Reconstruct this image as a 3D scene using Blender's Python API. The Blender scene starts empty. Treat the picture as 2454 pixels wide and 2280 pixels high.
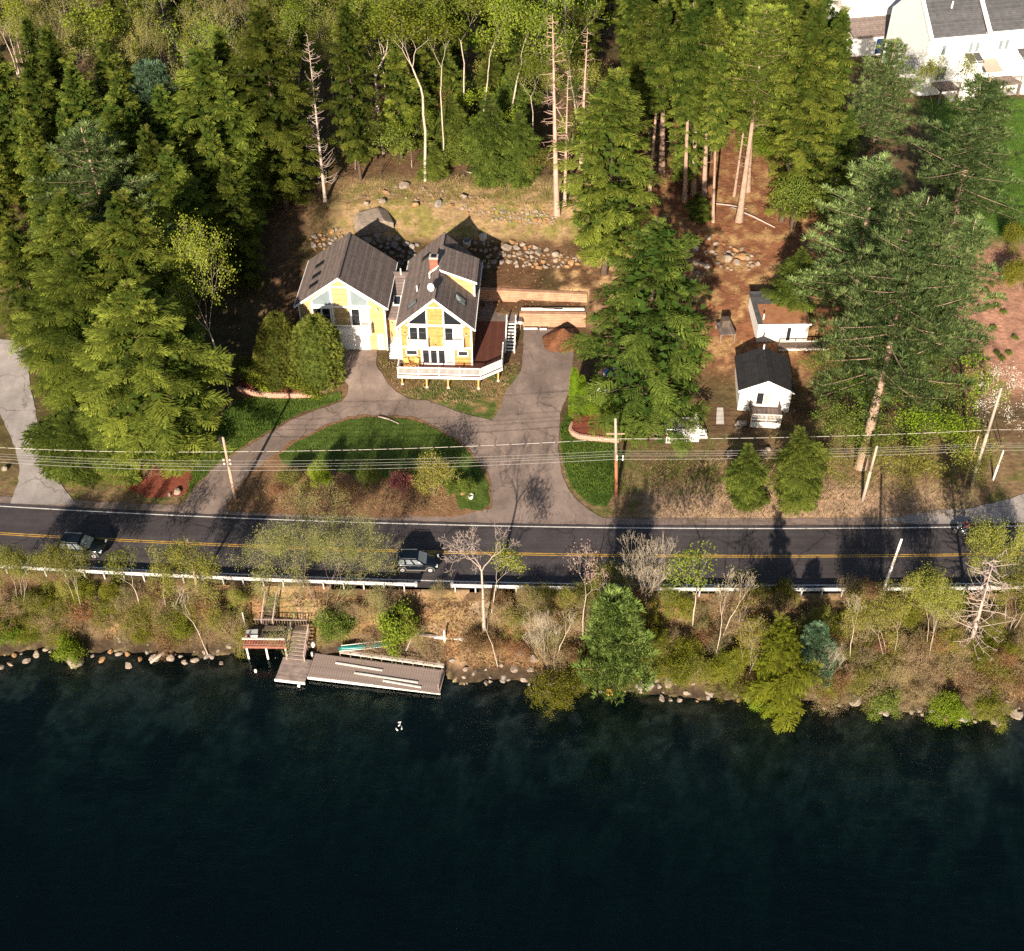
import bpy, math, random
import numpy as np
from mathutils import Vector, Matrix
from mathutils.geometry import delaunay_2d_cdt

sc = bpy.context.scene
COL = sc.collection
R = math.radians

# ------------------------------------------------------------------ camera
F, CU, CV, TH, CH = 2821.0, 1227.0, 1140.0, R(41.3), 81.0
cam = bpy.data.cameras.new("camera")
cam.sensor_fit = 'HORIZONTAL'
cam.sensor_width = 36.0
cam.lens = 36.0 * F / 2454.0
cam.clip_start = 1.0
cam.clip_end = 2000.0
camo = bpy.data.objects.new("camera", cam)
COL.objects.link(camo)
camo.location = (0, 0, CH)
camo.rotation_euler = (R(90) - TH, 0, 0)
sc.camera = camo

# ------------------------------------------------------------------ light
SUN_EL, SUN_AZ = R(20.0), R(12.0)          # shadows run 12 degrees to the right of straight away
w = bpy.data.worlds.new("World")
sc.world = w
w.use_nodes = True
nt = w.node_tree
nt.nodes.clear()
sky = nt.nodes.new('ShaderNodeTexSky')
sky.sky_type = 'NISHITA'
sky.sun_disc = False
sky.sun_elevation = SUN_EL
sky.sun_rotation = math.pi + SUN_AZ
bg = nt.nodes.new('ShaderNodeBackground')
bg.inputs['Strength'].default_value = 0.055
wo = nt.nodes.new('ShaderNodeOutputWorld')
nt.links.new(sky.outputs[0], bg.inputs[0])
nt.links.new(bg.outputs[0], wo.inputs[0])
sun = bpy.data.lights.new("sun", 'SUN')
sun.energy = 5.0
sun.angle = R(0.53)
sun.color = (1.0, 0.87, 0.70)
suno = bpy.data.objects.new("sun", sun)
COL.objects.link(suno)
_d = Vector((math.sin(SUN_AZ) * math.cos(SUN_EL), math.cos(SUN_AZ) * math.cos(SUN_EL), -math.sin(SUN_EL)))
suno.rotation_euler = _d.to_track_quat('-Z', 'Y').to_euler()
sc.view_settings.view_transform = 'Standard'
sc.view_settings.look = 'None'
sc.view_settings.exposure = 1.25
sc.view_settings.gamma = 1.0
sc.cycles.use_denoising = False
sc.cycles.sample_clamp_indirect = 1.5
sc.cycles.max_bounces = 5
sc.cycles.transparent_max_bounces = 8

# ------------------------------------------------------------------ survey: picture position -> place on the land
_c, _s = math.cos(TH), math.sin(TH)
S = 2454.0 / 1989.0
def at(u, v, z=0.0):
    a = (u - CU) / F
    b = -(v - CV) / F
    dy, dz = _c + b * _s, -_s + b * _c
    t = (z - CH) / dz
    return (t * a, t * dy, z)
def depth(y, z):
    return y * _c + (CH - z) * _s
def zat(u, v, y):
    lo, hi = -20.0, 90.0
    for _ in range(50):
        m = (lo + hi) / 2
        if at(u, v, m)[1] > y: lo = m
        else: hi = m
    return at(u, v, m)

# ------------------------------------------------------------------ land shape
def vnoise(x, y, seed=0):
    x = np.asarray(x, float); y = np.asarray(y, float)
    xi = np.floor(x).astype(np.int64); yi = np.floor(y).astype(np.int64)
    fx = x - xi; fy = y - yi
    fx = fx * fx * (3 - 2 * fx); fy = fy * fy * (3 - 2 * fy)
    def h(a, b):
        n = (a * 374761393 + b * 668265263 + seed * 1442695041) & 0x7fffffff
        n = ((n ^ (n >> 13)) * 1274126177) & 0x7fffffff
        return ((n ^ (n >> 16)) & 0xffff) / 65535.0
    return (h(xi, yi) * (1 - fx) + h(xi + 1, yi) * fx) * (1 - fy) + (h(xi, yi + 1) * (1 - fx) + h(xi + 1, yi + 1) * fx) * fy
def fbm(x, y, seed=0):
    return vnoise(x, y, seed) * .55 + vnoise(x * 2.1, y * 2.1, seed + 7) * .3 + vnoise(x * 4.3, y * 4.3, seed + 13) * .15

def yr(x):
    x = np.clip(x, -140, 140)
    return 0.00056 * x * x - 0.0275 * x + 80.67
WATER = -4.2
_sh = [(-300, 1570), (0, 1574), (60, 1560), (130, 1550), (180, 1566), (260, 1560), (400, 1562), (480, 1574), (560, 1572), (600, 1585), (640, 1575), (760, 1572), (900, 1578), (1045, 1590), (1075, 1626),
       (1110, 1636), (1200, 1624), (1260, 1630), (1310, 1645), (1400, 1640), (1500, 1656), (1600, 1668), (1690, 1676), (1780, 1672),
       (1860, 1688), (1960, 1682), (2060, 1680), (2130, 1702), (2220, 1706), (2300, 1722), (2380, 1726), (2454, 1708), (2800, 1725)]
_shw = sorted([at(u, v, WATER)[:2] for u, v in _sh])
SHX = np.array([p[0] for p in _shw]); SHY = np.array([p[1] for p in _shw])
def ysh(x):
    return np.interp(x, SHX, SHY) + (fbm(np.asarray(x, float) * .8, 0 * np.asarray(x, float), 5) - .5) * 1.0
MY = ([60, 86, 104, 112, 116.8, 121, 126, 129.5, 135, 140, 160, 200, 300], [0, 0, 1.0, 1.4, 1.6, 4.3, 5.0, 6.0, 8.2, 9.0, 10.2, 12.5, 17])
RY = ([60, 86, 92, 104, 112, 120, 135, 150, 170, 300], [0, 0, .7, 1.6, 3.1, 4.4, 6.0, 7.0, 8.0, 10])
LY = ([60, 87, 105, 120, 138, 160, 200, 300], [0, 0, 1.2, 3.0, 7.0, 9.5, 12.5, 17])
def sstep(a, b, x):
    t = np.clip((x - a) / (b - a), 0, 1)
    return t * t * (3 - 2 * t)
def terr(x, y):
    x = np.asarray(x, float); y = np.asarray(y, float)
    r = yr(x); t = y - r
    ys = y - (r - 80.67) * np.clip((120 - y) / 34, 0, 1)
    m = np.interp(ys, *MY); rr = np.interp(ys, *RY); l = np.interp(ys, *LY)
    # stepped yard behind the two timber walls
    inw = (x > -4.3) & (x < 9.3)
    yu = 121.55 - (x + 4.2) * 0.083
    st = np.where(y < 117.92, np.minimum(m, 1.55), np.where(y < yu, 3.25 - .35 * (x < .8), np.maximum(4.32, np.interp(y, [121, 126, 129.5, 135, 140, 160, 200, 300], [4.32, 5, 6, 8.2, 9, 10.2, 12.5, 17]))))
    m = np.where(inw, st, m)
    # level pad before the garage
    pad = sstep(-10.5, -13.0, x) * sstep(-27, -23, x) * sstep(103, 109, y) * (y < 122)
    m = m * (1 - pad) + pad * np.maximum(2.15, 0)
    bx = sstep(10, 22, x)
    lx = sstep(-26, -34, x)
    z = m * (1 - bx) * (1 - lx) + rr * bx + l * lx
    rough = 0.05 + .45 * sstep(128, 134, y) + .15 * sstep(-34, -45, x)
    z = z + (fbm(x * .35, y * .35, 3) - .5) * rough * sstep(5.5, 9, t)
    # lake side
    s0 = ysh(x); g = r - 5.3
    f = np.clip((y - s0) / np.maximum(g - s0, .5), 0, 1)
    zb = WATER - .05 + 3.95 * (.16 * sstep(0, .09, f) + .84 * f) + (fbm(x * .5, y * .5, 9) - .5) * .7 * sstep(0, .15, f) * sstep(1, .8, f)
    d = np.minimum(y - s0, 0)
    zl = WATER - .05 + .22 * d + .16 * np.minimum(d + 5, 0) + (fbm(x * .6, y * .6, 11) - .5) * np.clip(-d, 0, 1) * .6
    zl = np.maximum(zl, -16)
    zb = np.where(y < s0, zl, zb)
    cut = sstep(-26.2, -25.0, x) * sstep(-17.6, -18.6, x) * sstep(69.6, 70.6, y) * sstep(75.4, 73.8, y)
    zb = zb - 1.5 * cut * (zb > WATER - .1)
    z = np.where(t < -5.3, zb, np.where(t < 5.2, -.02, z))
    return z
_gx = np.arange(-150, 150.1, .3); _gy = np.arange(5, 331, .3)
_GZ = terr(*np.meshgrid(_gx, _gy)).tolist()
def tz(x, y):
    i = min(max((x + 150) / .3, 0), len(_gx) - 2); j = min(max((y - 5) / .3, 0), len(_gy) - 2)
    a, b = int(i), int(j); i -= a; j -= b
    return (_GZ[b][a] * (1 - i) + _GZ[b][a + 1] * i) * (1 - j) + (_GZ[b + 1][a] * (1 - i) + _GZ[b + 1][a + 1] * i) * j
def hit(u, v):
    z = 0.0
    for _ in range(30):
        p = at(u, v, z); z += .6 * (tz(p[0], p[1]) - z)
    p = at(u, v, z)
    return (p[0], p[1], tz(p[0], p[1]))
def oh(u, v): return hit(u * S, v * S)
def oat(u, v, z): return at(u * S, v * S, z)

# ------------------------------------------------------------------ materials
MATS = {}
def nmat(name):
    m = bpy.data.materials.new(name); m.use_nodes = True
    MATS[name] = m
    return m, m.node_tree, m.node_tree.nodes['Principled BSDF']
def mat(name, col, rough=.7, var=.25, scale=3.0, bump=0.0, bscale=None, metallic=0.0, spec=.4, col2=None, stripes=None, detail=5.0, coat=0.0, attr=False):
    """Principled with noise variation; stripes=(axis, spacing, depth) adds grooves; attr multiplies a colour attribute."""
    m, t, b = nmat(name)
    N, L = t.nodes, t.links
    tc = N.new('ShaderNodeTexCoord')
    no = N.new('ShaderNodeTexNoise'); no.inputs['Scale'].default_value = scale; no.inputs['Detail'].default_value = detail
    no.inputs['Roughness'].default_value = .65
    L.new(tc.outputs['Object'], no.inputs['Vector'])
    cr = N.new('ShaderNodeValToRGB')
    c2 = col2 or tuple(min(1, c * (1 + var)) for c in col)
    c1 = tuple(c * (1 - var) for c in col) if not col2 else col
    cr.color_ramp.elements[0].position = .3; cr.color_ramp.elements[1].position = .7
    cr.color_ramp.elements[0].color = (*c1, 1); cr.color_ramp.elements[1].color = (*c2, 1)
    L.new(no.outputs['Fac'], cr.inputs['Fac'])
    out = cr.outputs['Color']
    if attr:
        a = N.new('ShaderNodeAttribute'); a.attribute_name = 'col'
        mx = N.new('ShaderNodeMix'); mx.data_type = 'RGBA'; mx.blend_type = 'MULTIPLY'; mx.inputs[0].default_value = 1
        L.new(out, mx.inputs[6]); L.new(a.outputs['Color'], mx.inputs[7]); out = mx.outputs[2]
    h = None
    if stripes:
        ax, sp, dep = stripes
        sep = N.new('ShaderNodeSeparateXYZ'); L.new(tc.outputs['Object'], sep.inputs[0])
        di = N.new('ShaderNodeMath'); di.operation = 'DIVIDE'; di.inputs[1].default_value = sp
        L.new(sep.outputs['XYZ'.index(ax)], di.inputs[0])
        fr = N.new('ShaderNodeMath'); fr.operation = 'FRACT'; L.new(di.outputs[0], fr.inputs[0])
        gt = N.new('ShaderNodeMath'); gt.operation = 'GREATER_THAN'; gt.inputs[1].default_value = .16; L.new(fr.outputs[0], gt.inputs[0])
        fl = N.new('ShaderNodeMath'); fl.operation = 'FLOOR'; L.new(di.outputs[0], fl.inputs[0])
        wn = N.new('ShaderNodeTexWhiteNoise'); wn.noise_dimensions = '1D'; L.new(fl.outputs[0], wn.inputs['W'])
        mr = N.new('ShaderNodeMapRange'); mr.inputs[3].default_value = .8; mr.inputs[4].default_value = 1.15; L.new(wn.outputs['Value'], mr.inputs[0])
        mg = N.new('ShaderNodeMapRange'); mg.inputs[3].default_value = 1 - dep; mg.inputs[4].default_value = 1; L.new(gt.outputs[0], mg.inputs[0])
        mm = N.new('ShaderNodeMath'); mm.operation = 'MULTIPLY'; L.new(mr.outputs[0], mm.inputs[0]); L.new(mg.outputs[0], mm.inputs[1])
        vm = N.new('ShaderNodeVectorMath'); vm.operation = 'SCALE'; L.new(out, vm.inputs[0]); L.new(mm.outputs[0], vm.inputs['Scale'])
        out = vm.outputs[0]; h = gt.outputs[0]
    L.new(out, b.inputs['Base Color'])
    b.inputs['Roughness'].default_value = rough
    b.inputs['Metallic'].default_value = metallic
    b.inputs['Specular IOR Level'].default_value = spec
    b.inputs['Coat Weight'].default_value = coat
    if bump or h is not None:
        bn = N.new('ShaderNodeTexNoise'); bn.inputs['Scale'].default_value = bscale or scale * 4; bn.inputs['Detail'].default_value = 6
        L.new(tc.outputs['Object'], bn.inputs['Vector'])
        bp = N.new('ShaderNodeBump'); bp.inputs['Strength'].default_value = min(1, bump) if bump else .4; bp.inputs['Distance'].default_value = .12 if bump else .02
        if h is not None and not bump: L.new(h, bp.inputs['Height'])
        else: L.new(bn.outputs['Fac'], bp.inputs['Height'])
        L.new(bp.outputs[0], b.inputs['Normal'])
    return m
def leafmat(name, c1, c2, trans=.25, rnd=.33):
    m = bpy.data.materials.new(name); m.use_nodes = True; MATS[name] = m
    t = m.node_tree; N, L = t.nodes, t.links; N.clear()
    a = N.new('ShaderNodeAttribute'); a.attribute_name = 'tint'
    mx = N.new('ShaderNodeMix'); mx.data_type = 'RGBA'
    mx.inputs[6].default_value = (*c1, 1); mx.inputs[7].default_value = (*c2, 1)
    L.new(a.outputs['Fac'], mx.inputs[0])
    oi = N.new('ShaderNodeObjectInfo')
    hs = N.new('ShaderNodeHueSaturation')
    mr = N.new('ShaderNodeMapRange'); mr.inputs[3].default_value = 1 - rnd; mr.inputs[4].default_value = 1 + rnd
    L.new(oi.outputs['Random'], mr.inputs[0]); L.new(mr.outputs[0], hs.inputs['Value'])
    m2 = N.new('ShaderNodeMath'); m2.operation = 'MULTIPLY'; m2.inputs[1].default_value = 7.31; L.new(oi.outputs['Random'], m2.inputs[0])
    m3 = N.new('ShaderNodeMath'); m3.operation = 'FRACT'; L.new(m2.outputs[0], m3.inputs[0])
    mh = N.new('ShaderNodeMapRange'); mh.inputs[3].default_value = .488; mh.inputs[4].default_value = .512
    L.new(m3.outputs[0], mh.inputs[0]); L.new(mh.outputs[0], hs.inputs['Hue'])
    L.new(mx.outputs[2], hs.inputs['Color'])
    d = N.new('ShaderNodeBsdfDiffuse'); tr = N.new('ShaderNodeBsdfTranslucent'); mi = N.new('ShaderNodeMixShader'); mi.inputs[0].default_value = trans
    L.new(hs.outputs[0], d.inputs[0]); L.new(hs.outputs[0], tr.inputs[0])
    L.new(d.outputs[0], mi.inputs[1]); L.new(tr.outputs[0], mi.inputs[2])
    o = N.new('ShaderNodeOutputMaterial'); L.new(mi.outputs[0], o.inputs[0])
    return m

mat('ground', (1, 1, 1), .95, .3, .9, .9, 2.2, spec=.1, attr=True, detail=9)
mat('bank_ground', (1, 1, 1), .95, .45, 1.6, 1.0, 3.0, spec=.1, attr=True, detail=10)
mat('asphalt', (.062, .053, .056), .85, .28, .35, .25, 30, spec=.3, detail=8)
mat('old_asphalt', (.235, .178, .152), .9, .22, .45, .3, 20, spec=.2, detail=9)
mat('grey_asphalt', (.30, .265, .25), .9, .18, .4, .3, 20, spec=.2, detail=9)
mat('shoulder', (.22, .165, .14), .95, .3, 1.2, .4, 12, spec=.1, detail=9)
mat('line_white', (.72, .68, .64), .6, .12, 2.5)
mat('line_yellow', (.62, .36, .06), .6, .15, 2.5)
mat('lawn', (.042, .078, .013), .95, .1, 1.1, 1.0, 9, spec=.1, col2=(.105, .145, .03), detail=9)
mat('soil', (.20, .115, .062), .95, .3, 1.4, .8, 6, spec=.1, detail=9)
mat('mulch', (.20, .060, .038), .95, .3, 2.5, .9, 9, spec=.1, detail=9)
mat('white', (.80, .79, .76), .55, .06, 1.0)
mat('white_old', (.66, .62, .56), .7, .2, 1.3)
mat('yellow_shingle', (.44, .235, .075), .75, .22, 2.2, stripes=('Z', .2, .28))
mat('yellow_clapboard', (.46, .325, .15), .7, .06, 1.0, stripes=('Z', .17, .28))
mat('shingle', (.19, .148, .132), .9, .25, 2.4, stripes=('Z', .16, .35), spec=.2)
mat('shingle_black', (.030, .029, .031), .9, .3, 1.6, stripes=('Z', .16, .2), spec=.2)
mat('shingle_grey', (.085, .085, .09), .9, .25, 1.6, stripes=('Z', .2, .3), spec=.2)
mat('needle_roof', (.24, .095, .04), .95, .35, 1.5, .5, 8, col2=(.36, .17, .085))
mat('brick', (.34, .10, .065), .85, .3, 6, stripes=('Z', .08, .3))
mat('concrete', (.48, .44, .40), .9, .15, 2, .2, 8)
mat('foundation', (.62, .58, .52), .9, .1, 2)
mat('deck_red', (.115, .038, .024), .75, .12, 1.5, stripes=('X', .15, .45))
mat('deck_grey', (.19, .145, .125), .9, .3, 1.2, stripes=('X', .15, .3))
mat('wood_post', (.52, .30, .10), .85, .15, 3)
mat('timber', (.40, .215, .135), .9, .3, 1.0, .15, 6)
mat('block', (.42, .235, .175), .9, .22, 2.0, .2, 9)
mat('pole_wood', (.36, .25, .18), .9, .25, 1.5, .2, 10)
mat('pole_pale', (.33, .28, .23), .9, .2, 1.0, .2, 10)
mat('pole_red', (.30, .11, .06), .9, .25, 1.5, .2, 10)
mat('dock_wood', (.27, .205, .18), .9, .35, 1.3, .15, 8)
mat('dock_dark', (.10, .072, .055), .9, .3, 1.4)
mat('dock_red', (.22, .085, .058), .85, .3, 1.6)
mat('galv', (.58, .57, .55), .45, .12, 1.5, metallic=.35)
mat('wire', (.30, .28, .26), .6, .1, 1)
mat('wire_dash', (.55, .5, .45), .6, .1, 1, stripes=('X', 1.5, .8))
mat('glass', (.016, .018, .022), .06, .2, .6, spec=.9)
mat('car_glass', (.30, .34, .37), .05, .2, .6, spec=.9, metallic=.45)
mat('glass_pale', (.20, .245, .26), .08, .2, .5, spec=.9)
mat('blind', (.42, .37, .33), .4, .1, 2, spec=.8)
mat('black', (.012, .012, .013), .5, .2, 3)
mat('dark_metal', (.045, .045, .05), .4, .2, 4, metallic=.5)
mat('chrome', (.75, .75, .75), .2, .05, 3, metallic=.9)
mat('rim', (.62, .60, .60), .35, .1, 6, metallic=.5)
mat('tyre', (.016, .015, .015), .85, .2, 5)
mat('cladding', (.11, .10, .095), .7, .15, 4)
mat('paint_dark', (.004, .007, .012), .14, .15, 1, spec=.28, coat=.1)
mat('paint_silverdark', (.010, .014, .016), .14, .15, 1, spec=.3, coat=.12)
mat('paint_white', (.78, .78, .78), .3, .05, 1, spec=.5, coat=.8)
mat('paint_blue', (.015, .03, .10), .25, .1, 1, spec=.6, coat=1.0)
mat('red_lamp', (.35, .01, .01), .25, .1, 3)
mat('clear_lamp', (.7, .72, .75), .15, .1, 3, spec=.8)
mat('canoe', (.004, .115, .105), .4, .15, 1.5, spec=.5)
mat('leather', (.02, .018, .018), .6, .2, 5)
mat('denim', (.03, .045, .09), .9, .2, 6)
mat('red_cloth', (.20, .04, .04), .85, .2, 4)
mat('skin', (.45, .25, .17), .6, .05, 5)
mat('rock', (.16, .125, .10), .95, .3, 1.3, .6, 5, spec=.1, col2=(.34, .275, .22), detail=8)
mat('rock_orange', (.20, .11, .055), .95, .3, 1.6, .6, 5, spec=.1, col2=(.36, .22, .11), detail=8)
mat('rock_grey', (.15, .13, .12), .95, .3, 1.6, .6, 5, spec=.1, col2=(.30, .26, .23), detail=8)
mat('bark', (.085, .06, .045), .95, .3, 2.0, .5, 8, spec=.1)
mat('bark_pine', (.30, .205, .155), .95, .3, 1.3, .5, 8, spec=.1)
mat('bark_birch', (.42, .35, .285), .9, .3, 1.1, .2, 8, spec=.1)
mat('bark_grey', (.36, .30, .25), .95, .25, 1.5, .4, 8, spec=.1)
mat('bark_dead', (.37, .295, .255), .95, .2, 1.2, .4, 8, spec=.1)
mat('bark_snag', (.40, .27, .215), .95, .28, .6, .4, 8, spec=.1)
mat('twig', (.27, .20, .15), .95, .2, 2, spec=.1)
mat('litter', (.30, .16, .08), .95, .4, 2, spec=.05, col2=(.5, .34, .2))
def wear(name, streak, crack, amount, patch=None):
    """adds drawn-out lane streaks, cracks and patches to a paving or lawn material"""
    t = M_[name].node_tree; N, L = t.nodes, t.links; b = N['Principled BSDF']; src = b.inputs['Base Color'].links[0].from_socket
    tc = N.new('ShaderNodeTexCoord')
    mp = N.new('ShaderNodeMapping'); mp.inputs['Scale'].default_value = streak; L.new(tc.outputs['Object'], mp.inputs[0])
    n1 = N.new('ShaderNodeTexNoise'); n1.inputs['Scale'].default_value = 1; n1.inputs['Detail'].default_value = 6; n1.inputs['Roughness'].default_value = .7; L.new(mp.outputs[0], n1.inputs['Vector'])
    mr = N.new('ShaderNodeMapRange'); mr.inputs[1].default_value = .3; mr.inputs[2].default_value = .7; mr.inputs[3].default_value = 1 - amount; mr.inputs[4].default_value = 1 + amount; L.new(n1.outputs['Fac'], mr.inputs[0])
    fac = mr.outputs[0]
    if crack:
        n2 = N.new('ShaderNodeTexNoise'); n2.inputs['Scale'].default_value = .6; n2.inputs['Detail'].default_value = 5; L.new(tc.outputs['Object'], n2.inputs['Vector'])
        ad = N.new('ShaderNodeMixRGB') if False else N.new('ShaderNodeVectorMath'); ad.operation = 'MULTIPLY_ADD'; L.new(n2.outputs['Color'], ad.inputs[0]); ad.inputs[1].default_value = (2.5, 2.5, 0); L.new(tc.outputs['Object'], ad.inputs[2])
        vo = N.new('ShaderNodeTexVoronoi'); vo.feature = 'DISTANCE_TO_EDGE'; vo.inputs['Scale'].default_value = crack; L.new(ad.outputs[0], vo.inputs['Vector'])
        cm = N.new('ShaderNodeMapRange'); cm.inputs[1].default_value = .0; cm.inputs[2].default_value = .012; cm.inputs[3].default_value = .45; cm.inputs[4].default_value = 1; L.new(vo.outputs['Distance'], cm.inputs[0])
        m2 = N.new('ShaderNodeMath'); m2.operation = 'MULTIPLY'; L.new(fac, m2.inputs[0]); L.new(cm.outputs[0], m2.inputs[1]); fac = m2.outputs[0]
    sc_ = N.new('ShaderNodeVectorMath'); sc_.operation = 'SCALE'; L.new(src, sc_.inputs[0]); L.new(fac, sc_.inputs['Scale']); out = sc_.outputs[0]
    if patch:
        n3 = N.new('ShaderNodeTexNoise'); n3.inputs['Scale'].default_value = patch[1]; n3.inputs['Detail'].default_value = 7; n3.inputs['Roughness'].default_value = .65; L.new(tc.outputs['Object'], n3.inputs['Vector'])
        pr = N.new('ShaderNodeMapRange'); pr.inputs[1].default_value = patch[2]; pr.inputs[2].default_value = patch[2] + .1; pr.inputs[4].default_value = patch[3]; L.new(n3.outputs['Fac'], pr.inputs[0])
        mx = N.new('ShaderNodeMix'); mx.data_type = 'RGBA'; L.new(pr.outputs[0], mx.inputs[0]); L.new(out, mx.inputs[6]); mx.inputs[7].default_value = (*patch[0], 1); out = mx.outputs[2]
    L.new(out, b.inputs['Base Color'])
M_ = MATS
wear('asphalt', (.02, 1.1, 1), .10, .28, ((.03, .027, .03), .22, .60, .7))
wear('old_asphalt', (.5, .16, 1), .22, .25, ((.13, .10, .085), .12, .50, .6))
wear('grey_asphalt', (.5, .16, 1), .2, .2)
wear('shoulder', (.3, 1.5, 1), 0, .3, ((.14, .11, .075), .5, .52, .8))
wear('line_white', (1.5, 1.5, 1), 0, .2, ((.25, .22, .21), 1.6, .56, .7))
wear('line_yellow', (1.5, 1.5, 1), 0, .2, ((.16, .11, .06), 1.2, .52, .8))
wear('lawn', (.5, .5, 1), 0, .3, ((.14, .11, .045), .33, .60, .75))
wear('ground', (1.1, 1.1, 1), 0, .35)
wear('bank_ground', (2.0, 2.0, 1), 0, .4)
wear('shingle', (3, .5, .5), 0, .14)
wear('yellow_shingle', (2.2, 1, .7), 0, .14)
wear('white_old', (2.0, 2.0, .5), 0, .12, ((.30, .22, .15), .7, .58, .6))
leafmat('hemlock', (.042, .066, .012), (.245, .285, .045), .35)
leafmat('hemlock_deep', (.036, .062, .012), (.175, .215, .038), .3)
leafmat('pine', (.070, .120, .042), (.27, .335, .115), .3)
leafmat('pine_light', (.11, .165, .035), (.27, .33, .09), .3)
leafmat('pine_blue', (.055, .105, .055), (.15, .235, .135), .25)
leafmat('spring', (.09, .13, .015), (.24, .27, .035), .35)
leafmat('lime', (.10, .17, .012), (.24, .32, .03), .35)
leafmat('olive', (.13, .145, .024), (.29, .275, .06), .35)
leafmat('gold', (.15, .13, .014), (.31, .25, .03), .35)
leafmat('gold_green', (.11, .13, .012), (.25, .26, .03), .35)
leafmat('rust', (.17, .08, .035), (.31, .18, .08), .3)
leafmat('pinkbud', (.40, .22, .18), (.60, .40, .34), .3)
leafmat('magenta', (.16, .05, .055), (.28, .11, .11), .3)
leafmat('blossom', (.60, .56, .46), (.85, .82, .72), .3, .05)
leafmat('willow', (.20, .23, .07), (.36, .37, .13), .35)
leafmat('green', (.06, .10, .016), (.17, .215, .04), .3)
leafmat('arbor', (.05, .07, .015), (.23, .235, .045), .25)
leafmat('drygrass', (.24, .17, .085), (.44, .34, .18), .3, .1)
leafmat('grassblade', (.04, .085, .012), (.12, .17, .03), .3, .05)
leafmat('deadneedle', (.20, .13, .08), (.34, .24, .16), .2)
M = MATS

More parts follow.
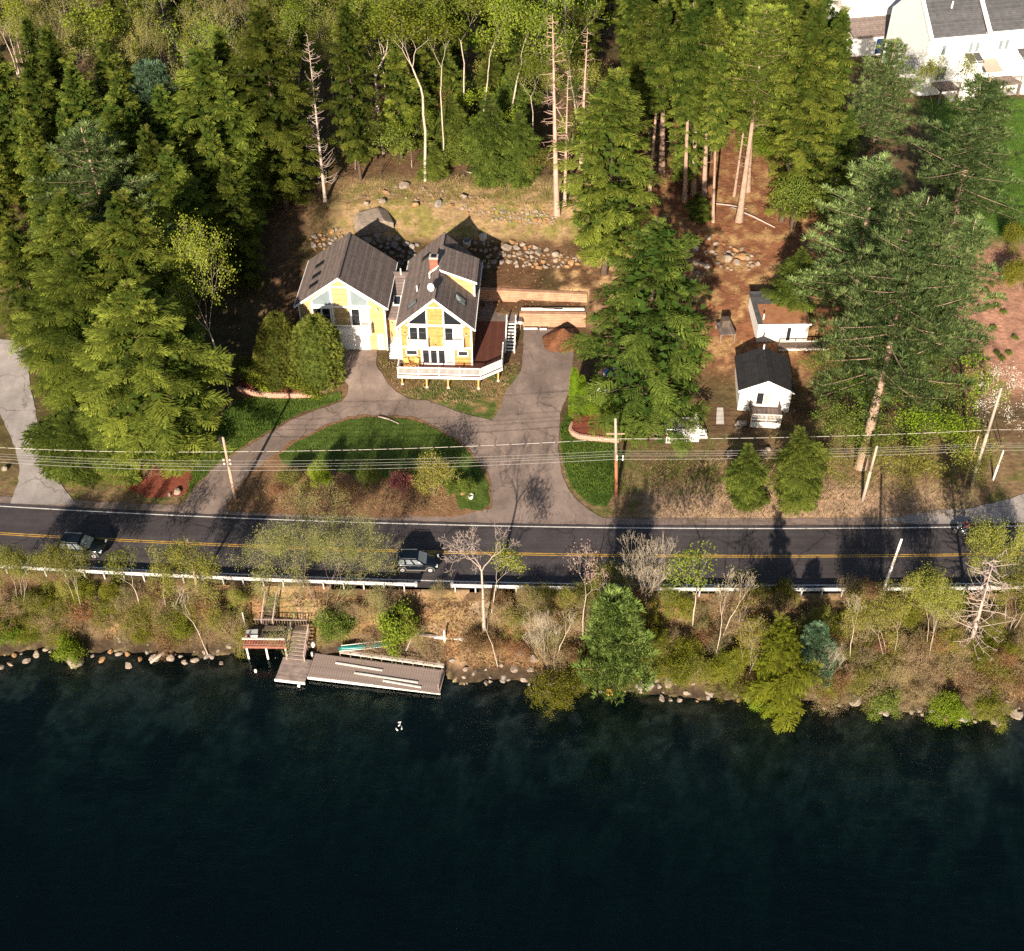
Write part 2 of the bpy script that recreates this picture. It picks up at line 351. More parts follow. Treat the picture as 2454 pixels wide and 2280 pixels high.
# ------------------------------------------------------------------ objects
def setp(o, label=None, cat=None, group=None, kind=None):
    if label: o['label'] = label
    if cat: o['category'] = cat
    if group: o['group'] = group
    if kind: o['kind'] = kind
    return o
def empty(name, loc=(0, 0, 0), rz=0.0, label=None, cat=None, group=None):
    o = bpy.data.objects.new(name, None); COL.objects.link(o)
    o.location = loc; o.rotation_euler = (0, 0, rz); o.empty_display_size = .3
    return setp(o, label, cat, group)
def link(name, me, parent=None, loc=None):
    o = bpy.data.objects.new(name, me); COL.objects.link(o)
    if parent is not None: o.parent = parent
    if loc is not None: o.location = loc
    return o
class MB:
    def __init__(s): s.v = []; s.f = []
    def add(s, vs, fs):
        n = len(s.v); s.v += [tuple(p) for p in vs]; s.f += [tuple(i + n for i in f) for f in fs]; return s
    def box(s, x0, x1, y0, y1, z0, z1):
        return s.add([(x0, y0, z0), (x1, y0, z0), (x1, y1, z0), (x0, y1, z0), (x0, y0, z1), (x1, y0, z1), (x1, y1, z1), (x0, y1, z1)],
                     [(0, 3, 2, 1), (4, 5, 6, 7), (0, 1, 5, 4), (1, 2, 6, 5), (2, 3, 7, 6), (3, 0, 4, 7)])
    def bar(s, a, b, wd, ht):
        """box beam from a to b, wd across (level), ht high"""
        a = Vector(a); b = Vector(b); d = (b - a).normalized()
        side = d.cross(Vector((0, 0, 1)))
        if side.length < 1e-4: side = Vector((1, 0, 0))
        side.normalize(); up = side.cross(d).normalized()
        sd = side * wd / 2; u = up * ht / 2
        vs = [a - sd - u, a + sd - u, a + sd + u, a - sd + u, b - sd - u, b + sd - u, b + sd + u, b - sd + u]
        return s.add(vs, [(0, 1, 2, 3), (7, 6, 5, 4), (0, 4, 5, 1), (1, 5, 6, 2), (2, 6, 7, 3), (3, 7, 4, 0)])
    def prism(s, poly, axis, a0, a1):
        """poly of 2d points; axis 'y': (x,z) swept in y, 'x': (y,z) swept in x, 'z': (x,y) swept in z"""
        def P(p, a): return {'y': (p[0], a, p[1]), 'x': (a, p[0], p[1]), 'z': (p[0], p[1], a)}[axis]
        n = len(poly)
        vs = [P(p, a0) for p in poly] + [P(p, a1) for p in poly]
        return s.add(vs, [tuple(range(n)), tuple(range(2 * n - 1, n - 1, -1))] + [(i, i + n, (i + 1) % n + n, (i + 1) % n) for i in range(n)])
    def tube(s, pts, rad, n=8, cap=True):
        pts = [Vector(p) for p in pts]
        if not hasattr(rad, '__len__'): rad = [rad] * len(pts)
        rings = []; ref = None
        for i, p in enumerate(pts):
            d = (pts[min(i + 1, len(pts) - 1)] - pts[max(i - 1, 0)]).normalized()
            if ref is None: ref = Vector((0, 0, 1)) if abs(d.z) < .9 else Vector((1, 0, 0))
            a = d.cross(ref).normalized(); b = a.cross(d).normalized(); ref = b
            rings.append([p + (a * math.cos(2 * math.pi * k / n) + b * math.sin(2 * math.pi * k / n)) * rad[i] for k in range(n)])
        vs = [q for r_ in rings for q in r_]; fs = []
        for i in range(len(pts) - 1):
            for k in range(n):
                fs.append((i * n + k, i * n + (k + 1) % n, (i + 1) * n + (k + 1) % n, (i + 1) * n + k))
        if cap: fs += [tuple(range(n - 1, -1, -1)), tuple(range((len(pts) - 1) * n, len(pts) * n))]
        return s.add(vs, fs)
    def lathe(s, prof, c=(0, 0, 0), n=16, axis='z'):
        vs = []; fs = []
        for (r_, h) in prof:
            for k in range(n):
                a = 2 * math.pi * k / n; p = (r_ * math.cos(a), r_ * math.sin(a), h)
                if axis == 'y': p = (p[0], p[2], p[1])
                if axis == 'x': p = (p[2], p[0], p[1])
                vs.append((p[0] + c[0], p[1] + c[1], p[2] + c[2]))
        for i in range(len(prof) - 1):
            for k in range(n):
                fs.append((i * n + k, i * n + (k + 1) % n, (i + 1) * n + (k + 1) % n, (i + 1) * n + k))
        fs += [tuple(range(n)), tuple(range((len(prof) - 1) * n, len(prof) * n))]
        return s.add(vs, fs)
    def mesh(s, name, m, smooth=False):
        me = bpy.data.meshes.new(name); me.from_pydata(s.v, [], s.f)
        import bmesh
        bm = bmesh.new(); bm.from_mesh(me); bmesh.ops.recalc_face_normals(bm, faces=bm.faces); bm.to_mesh(me); bm.free()
        me.materials.append(M[m])
        if smooth: me.polygons.foreach_set('use_smooth', [True] * len(me.polygons))
        me.update(); return me
    def build(s, name, m, parent=None, smooth=False, loc=None):
        return link(name, s.mesh(name, m, smooth), parent, loc)
def npmesh(name, V, Fq, m, attr=None, col=None, smooth=False):
    """V (n,3), Fq (k,3|4) index arrays; attr = one float per vertex -> 'tint'"""
    V = np.ascontiguousarray(V, np.float32); Fq = np.ascontiguousarray(Fq, np.int32)
    me = bpy.data.meshes.new(name)
    k = Fq.shape[1]; nf = len(Fq)
    me.vertices.add(len(V)); me.vertices.foreach_set('co', V.ravel())
    me.loops.add(nf * k); me.loops.foreach_set('vertex_index', Fq.ravel())
    me.polygons.add(nf); me.polygons.foreach_set('loop_start', np.arange(0, nf * k, k, dtype=np.int32))
    try: me.polygons.foreach_set('loop_total', np.full(nf, k, np.int32))
    except Exception: pass
    if attr is not None:
        a = me.attributes.new('tint', 'FLOAT', 'POINT'); a.data.foreach_set('value', np.ascontiguousarray(attr, np.float32))
    if col is not None:
        a = me.attributes.new('col', 'FLOAT_COLOR', 'POINT'); a.data.foreach_set('color', np.ascontiguousarray(col, np.float32).ravel())
    me.materials.append(M[m])
    if smooth: me.polygons.foreach_set('use_smooth', np.ones(nf, bool))
    me.update(calc_edges=True); me.validate()
    return me
def dup(root, loc, rz=0.0, scale=None, label=None, cat=None, group=None):
    r_ = root.copy(); COL.objects.link(r_); r_.location = loc; r_.rotation_euler = (0, 0, rz)
    if scale: r_.scale = scale
    for ch in root.children:
        c_ = ch.copy(); COL.objects.link(c_); c_.parent = r_
        for g in ch.children:
            d_ = g.copy(); COL.objects.link(d_); d_.parent = c_
    return setp(r_, label, cat, group)
ORD = 'first second third fourth fifth sixth seventh eighth ninth tenth eleventh twelfth thirteenth fourteenth fifteenth sixteenth seventeenth eighteenth nineteenth'.split()
def ordinal(n):
    if n < 19: return ORD[n]
    t = (n + 1) // 10; u_ = (n + 1) % 10
    tens = {2: 'twenty', 3: 'thirty', 4: 'forty', 5: 'fifty', 6: 'sixty', 7: 'seventy', 8: 'eighty', 9: 'ninety'}[t]
    tenth = {2: 'twentieth', 3: 'thirtieth', 4: 'fortieth', 5: 'fiftieth', 6: 'sixtieth', 7: 'seventieth', 8: 'eightieth', 9: 'ninetieth'}[t]
    return tenth if u_ == 0 else tens + '-' + ORD[u_ - 1]
QUEUE = {}
def queue(template, o):
    """template holds {n}: the things sharing it are numbered from the left at the end"""
    QUEUE.setdefault(template, []).append(o)
def flush_labels():
    for t_, L in QUEUE.items():
        L.sort(key=lambda o: o.location.x / depth(o.location.y, o.location.z))
        for i, o in enumerate(L): o['label'] = t_.format(n=ordinal(i))

# ------------------------------------------------------------------ ground sheets
def axis_pts(segs):
    out = []
    for a, b, st in segs: out += list(np.arange(a, b, st))
    out.append(segs[-1][1]); return np.array(out)
def grid(name, xs, ys, m, colf):
    X, Y = np.meshgrid(xs, ys); Z = terr(X, Y)
    V = np.stack([X, Y, Z], -1).reshape(-1, 3)
    nx, ny = len(xs), len(ys)
    i = (np.arange(ny - 1)[:, None] * nx + np.arange(nx - 1)[None, :]).ravel()
    Fq = np.stack([i, i + 1, i + nx + 1, i + nx], -1)
    c_ = colf(X.ravel(), Y.ravel())
    me = npmesh(name, V, Fq, m, col=np.concatenate([c_, np.ones((len(c_), 1))], 1), smooth=True)
    return setp(link(name, me), kind='structure')
def mixc(c, mask, col):
    return c * (1 - mask[:, None]) + np.array(col)[None, :] * mask[:, None]
def land_col(x, y):
    n = fbm(x * .25, y * .25, 21); n2 = fbm(x * .9, y * .9, 22)
    t = y - yr(x)
    c = np.tile(np.array((.14, .085, .048)), (len(x), 1))
    c = mixc(c, sstep(.45, .6, n) * .6, (.085, .075, .03))
    wb = sstep(14, 20, x) * sstep(50, 44, x) * sstep(104, 112, y) * sstep(165, 150, y)
    c = mixc(c, wb, (.24, .105, .055))
    c = mixc(c, wb * sstep(.5, .62, n2), (.36, .22, .10))
    yard = sstep(-26, -22, x) * sstep(20, 12, x) * sstep(118, 121, y) * sstep(132, 129, y)
    c = mixc(c, yard, (.125, .070, .038)); c = mixc(c, yard * sstep(.45, .65, n), (.085, .058, .028))
    c = mixc(c, yard * sstep(.5, .65, n2) * sstep(2, 8, x), (.46, .29, .15))
    sl = sstep(-24, -20, x) * sstep(14, 10, x) * sstep(129, 131, y) * sstep(142, 138, y)
    c = mixc(c, sl, (.34, .23, .12)); c = mixc(c, sl * sstep(.48, .58, n2), (.20, .17, .055))
    ver = sstep(20, 12, t) * sstep(4, 6, t)
    c = mixc(c, ver, (.22, .145, .08)); c = mixc(c, ver * sstep(.5, .6, n2), (.13, .12, .04))
    tan = sstep(11, 8, t) * sstep(5, 5.5, t) * sstep(12, 15, x) * sstep(50, 40, x)
    c = mixc(c, tan, (.42, .28, .19))
    hs = sstep(-13, -11, x) * sstep(2, 0, x) * sstep(99, 101, y) * sstep(109, 107.5, y)
    c = mixc(c, hs, (.26, .17, .08)); c = mixc(c, hs * sstep(.45, .55, n2), (.08, .11, .025))
    ml = sstep(50, 54, x + (y - 110) * -.1) * sstep(100, 106, y) * sstep(134, 128, y)
    c = mixc(c, ml, (.36, .19, .13))
    gr = sstep(56, 60, x - (y - 130) * .05) * sstep(128, 133, y) * sstep(168.5, 167, y)
    c = mixc(c, gr, (.075, .15, .02)); 
    lf = sstep(-30, -36, x) * sstep(128, 118, y) * sstep(6, 12, t)
    c = mixc(c, lf, (.11, .085, .035))
    return c * (.8 + .4 * n2)[:, None]
def bank_col(x, y):
    n = fbm(x * .35, y * .35, 31); n2 = fbm(x * 1.1, y * 1.1, 32)
    c = np.tile(np.array((.26, .145, .075)), (len(x), 1))
    c = mixc(c, sstep(.42, .6, n), (.34, .225, .135))
    c = mixc(c, sstep(.5, .62, n2) * .7, (.22, .15, .06))
    c = mixc(c, sstep(12, 20, x) * .6, (.20, .13, .07))
    d = y - ysh(x)
    c = mixc(c, sstep(1.6, .5, d), (.055, .038, .024))  # dark band along the waterline stands in for the shadow of an undercut
    c = mixc(c, sstep(0, -.4, d), (.26, .21, .10)); c = mixc(c, sstep(0, -.4, d) * sstep(.48, .58, n2), (.50, .40, .22)); c = mixc(c, sstep(0, -.4, d) * sstep(.45, .38, n), (.07, .065, .03))
    return c * (.75 + .5 * n2)[:, None]
gx = axis_pts([(-150, -72, 3.0), (-72, 76, .5), (76, 150, 3.0)])
grid('ground', gx, axis_pts([(74, 142, .5), (142, 215, 1.2), (215, 330, 5.0)]), 'ground', land_col)
grid('lake_bank', gx, axis_pts([(8, 50, 3.0), (50, 62, .8), (62, 76.6, .35)]), 'bank_ground', bank_col)

def inpoly(px_, py_, poly):
    ins = np.zeros(len(px_), bool); n = len(poly); j = n - 1
    for i in range(n):
        xi, yi = poly[i]; xj, yj = poly[j]
        cnd = ((yi > py_) != (yj > py_)) & (px_ < (xj - xi) * (py_ - yi) / (yj - yi + 1e-12) + xi)
        ins ^= cnd; j = i
    return ins
def densify(poly, st, jit=0.0, rnd=None):
    out = []
    for i, a in enumerate(poly):
        b = poly[(i + 1) % len(poly)]; L = math.hypot(b[0] - a[0], b[1] - a[1]); k = max(1, int(L / st))
        for q in range(k):
            t = q / k; jx = rnd.uniform(-jit, jit) if rnd else 0; jy = rnd.uniform(-jit, jit) if rnd else 0
            out.append((a[0] + (b[0] - a[0]) * t + jx, a[1] + (b[1] - a[1]) * t + jy))
    return out
def sheet(name, poly, m, dz, st=.6, jit=.1, seed=1, parent=None, zf=None):
    """ground cover that follows the land inside a polygon of (x, y)"""
    rnd = random.Random(seed)
    B = densify(poly, st, jit, rnd)
    xs = [p[0] for p in B]; ys = [p[1] for p in B]
    gx_, gy_ = np.meshgrid(np.arange(min(xs), max(xs), st), np.arange(min(ys), max(ys), st)); gx_ = gx_.ravel(); gy_ = gy_.ravel()
    k = inpoly(gx_, gy_, B); pts = [Vector(p) for p in B] + [Vector((a, b)) for a, b in zip(gx_[k], gy_[k])]
    n = len(B)
    r_ = delaunay_2d_cdt(pts, [(i, (i + 1) % n) for i in range(n)], [list(range(n))], 2, 1e-4)
    P = np.array([(p.x, p.y) for p in r_[0]]); Fs = [f for f in r_[2]]
    cx = np.array([P[f].mean(0) for f in Fs]); keep = inpoly(cx[:, 0], cx[:, 1], B)
    Fs = np.array([f for f, q in zip(Fs, keep) if q])
    z = (zf or terr)(P[:, 0], P[:, 1]) + dz
    me = npmesh(name, np.column_stack([P, z]), Fs, m, smooth=True)
    o = link(name, me, parent); setp(o, kind='structure'); return o
def ribbon(name, off0, off1, x0, x1, m, z, parent=None, st=1.0):
    xs = np.arange(x0, x1 + .01, st); r_ = yr(xs)
    V = np.concatenate([np.column_stack([xs, r_ + off0, 0 * xs + z]), np.column_stack([xs, r_ + off1, 0 * xs + z])]); n = len(xs)
    i = np.arange(n - 1); Fq = np.stack([i, i + 1, i + 1 + n, i + n], -1)
    return link(name, npmesh(name, V, Fq, m, smooth=True), parent)
setp(ribbon('road', -4.75, 4.35, -140, 140, 'asphalt', .035), kind='structure')
road = bpy.data.objects['road']
setp(ribbon('road_shoulder', 4.35, 5.35, -140, 140, 'shoulder', .025), kind='structure')
for nm, a, b, mm in (('edge_line', 3.79, 3.92, 'line_white'), ('edge_line', -3.90, -3.77, 'line_white'), ('centre_line', -.17, -.07, 'line_yellow'), ('centre_line', .07, .17, 'line_yellow')):
    ribbon(nm, a, b, -140, 140, mm, .041, road)
def z5(x, y): return (x / 2.4256, 640 + y / 2.4256)
def z8(x, y): return (700 + x / 2.486, 880 + y / 2.486)
def z1(x, y): return (660 + x / 3.315, 520 + y / 3.315)
def z6(x, y): return (1634 + x / 2.4256, 640 + y / 2.4256)
def z7(x, y): return (500 + x / 3.208, 1350 + y / 3.208)
def z3(x, y): return (820 + x / 2.4256, y / 2.4256)
def zt(x, y): return (2000 + x / 4.381, y / 4.381)
def hp(pts): return [hit(*p)[:2] for p in pts]
drive = [(430, 1236), (433, 1213), (466, 1172), (515, 1122), (577, 1081), (639, 1044), (701, 1007), (763, 982), (820, 962), (834, 945), (835, 925), (815, 900), (808, 864), (815, 836),
         (908, 836), (904, 846), (901, 876), (916, 897), (931, 921), (950, 942), (980, 957), (1022, 960), (1062, 974), (1094, 987), (1142, 1000), (1180, 1010), (1203, 972), (1211, 940), (1243, 900), (1251, 880),
         (1256, 790), (1376, 790), (1372, 880), (1364, 940), (1344, 985), (1340, 1021), (1338, 1081), (1344, 1129), (1356, 1162), (1376, 1194), (1408, 1222), (1444, 1242), (1520, 1254)]
dpoly = hp(drive)
e0, e1 = dpoly[-1], dpoly[0]
for k in range(21):
    xx = e0[0] + (e1[0] - e0[0]) * k / 20; dpoly.append((xx, float(yr(xx)) + 4.3))
sheet('driveway', dpoly, 'old_asphalt', .062, seed=2, jit=.06)
isl = [(1180, 1222), (1179, 1186), (1169, 1137), (1146, 1105), (1102, 1057), (1062, 1035), (1022, 1013), (981, 1001), (925, 997), (873, 997), (833, 1001), (780, 1021), (740, 1041), (697, 1060), (660, 1089), (610, 1126), (577, 1159), (545, 1209), (540, 1228), (700, 1234), (900, 1242), (1080, 1240)]
sheet('planting_strip', hp(isl), 'soil', .10, seed=3, jit=.14)
lawn_isl = [(1176, 1208), (1172, 1180), (1162, 1140), (1140, 1108), (1097, 1060), (1058, 1040), (1018, 1018), (978, 1007), (925, 1003), (873, 1004), (836, 1008), (784, 1028), (744, 1048), (702, 1068), (668, 1095), (690, 1118), (780, 1130), (860, 1140), (960, 1150), (1050, 1160), (1090, 1190), (1100, 1222), (1150, 1224)]
sheet('island_lawn', hp(lawn_isl), 'lawn', .14, seed=4, jit=.16)
lawnL = [z5(*p) for p in ((1250, 900), (1380, 770), (1500, 758), (1700, 765), (1850, 750), (1985, 725), (1995, 770), (1850, 815), (1700, 875), (1550, 965), (1400, 1055), (1250, 1155), (1130, 1275), (1075, 1340), (1110, 1200), (1150, 1080), (1195, 1000))]
sheet('drive_lawn', hp(lawnL), 'lawn', .05, seed=5, jit=.16)
lawnR = [z8(*p) for p in ((1655, 245), (1668, 330), (1655, 385), (1750, 440), (1940, 455), (1960, 520), (1930, 700), (1880, 830), (1800, 830), (1705, 765), (1660, 700), (1618, 600), (1600, 480), (1600, 350))]
sheet('pole_lawn', hp(lawnR), 'lawn', .05, seed=6, jit=.16)
mul = [z5(*p) for p in ((700, 1280), (760, 1180), (900, 1085), (1150, 1075), (1120, 1250), (1060, 1335), (850, 1345))]
sheet('mulch_bed', hp(mul), 'mulch', .05, seed=7, jit=.14)
ld = [(-140, 815), (0, 815), z5(170, 432), z5(265, 490), z5(165, 570), z5(175, 680), z5(210, 850), z5(230, 1000), z5(290, 1150), z5(350, 1260), z5(450, 1385), z5(60, 1378), z5(105, 1250), z5(115, 1180), z5(85, 1050), z5(30, 920), z5(0, 850), (-140, 930)]
sheet('side_driveway', hp(ld), 'grey_asphalt', .05, seed=8, jit=.06)
rd = [z6(*p) for p in ((1170, 1470), (1450, 1420), (1700, 1400), (1900, 1350), (1990, 1320), (2120, 1240), (2300, 1200), (2300, 1480), (1990, 1492), (1700, 1500), (1400, 1502))]
sheet('side_road', hp(rd), 'grey_asphalt', .05, seed=9, jit=.05)

# ------------------------------------------------------------------ water: a clear sheet over dark absorbing water
wm = bpy.data.materials.new('water'); wm.use_nodes = True; M['water'] = wm
t = wm.node_tree; N, L = t.nodes, t.links; N.clear()
o_ = N.new('ShaderNodeOutputMaterial')
fr = N.new('ShaderNodeFresnel'); fr.inputs['IOR'].default_value = 1.33
gl = N.new('ShaderNodeBsdfGlossy'); gl.inputs['Roughness'].default_value = .14
tr = N.new('ShaderNodeBsdfTransparent'); mi = N.new('ShaderNodeMixShader')
tc = N.new('ShaderNodeTexCoord')
mp = N.new('ShaderNodeMapping'); mp.inputs['Scale'].default_value = (.55, 1.5, 1); mp.inputs['Rotation'].default_value = (0, 0, .25)
n1 = N.new('ShaderNodeTexNoise'); n1.inputs['Scale'].default_value = .7; n1.inputs['Detail'].default_value = 3.5; n1.inputs['Roughness'].default_value = .6
bp = N.new('ShaderNodeBump'); bp.inputs['Strength'].default_value = .7; bp.inputs['Distance'].default_value = .22
L.new(tc.outputs['Object'], mp.inputs[0]); L.new(mp.outputs[0], n1.inputs['Vector']); L.new(n1.outputs['Fac'], bp.inputs['Height'])
n9 = N.new('ShaderNodeTexNoise'); n9.inputs['Scale'].default_value = .045; n9.inputs['Detail'].default_value = 3; L.new(tc.outputs['Object'], n9.inputs['Vector'])
m9 = N.new('ShaderNodeMapRange'); m9.inputs[1].default_value = .38; m9.inputs[2].default_value = .62; m9.inputs[3].default_value = .25; m9.inputs[4].default_value = 1.0; L.new(n9.outputs['Fac'], m9.inputs[0]); L.new(m9.outputs[0], bp.inputs['Strength'])
L.new(bp.outputs[0], fr.inputs['Normal']); L.new(bp.outputs[0], gl.inputs['Normal'])
df = N.new('ShaderNodeBsdfDiffuse'); df.inputs[0].default_value = (.0004, .0023, .0030, 1)   # even teal body colour for the water's backscatter
ad = N.new('ShaderNodeAddShader'); L.new(tr.outputs[0], ad.inputs[0]); L.new(df.outputs[0], ad.inputs[1])
L.new(fr.outputs[0], mi.inputs[0]); L.new(ad.outputs[0], mi.inputs[1]); L.new(gl.outputs[0], mi.inputs[2])
L.new(mi.outputs[0], o_.inputs['Surface'])
va = N.new('ShaderNodeVolumeAbsorption'); va.inputs['Color'].default_value = (.45, .66, .62, 1); va.inputs['Density'].default_value = .60
L.new(va.outputs[0], o_.inputs['Volume'])
mb = MB().box(-160, 160, 0, 77.5, -20, WATER)
setp(mb.build('lake_water', 'water'), kind='structure')
# ------------------------------------------------------------------ main house
HO, HR = (-8.42, 107.9, 0.0), R(-2.2)
house = empty('house', HO, HR, 'yellow house with two steep brown gables, white trim and tall front windows', 'house')
FZ = 2.9                                   # deck and lower floor level
def gable_wall(x0, x1, ze, zr, y0, y1, zb):
    xm = (x0 + x1) / 2
    return [(x0, zb), (x1, zb), (x1, ze), (xm, zr), (x0, ze)]
def zroof(x, x0, x1, ze, zr):
    xm = (x0 + x1) / 2
    return zr - (zr - ze) * abs(x - xm) / (x1 - xm)
# main wing: x -3.95..3.95, y 0..13.4
AX0, AX1, AE, AR, AY = -3.95, 3.95, 8.15, 11.62, 13.4
MB().prism(gable_wall(AX0, AX1, AE, AR, 0, 0, 2.2), 'y', 0, .2).build('front_wall', 'yellow_shingle', house)
MB().prism(gable_wall(AX0, AX1, AE, AR, 0, 0, 2.2), 'y', AY - .2, AY).build('back_wall', 'yellow_shingle', house)
for x in (AX0, AX1 - .2): MB().box(x, x + .2, .2, AY - .2, 2.2, AE).build('side_wall', 'yellow_shingle', house)
MB().box(AX0 + .05, AX1 - .05, .05, AY - .05, .9, 2.2).build('foundation', 'foundation', house)
def roof_slab(x_e, x_r, ze, zr, y0, y1, th=.2):
    return MB().prism([(x_r, zr), (x_e, ze), (x_e, ze - th), (x_r, zr - th)], 'y', y0, y1)
OV = .38
k_ = (AR - AE) / 3.95
rfl = roof_slab(AX0 - OV, 0, AE - OV * k_ + .2, AR + .2, -.42, AY + .35).build('roof', 'shingle', house)
# right slope: front and rear strips, with the shed dormer between
rfr = roof_slab(AX1 + OV, 0, AE - OV * k_ + .2, AR + .2, -.42, AY + .35).build('roof', 'shingle', house)
def trim_rake(parent, x_e, x_r, ze, zr, y, d=.06, h=.26):
    return MB().prism([(x_r, zr + .02), (x_e, ze + .02), (x_e, ze - h), (x_r, zr - h)], 'y', y - d, y).build('rake_trim', 'white', parent)
for sx in (-1, 1):
    trim_rake(house, sx * (3.95 + OV), 0, AE - OV * k_ + .2, AR + .2, -.424)
    MB().box(min(sx * 4.34, sx * 4.44), max(sx * 4.34, sx * 4.44), -.42, AY + .3, AE - OV * k_ - .06, AE - OV * k_ + .14).build('gutter', 'white', house)
MB().bar((0, -.46, AR + .23), (0, AY + .35, AR + .23), .3, .06).build('ridge_cap', 'shingle', house)
# dormer
DY0, DY1, DZ = 5.75, 10.3, 10.05
MB().prism([(.15, AR + .12), (4.28, DZ + .1), (4.28, DZ + .28), (.15, AR + .32)], 'y', DY0 - .35, DY1 + .25).build('dormer_roof', 'shingle', house)
MB().prism([(.3, AR + .05), (3.93, AE + .1), (3.93, DZ + .08)], 'y', DY0, DY0 + .15).build('dormer_cheek', 'yellow_clapboard', house)
MB().box(3.8, 3.97, DY0 + .15, DY1, AE, DZ + .08).build('dormer_wall', 'yellow_clapboard', house)
MB().prism([(.15, AR + .33), (4.3, DZ + .29), (4.3, DZ + .05), (.15, AR + .08)], 'y', DY0 - .41, DY0 - .352).build('rake_trim', 'white', house)
MB().box(3.86, 4.04, DY0 - .06, DY0 + .1, AE - .1, DZ + .06).build('corner_board', 'white', house)
# chimney, vents, dish, skylights
ch = MB().box(-1.0, -.1, 6.2, 7.0, 10.2, 12.75).build('chimney', 'brick', house)
MB().box(-1.05, -.05, 6.15, 7.05, 12.75, 12.9).build('cap', 'concrete', ch)
MB().box(-.85, -.25, 6.3, 6.9, 12.9, 12.98).build('flue', 'black', ch)
MB().prism([(-1.15, 10.85), (-.0, 11.7), (-.0, 12.0), (-1.15, 11.05)], 'y', 6.08, 6.19).build('flashing', 'white', ch)
for x, y in ((-2.35, 4.3), (-.95, 5.1)):
    z = zroof(x, AX0, AX1, AE, AR) + .15
    MB().tube([(x, y, z - .2), (x, y, z + .75)], .075, 8).build('vent_pipe', 'white', house)
def skylight(parent, x, y, wd, ln, x0, x1, ze, zr, m='glass'):
    zc = zroof(x, x0, x1, ze, zr) + .2; sg = 1 if x > (x0 + x1) / 2 else -1; k = (zr - ze) / ((x1 - x0) / 2) * -sg
    n = 1 / math.hypot(1, k)
    def slab(hw, hl, lo, hi):
        mb_ = MB(); vs = []
        for hh in (lo, hi):
            for a, b in ((-1, -1), (1, -1), (1, 1), (-1, 1)):
                dx = a * hw * n; vs.append((x + dx - k * n * hh, y + b * hl, zc + k * dx + n * hh))
        return mb_.add(vs, [(3, 2, 1, 0), (4, 5, 6, 7), (0, 1, 5, 4), (1, 2, 6, 5), (2, 3, 7, 6), (3, 0, 4, 7)])
    f = slab(ln / 2, wd / 2, -.1, .10).build('skylight', 'dark_metal', parent)
    slab(ln / 2 - .1, wd / 2 - .1, .09, .125).build('pane', m, f); return f
skylight(house, 2.55, 2.9, 1.15, 1.5, AX0, AX1, AE, AR, 'glass_pale')
skylight(house, -2.6, 1.9, .75, 1.4, AX0, AX1, AE, AR, 'glass_pale')
skylight(house, -1.9, 10.9, .8, 1.3, AX0, AX1, AE, AR)
skylight(house, 1.4, 11.6, .9, 1.3, AX0, AX1, AE, AR)
dz_ = AR + .25
dish = MB().tube([(-.25, 1.35, dz_ - .1), (-.25, 1.1, dz_ + .5)], .04, 6).build('satellite_dish', 'galv', house)
mbd = MB(); prof = [(0.02, .0), (.2, .03), (.36, .09), (.44, .15)]
mbd.lathe(prof, (0, 0, 0), 16)
do = mbd.build('reflector', 'white', dish); do.location = (-.3, .95, dz_ + .55); do.rotation_euler = (R(70), 0, R(-30))
MB().tube([(-.35, .95, dz_ + .4), (-.5, .45, dz_ + .55)], .025, 5).build('feed_arm', 'galv', dish)

def window(parent, x0, x1, z0, z1, y, panes=1, m='glass', tw=.11, name='window', mul=True, blinds=None):
    """framed window on a front wall at y (facing -y)"""
    mb_ = MB()
    mb_.box(x0, x1, y - .07, y + .02, z1 - tw, z1); mb_.box(x0, x1, y - .07, y + .02, z0, z0 + tw)
    n = panes; wd = (x1 - x0 - tw * (n + 1)) / n
    for i in range(n + 1):
        a = x0 + i * (wd + tw); mb_.box(a, a + tw, y - .068, y + .02, z0 + tw, z1 - tw)
    f = mb_.build(name, 'white', parent)
    for i in range(n):
        a = x0 + tw + i * (wd + tw)
        MB().box(a, a + wd, y - .03, y - .005, z0 + tw, z1 - tw).build('pane', (blinds[i] if blinds else m), f)
    return f
def quad_window(parent, pts, y, m):
    f = MB().prism(pts, 'y', y - .07, y - .002).build('window', 'white', parent)
    cx = sum(p[0] for p in pts) / len(pts); cz = sum(p[1] for p in pts) / len(pts)
    q = [(cx + (p[0] - cx) * .86, cz + (p[1] - cz) * .82) for p in pts]
    MB().prism(q, 'y', y - .085, y - .0705).build('pane', m, f); return f
window(house, -3.0, -.9, 5.85, 8.0, 0, 2, name='sliding_door', tw=.14)
window(house, .9, 3.0, 5.85, 8.0, 0, 2, name='sliding_door', tw=.14, blinds=['glass', 'blind'])
quad_window(house, [(-3.0, 8.22), (-.85, 8.22), (-.85, 10.45), (-3.0, 8.5)], 0, 'glass')
quad_window(house, [(3.0, 8.22), (.85, 8.22), (.85, 10.45), (3.0, 8.5)], 0, 'glass')
for a in ((-3.25, 3.25, 8.0, 8.22), (-1.0, 1.0, 10.35, 10.52)): MB().box(a[0], a[1], -.05, -.002, a[2], a[3]).build('trim_band', 'white', house)
for x in (-1.02, .84): MB().box(x, x + .17, -.055, -.003, 8.2, 10.5).build('trim_band', 'white', house)
for x in (-4.02, 3.86): MB().box(x, x + .16, -.05, .12, 2.2, AE).build('corner_board', 'white', house)
for sx, bl in ((-1, None), (1, None)): pass
window(house, -1.75, 2.0, FZ, 5.05, 0, 4, name='french_door', tw=.2, blinds=['glass', 'glass', 'glass', 'blind'])
window(house, -3.45, -2.1, 4.1, 4.85, 0, 1)
window(house, 2.35, 3.55, 4.1, 4.85, 0, 1)
MB().box(-3.85, 3.85, -.04, -.004, 5.08, 5.3).build('trim_band', 'white', house)
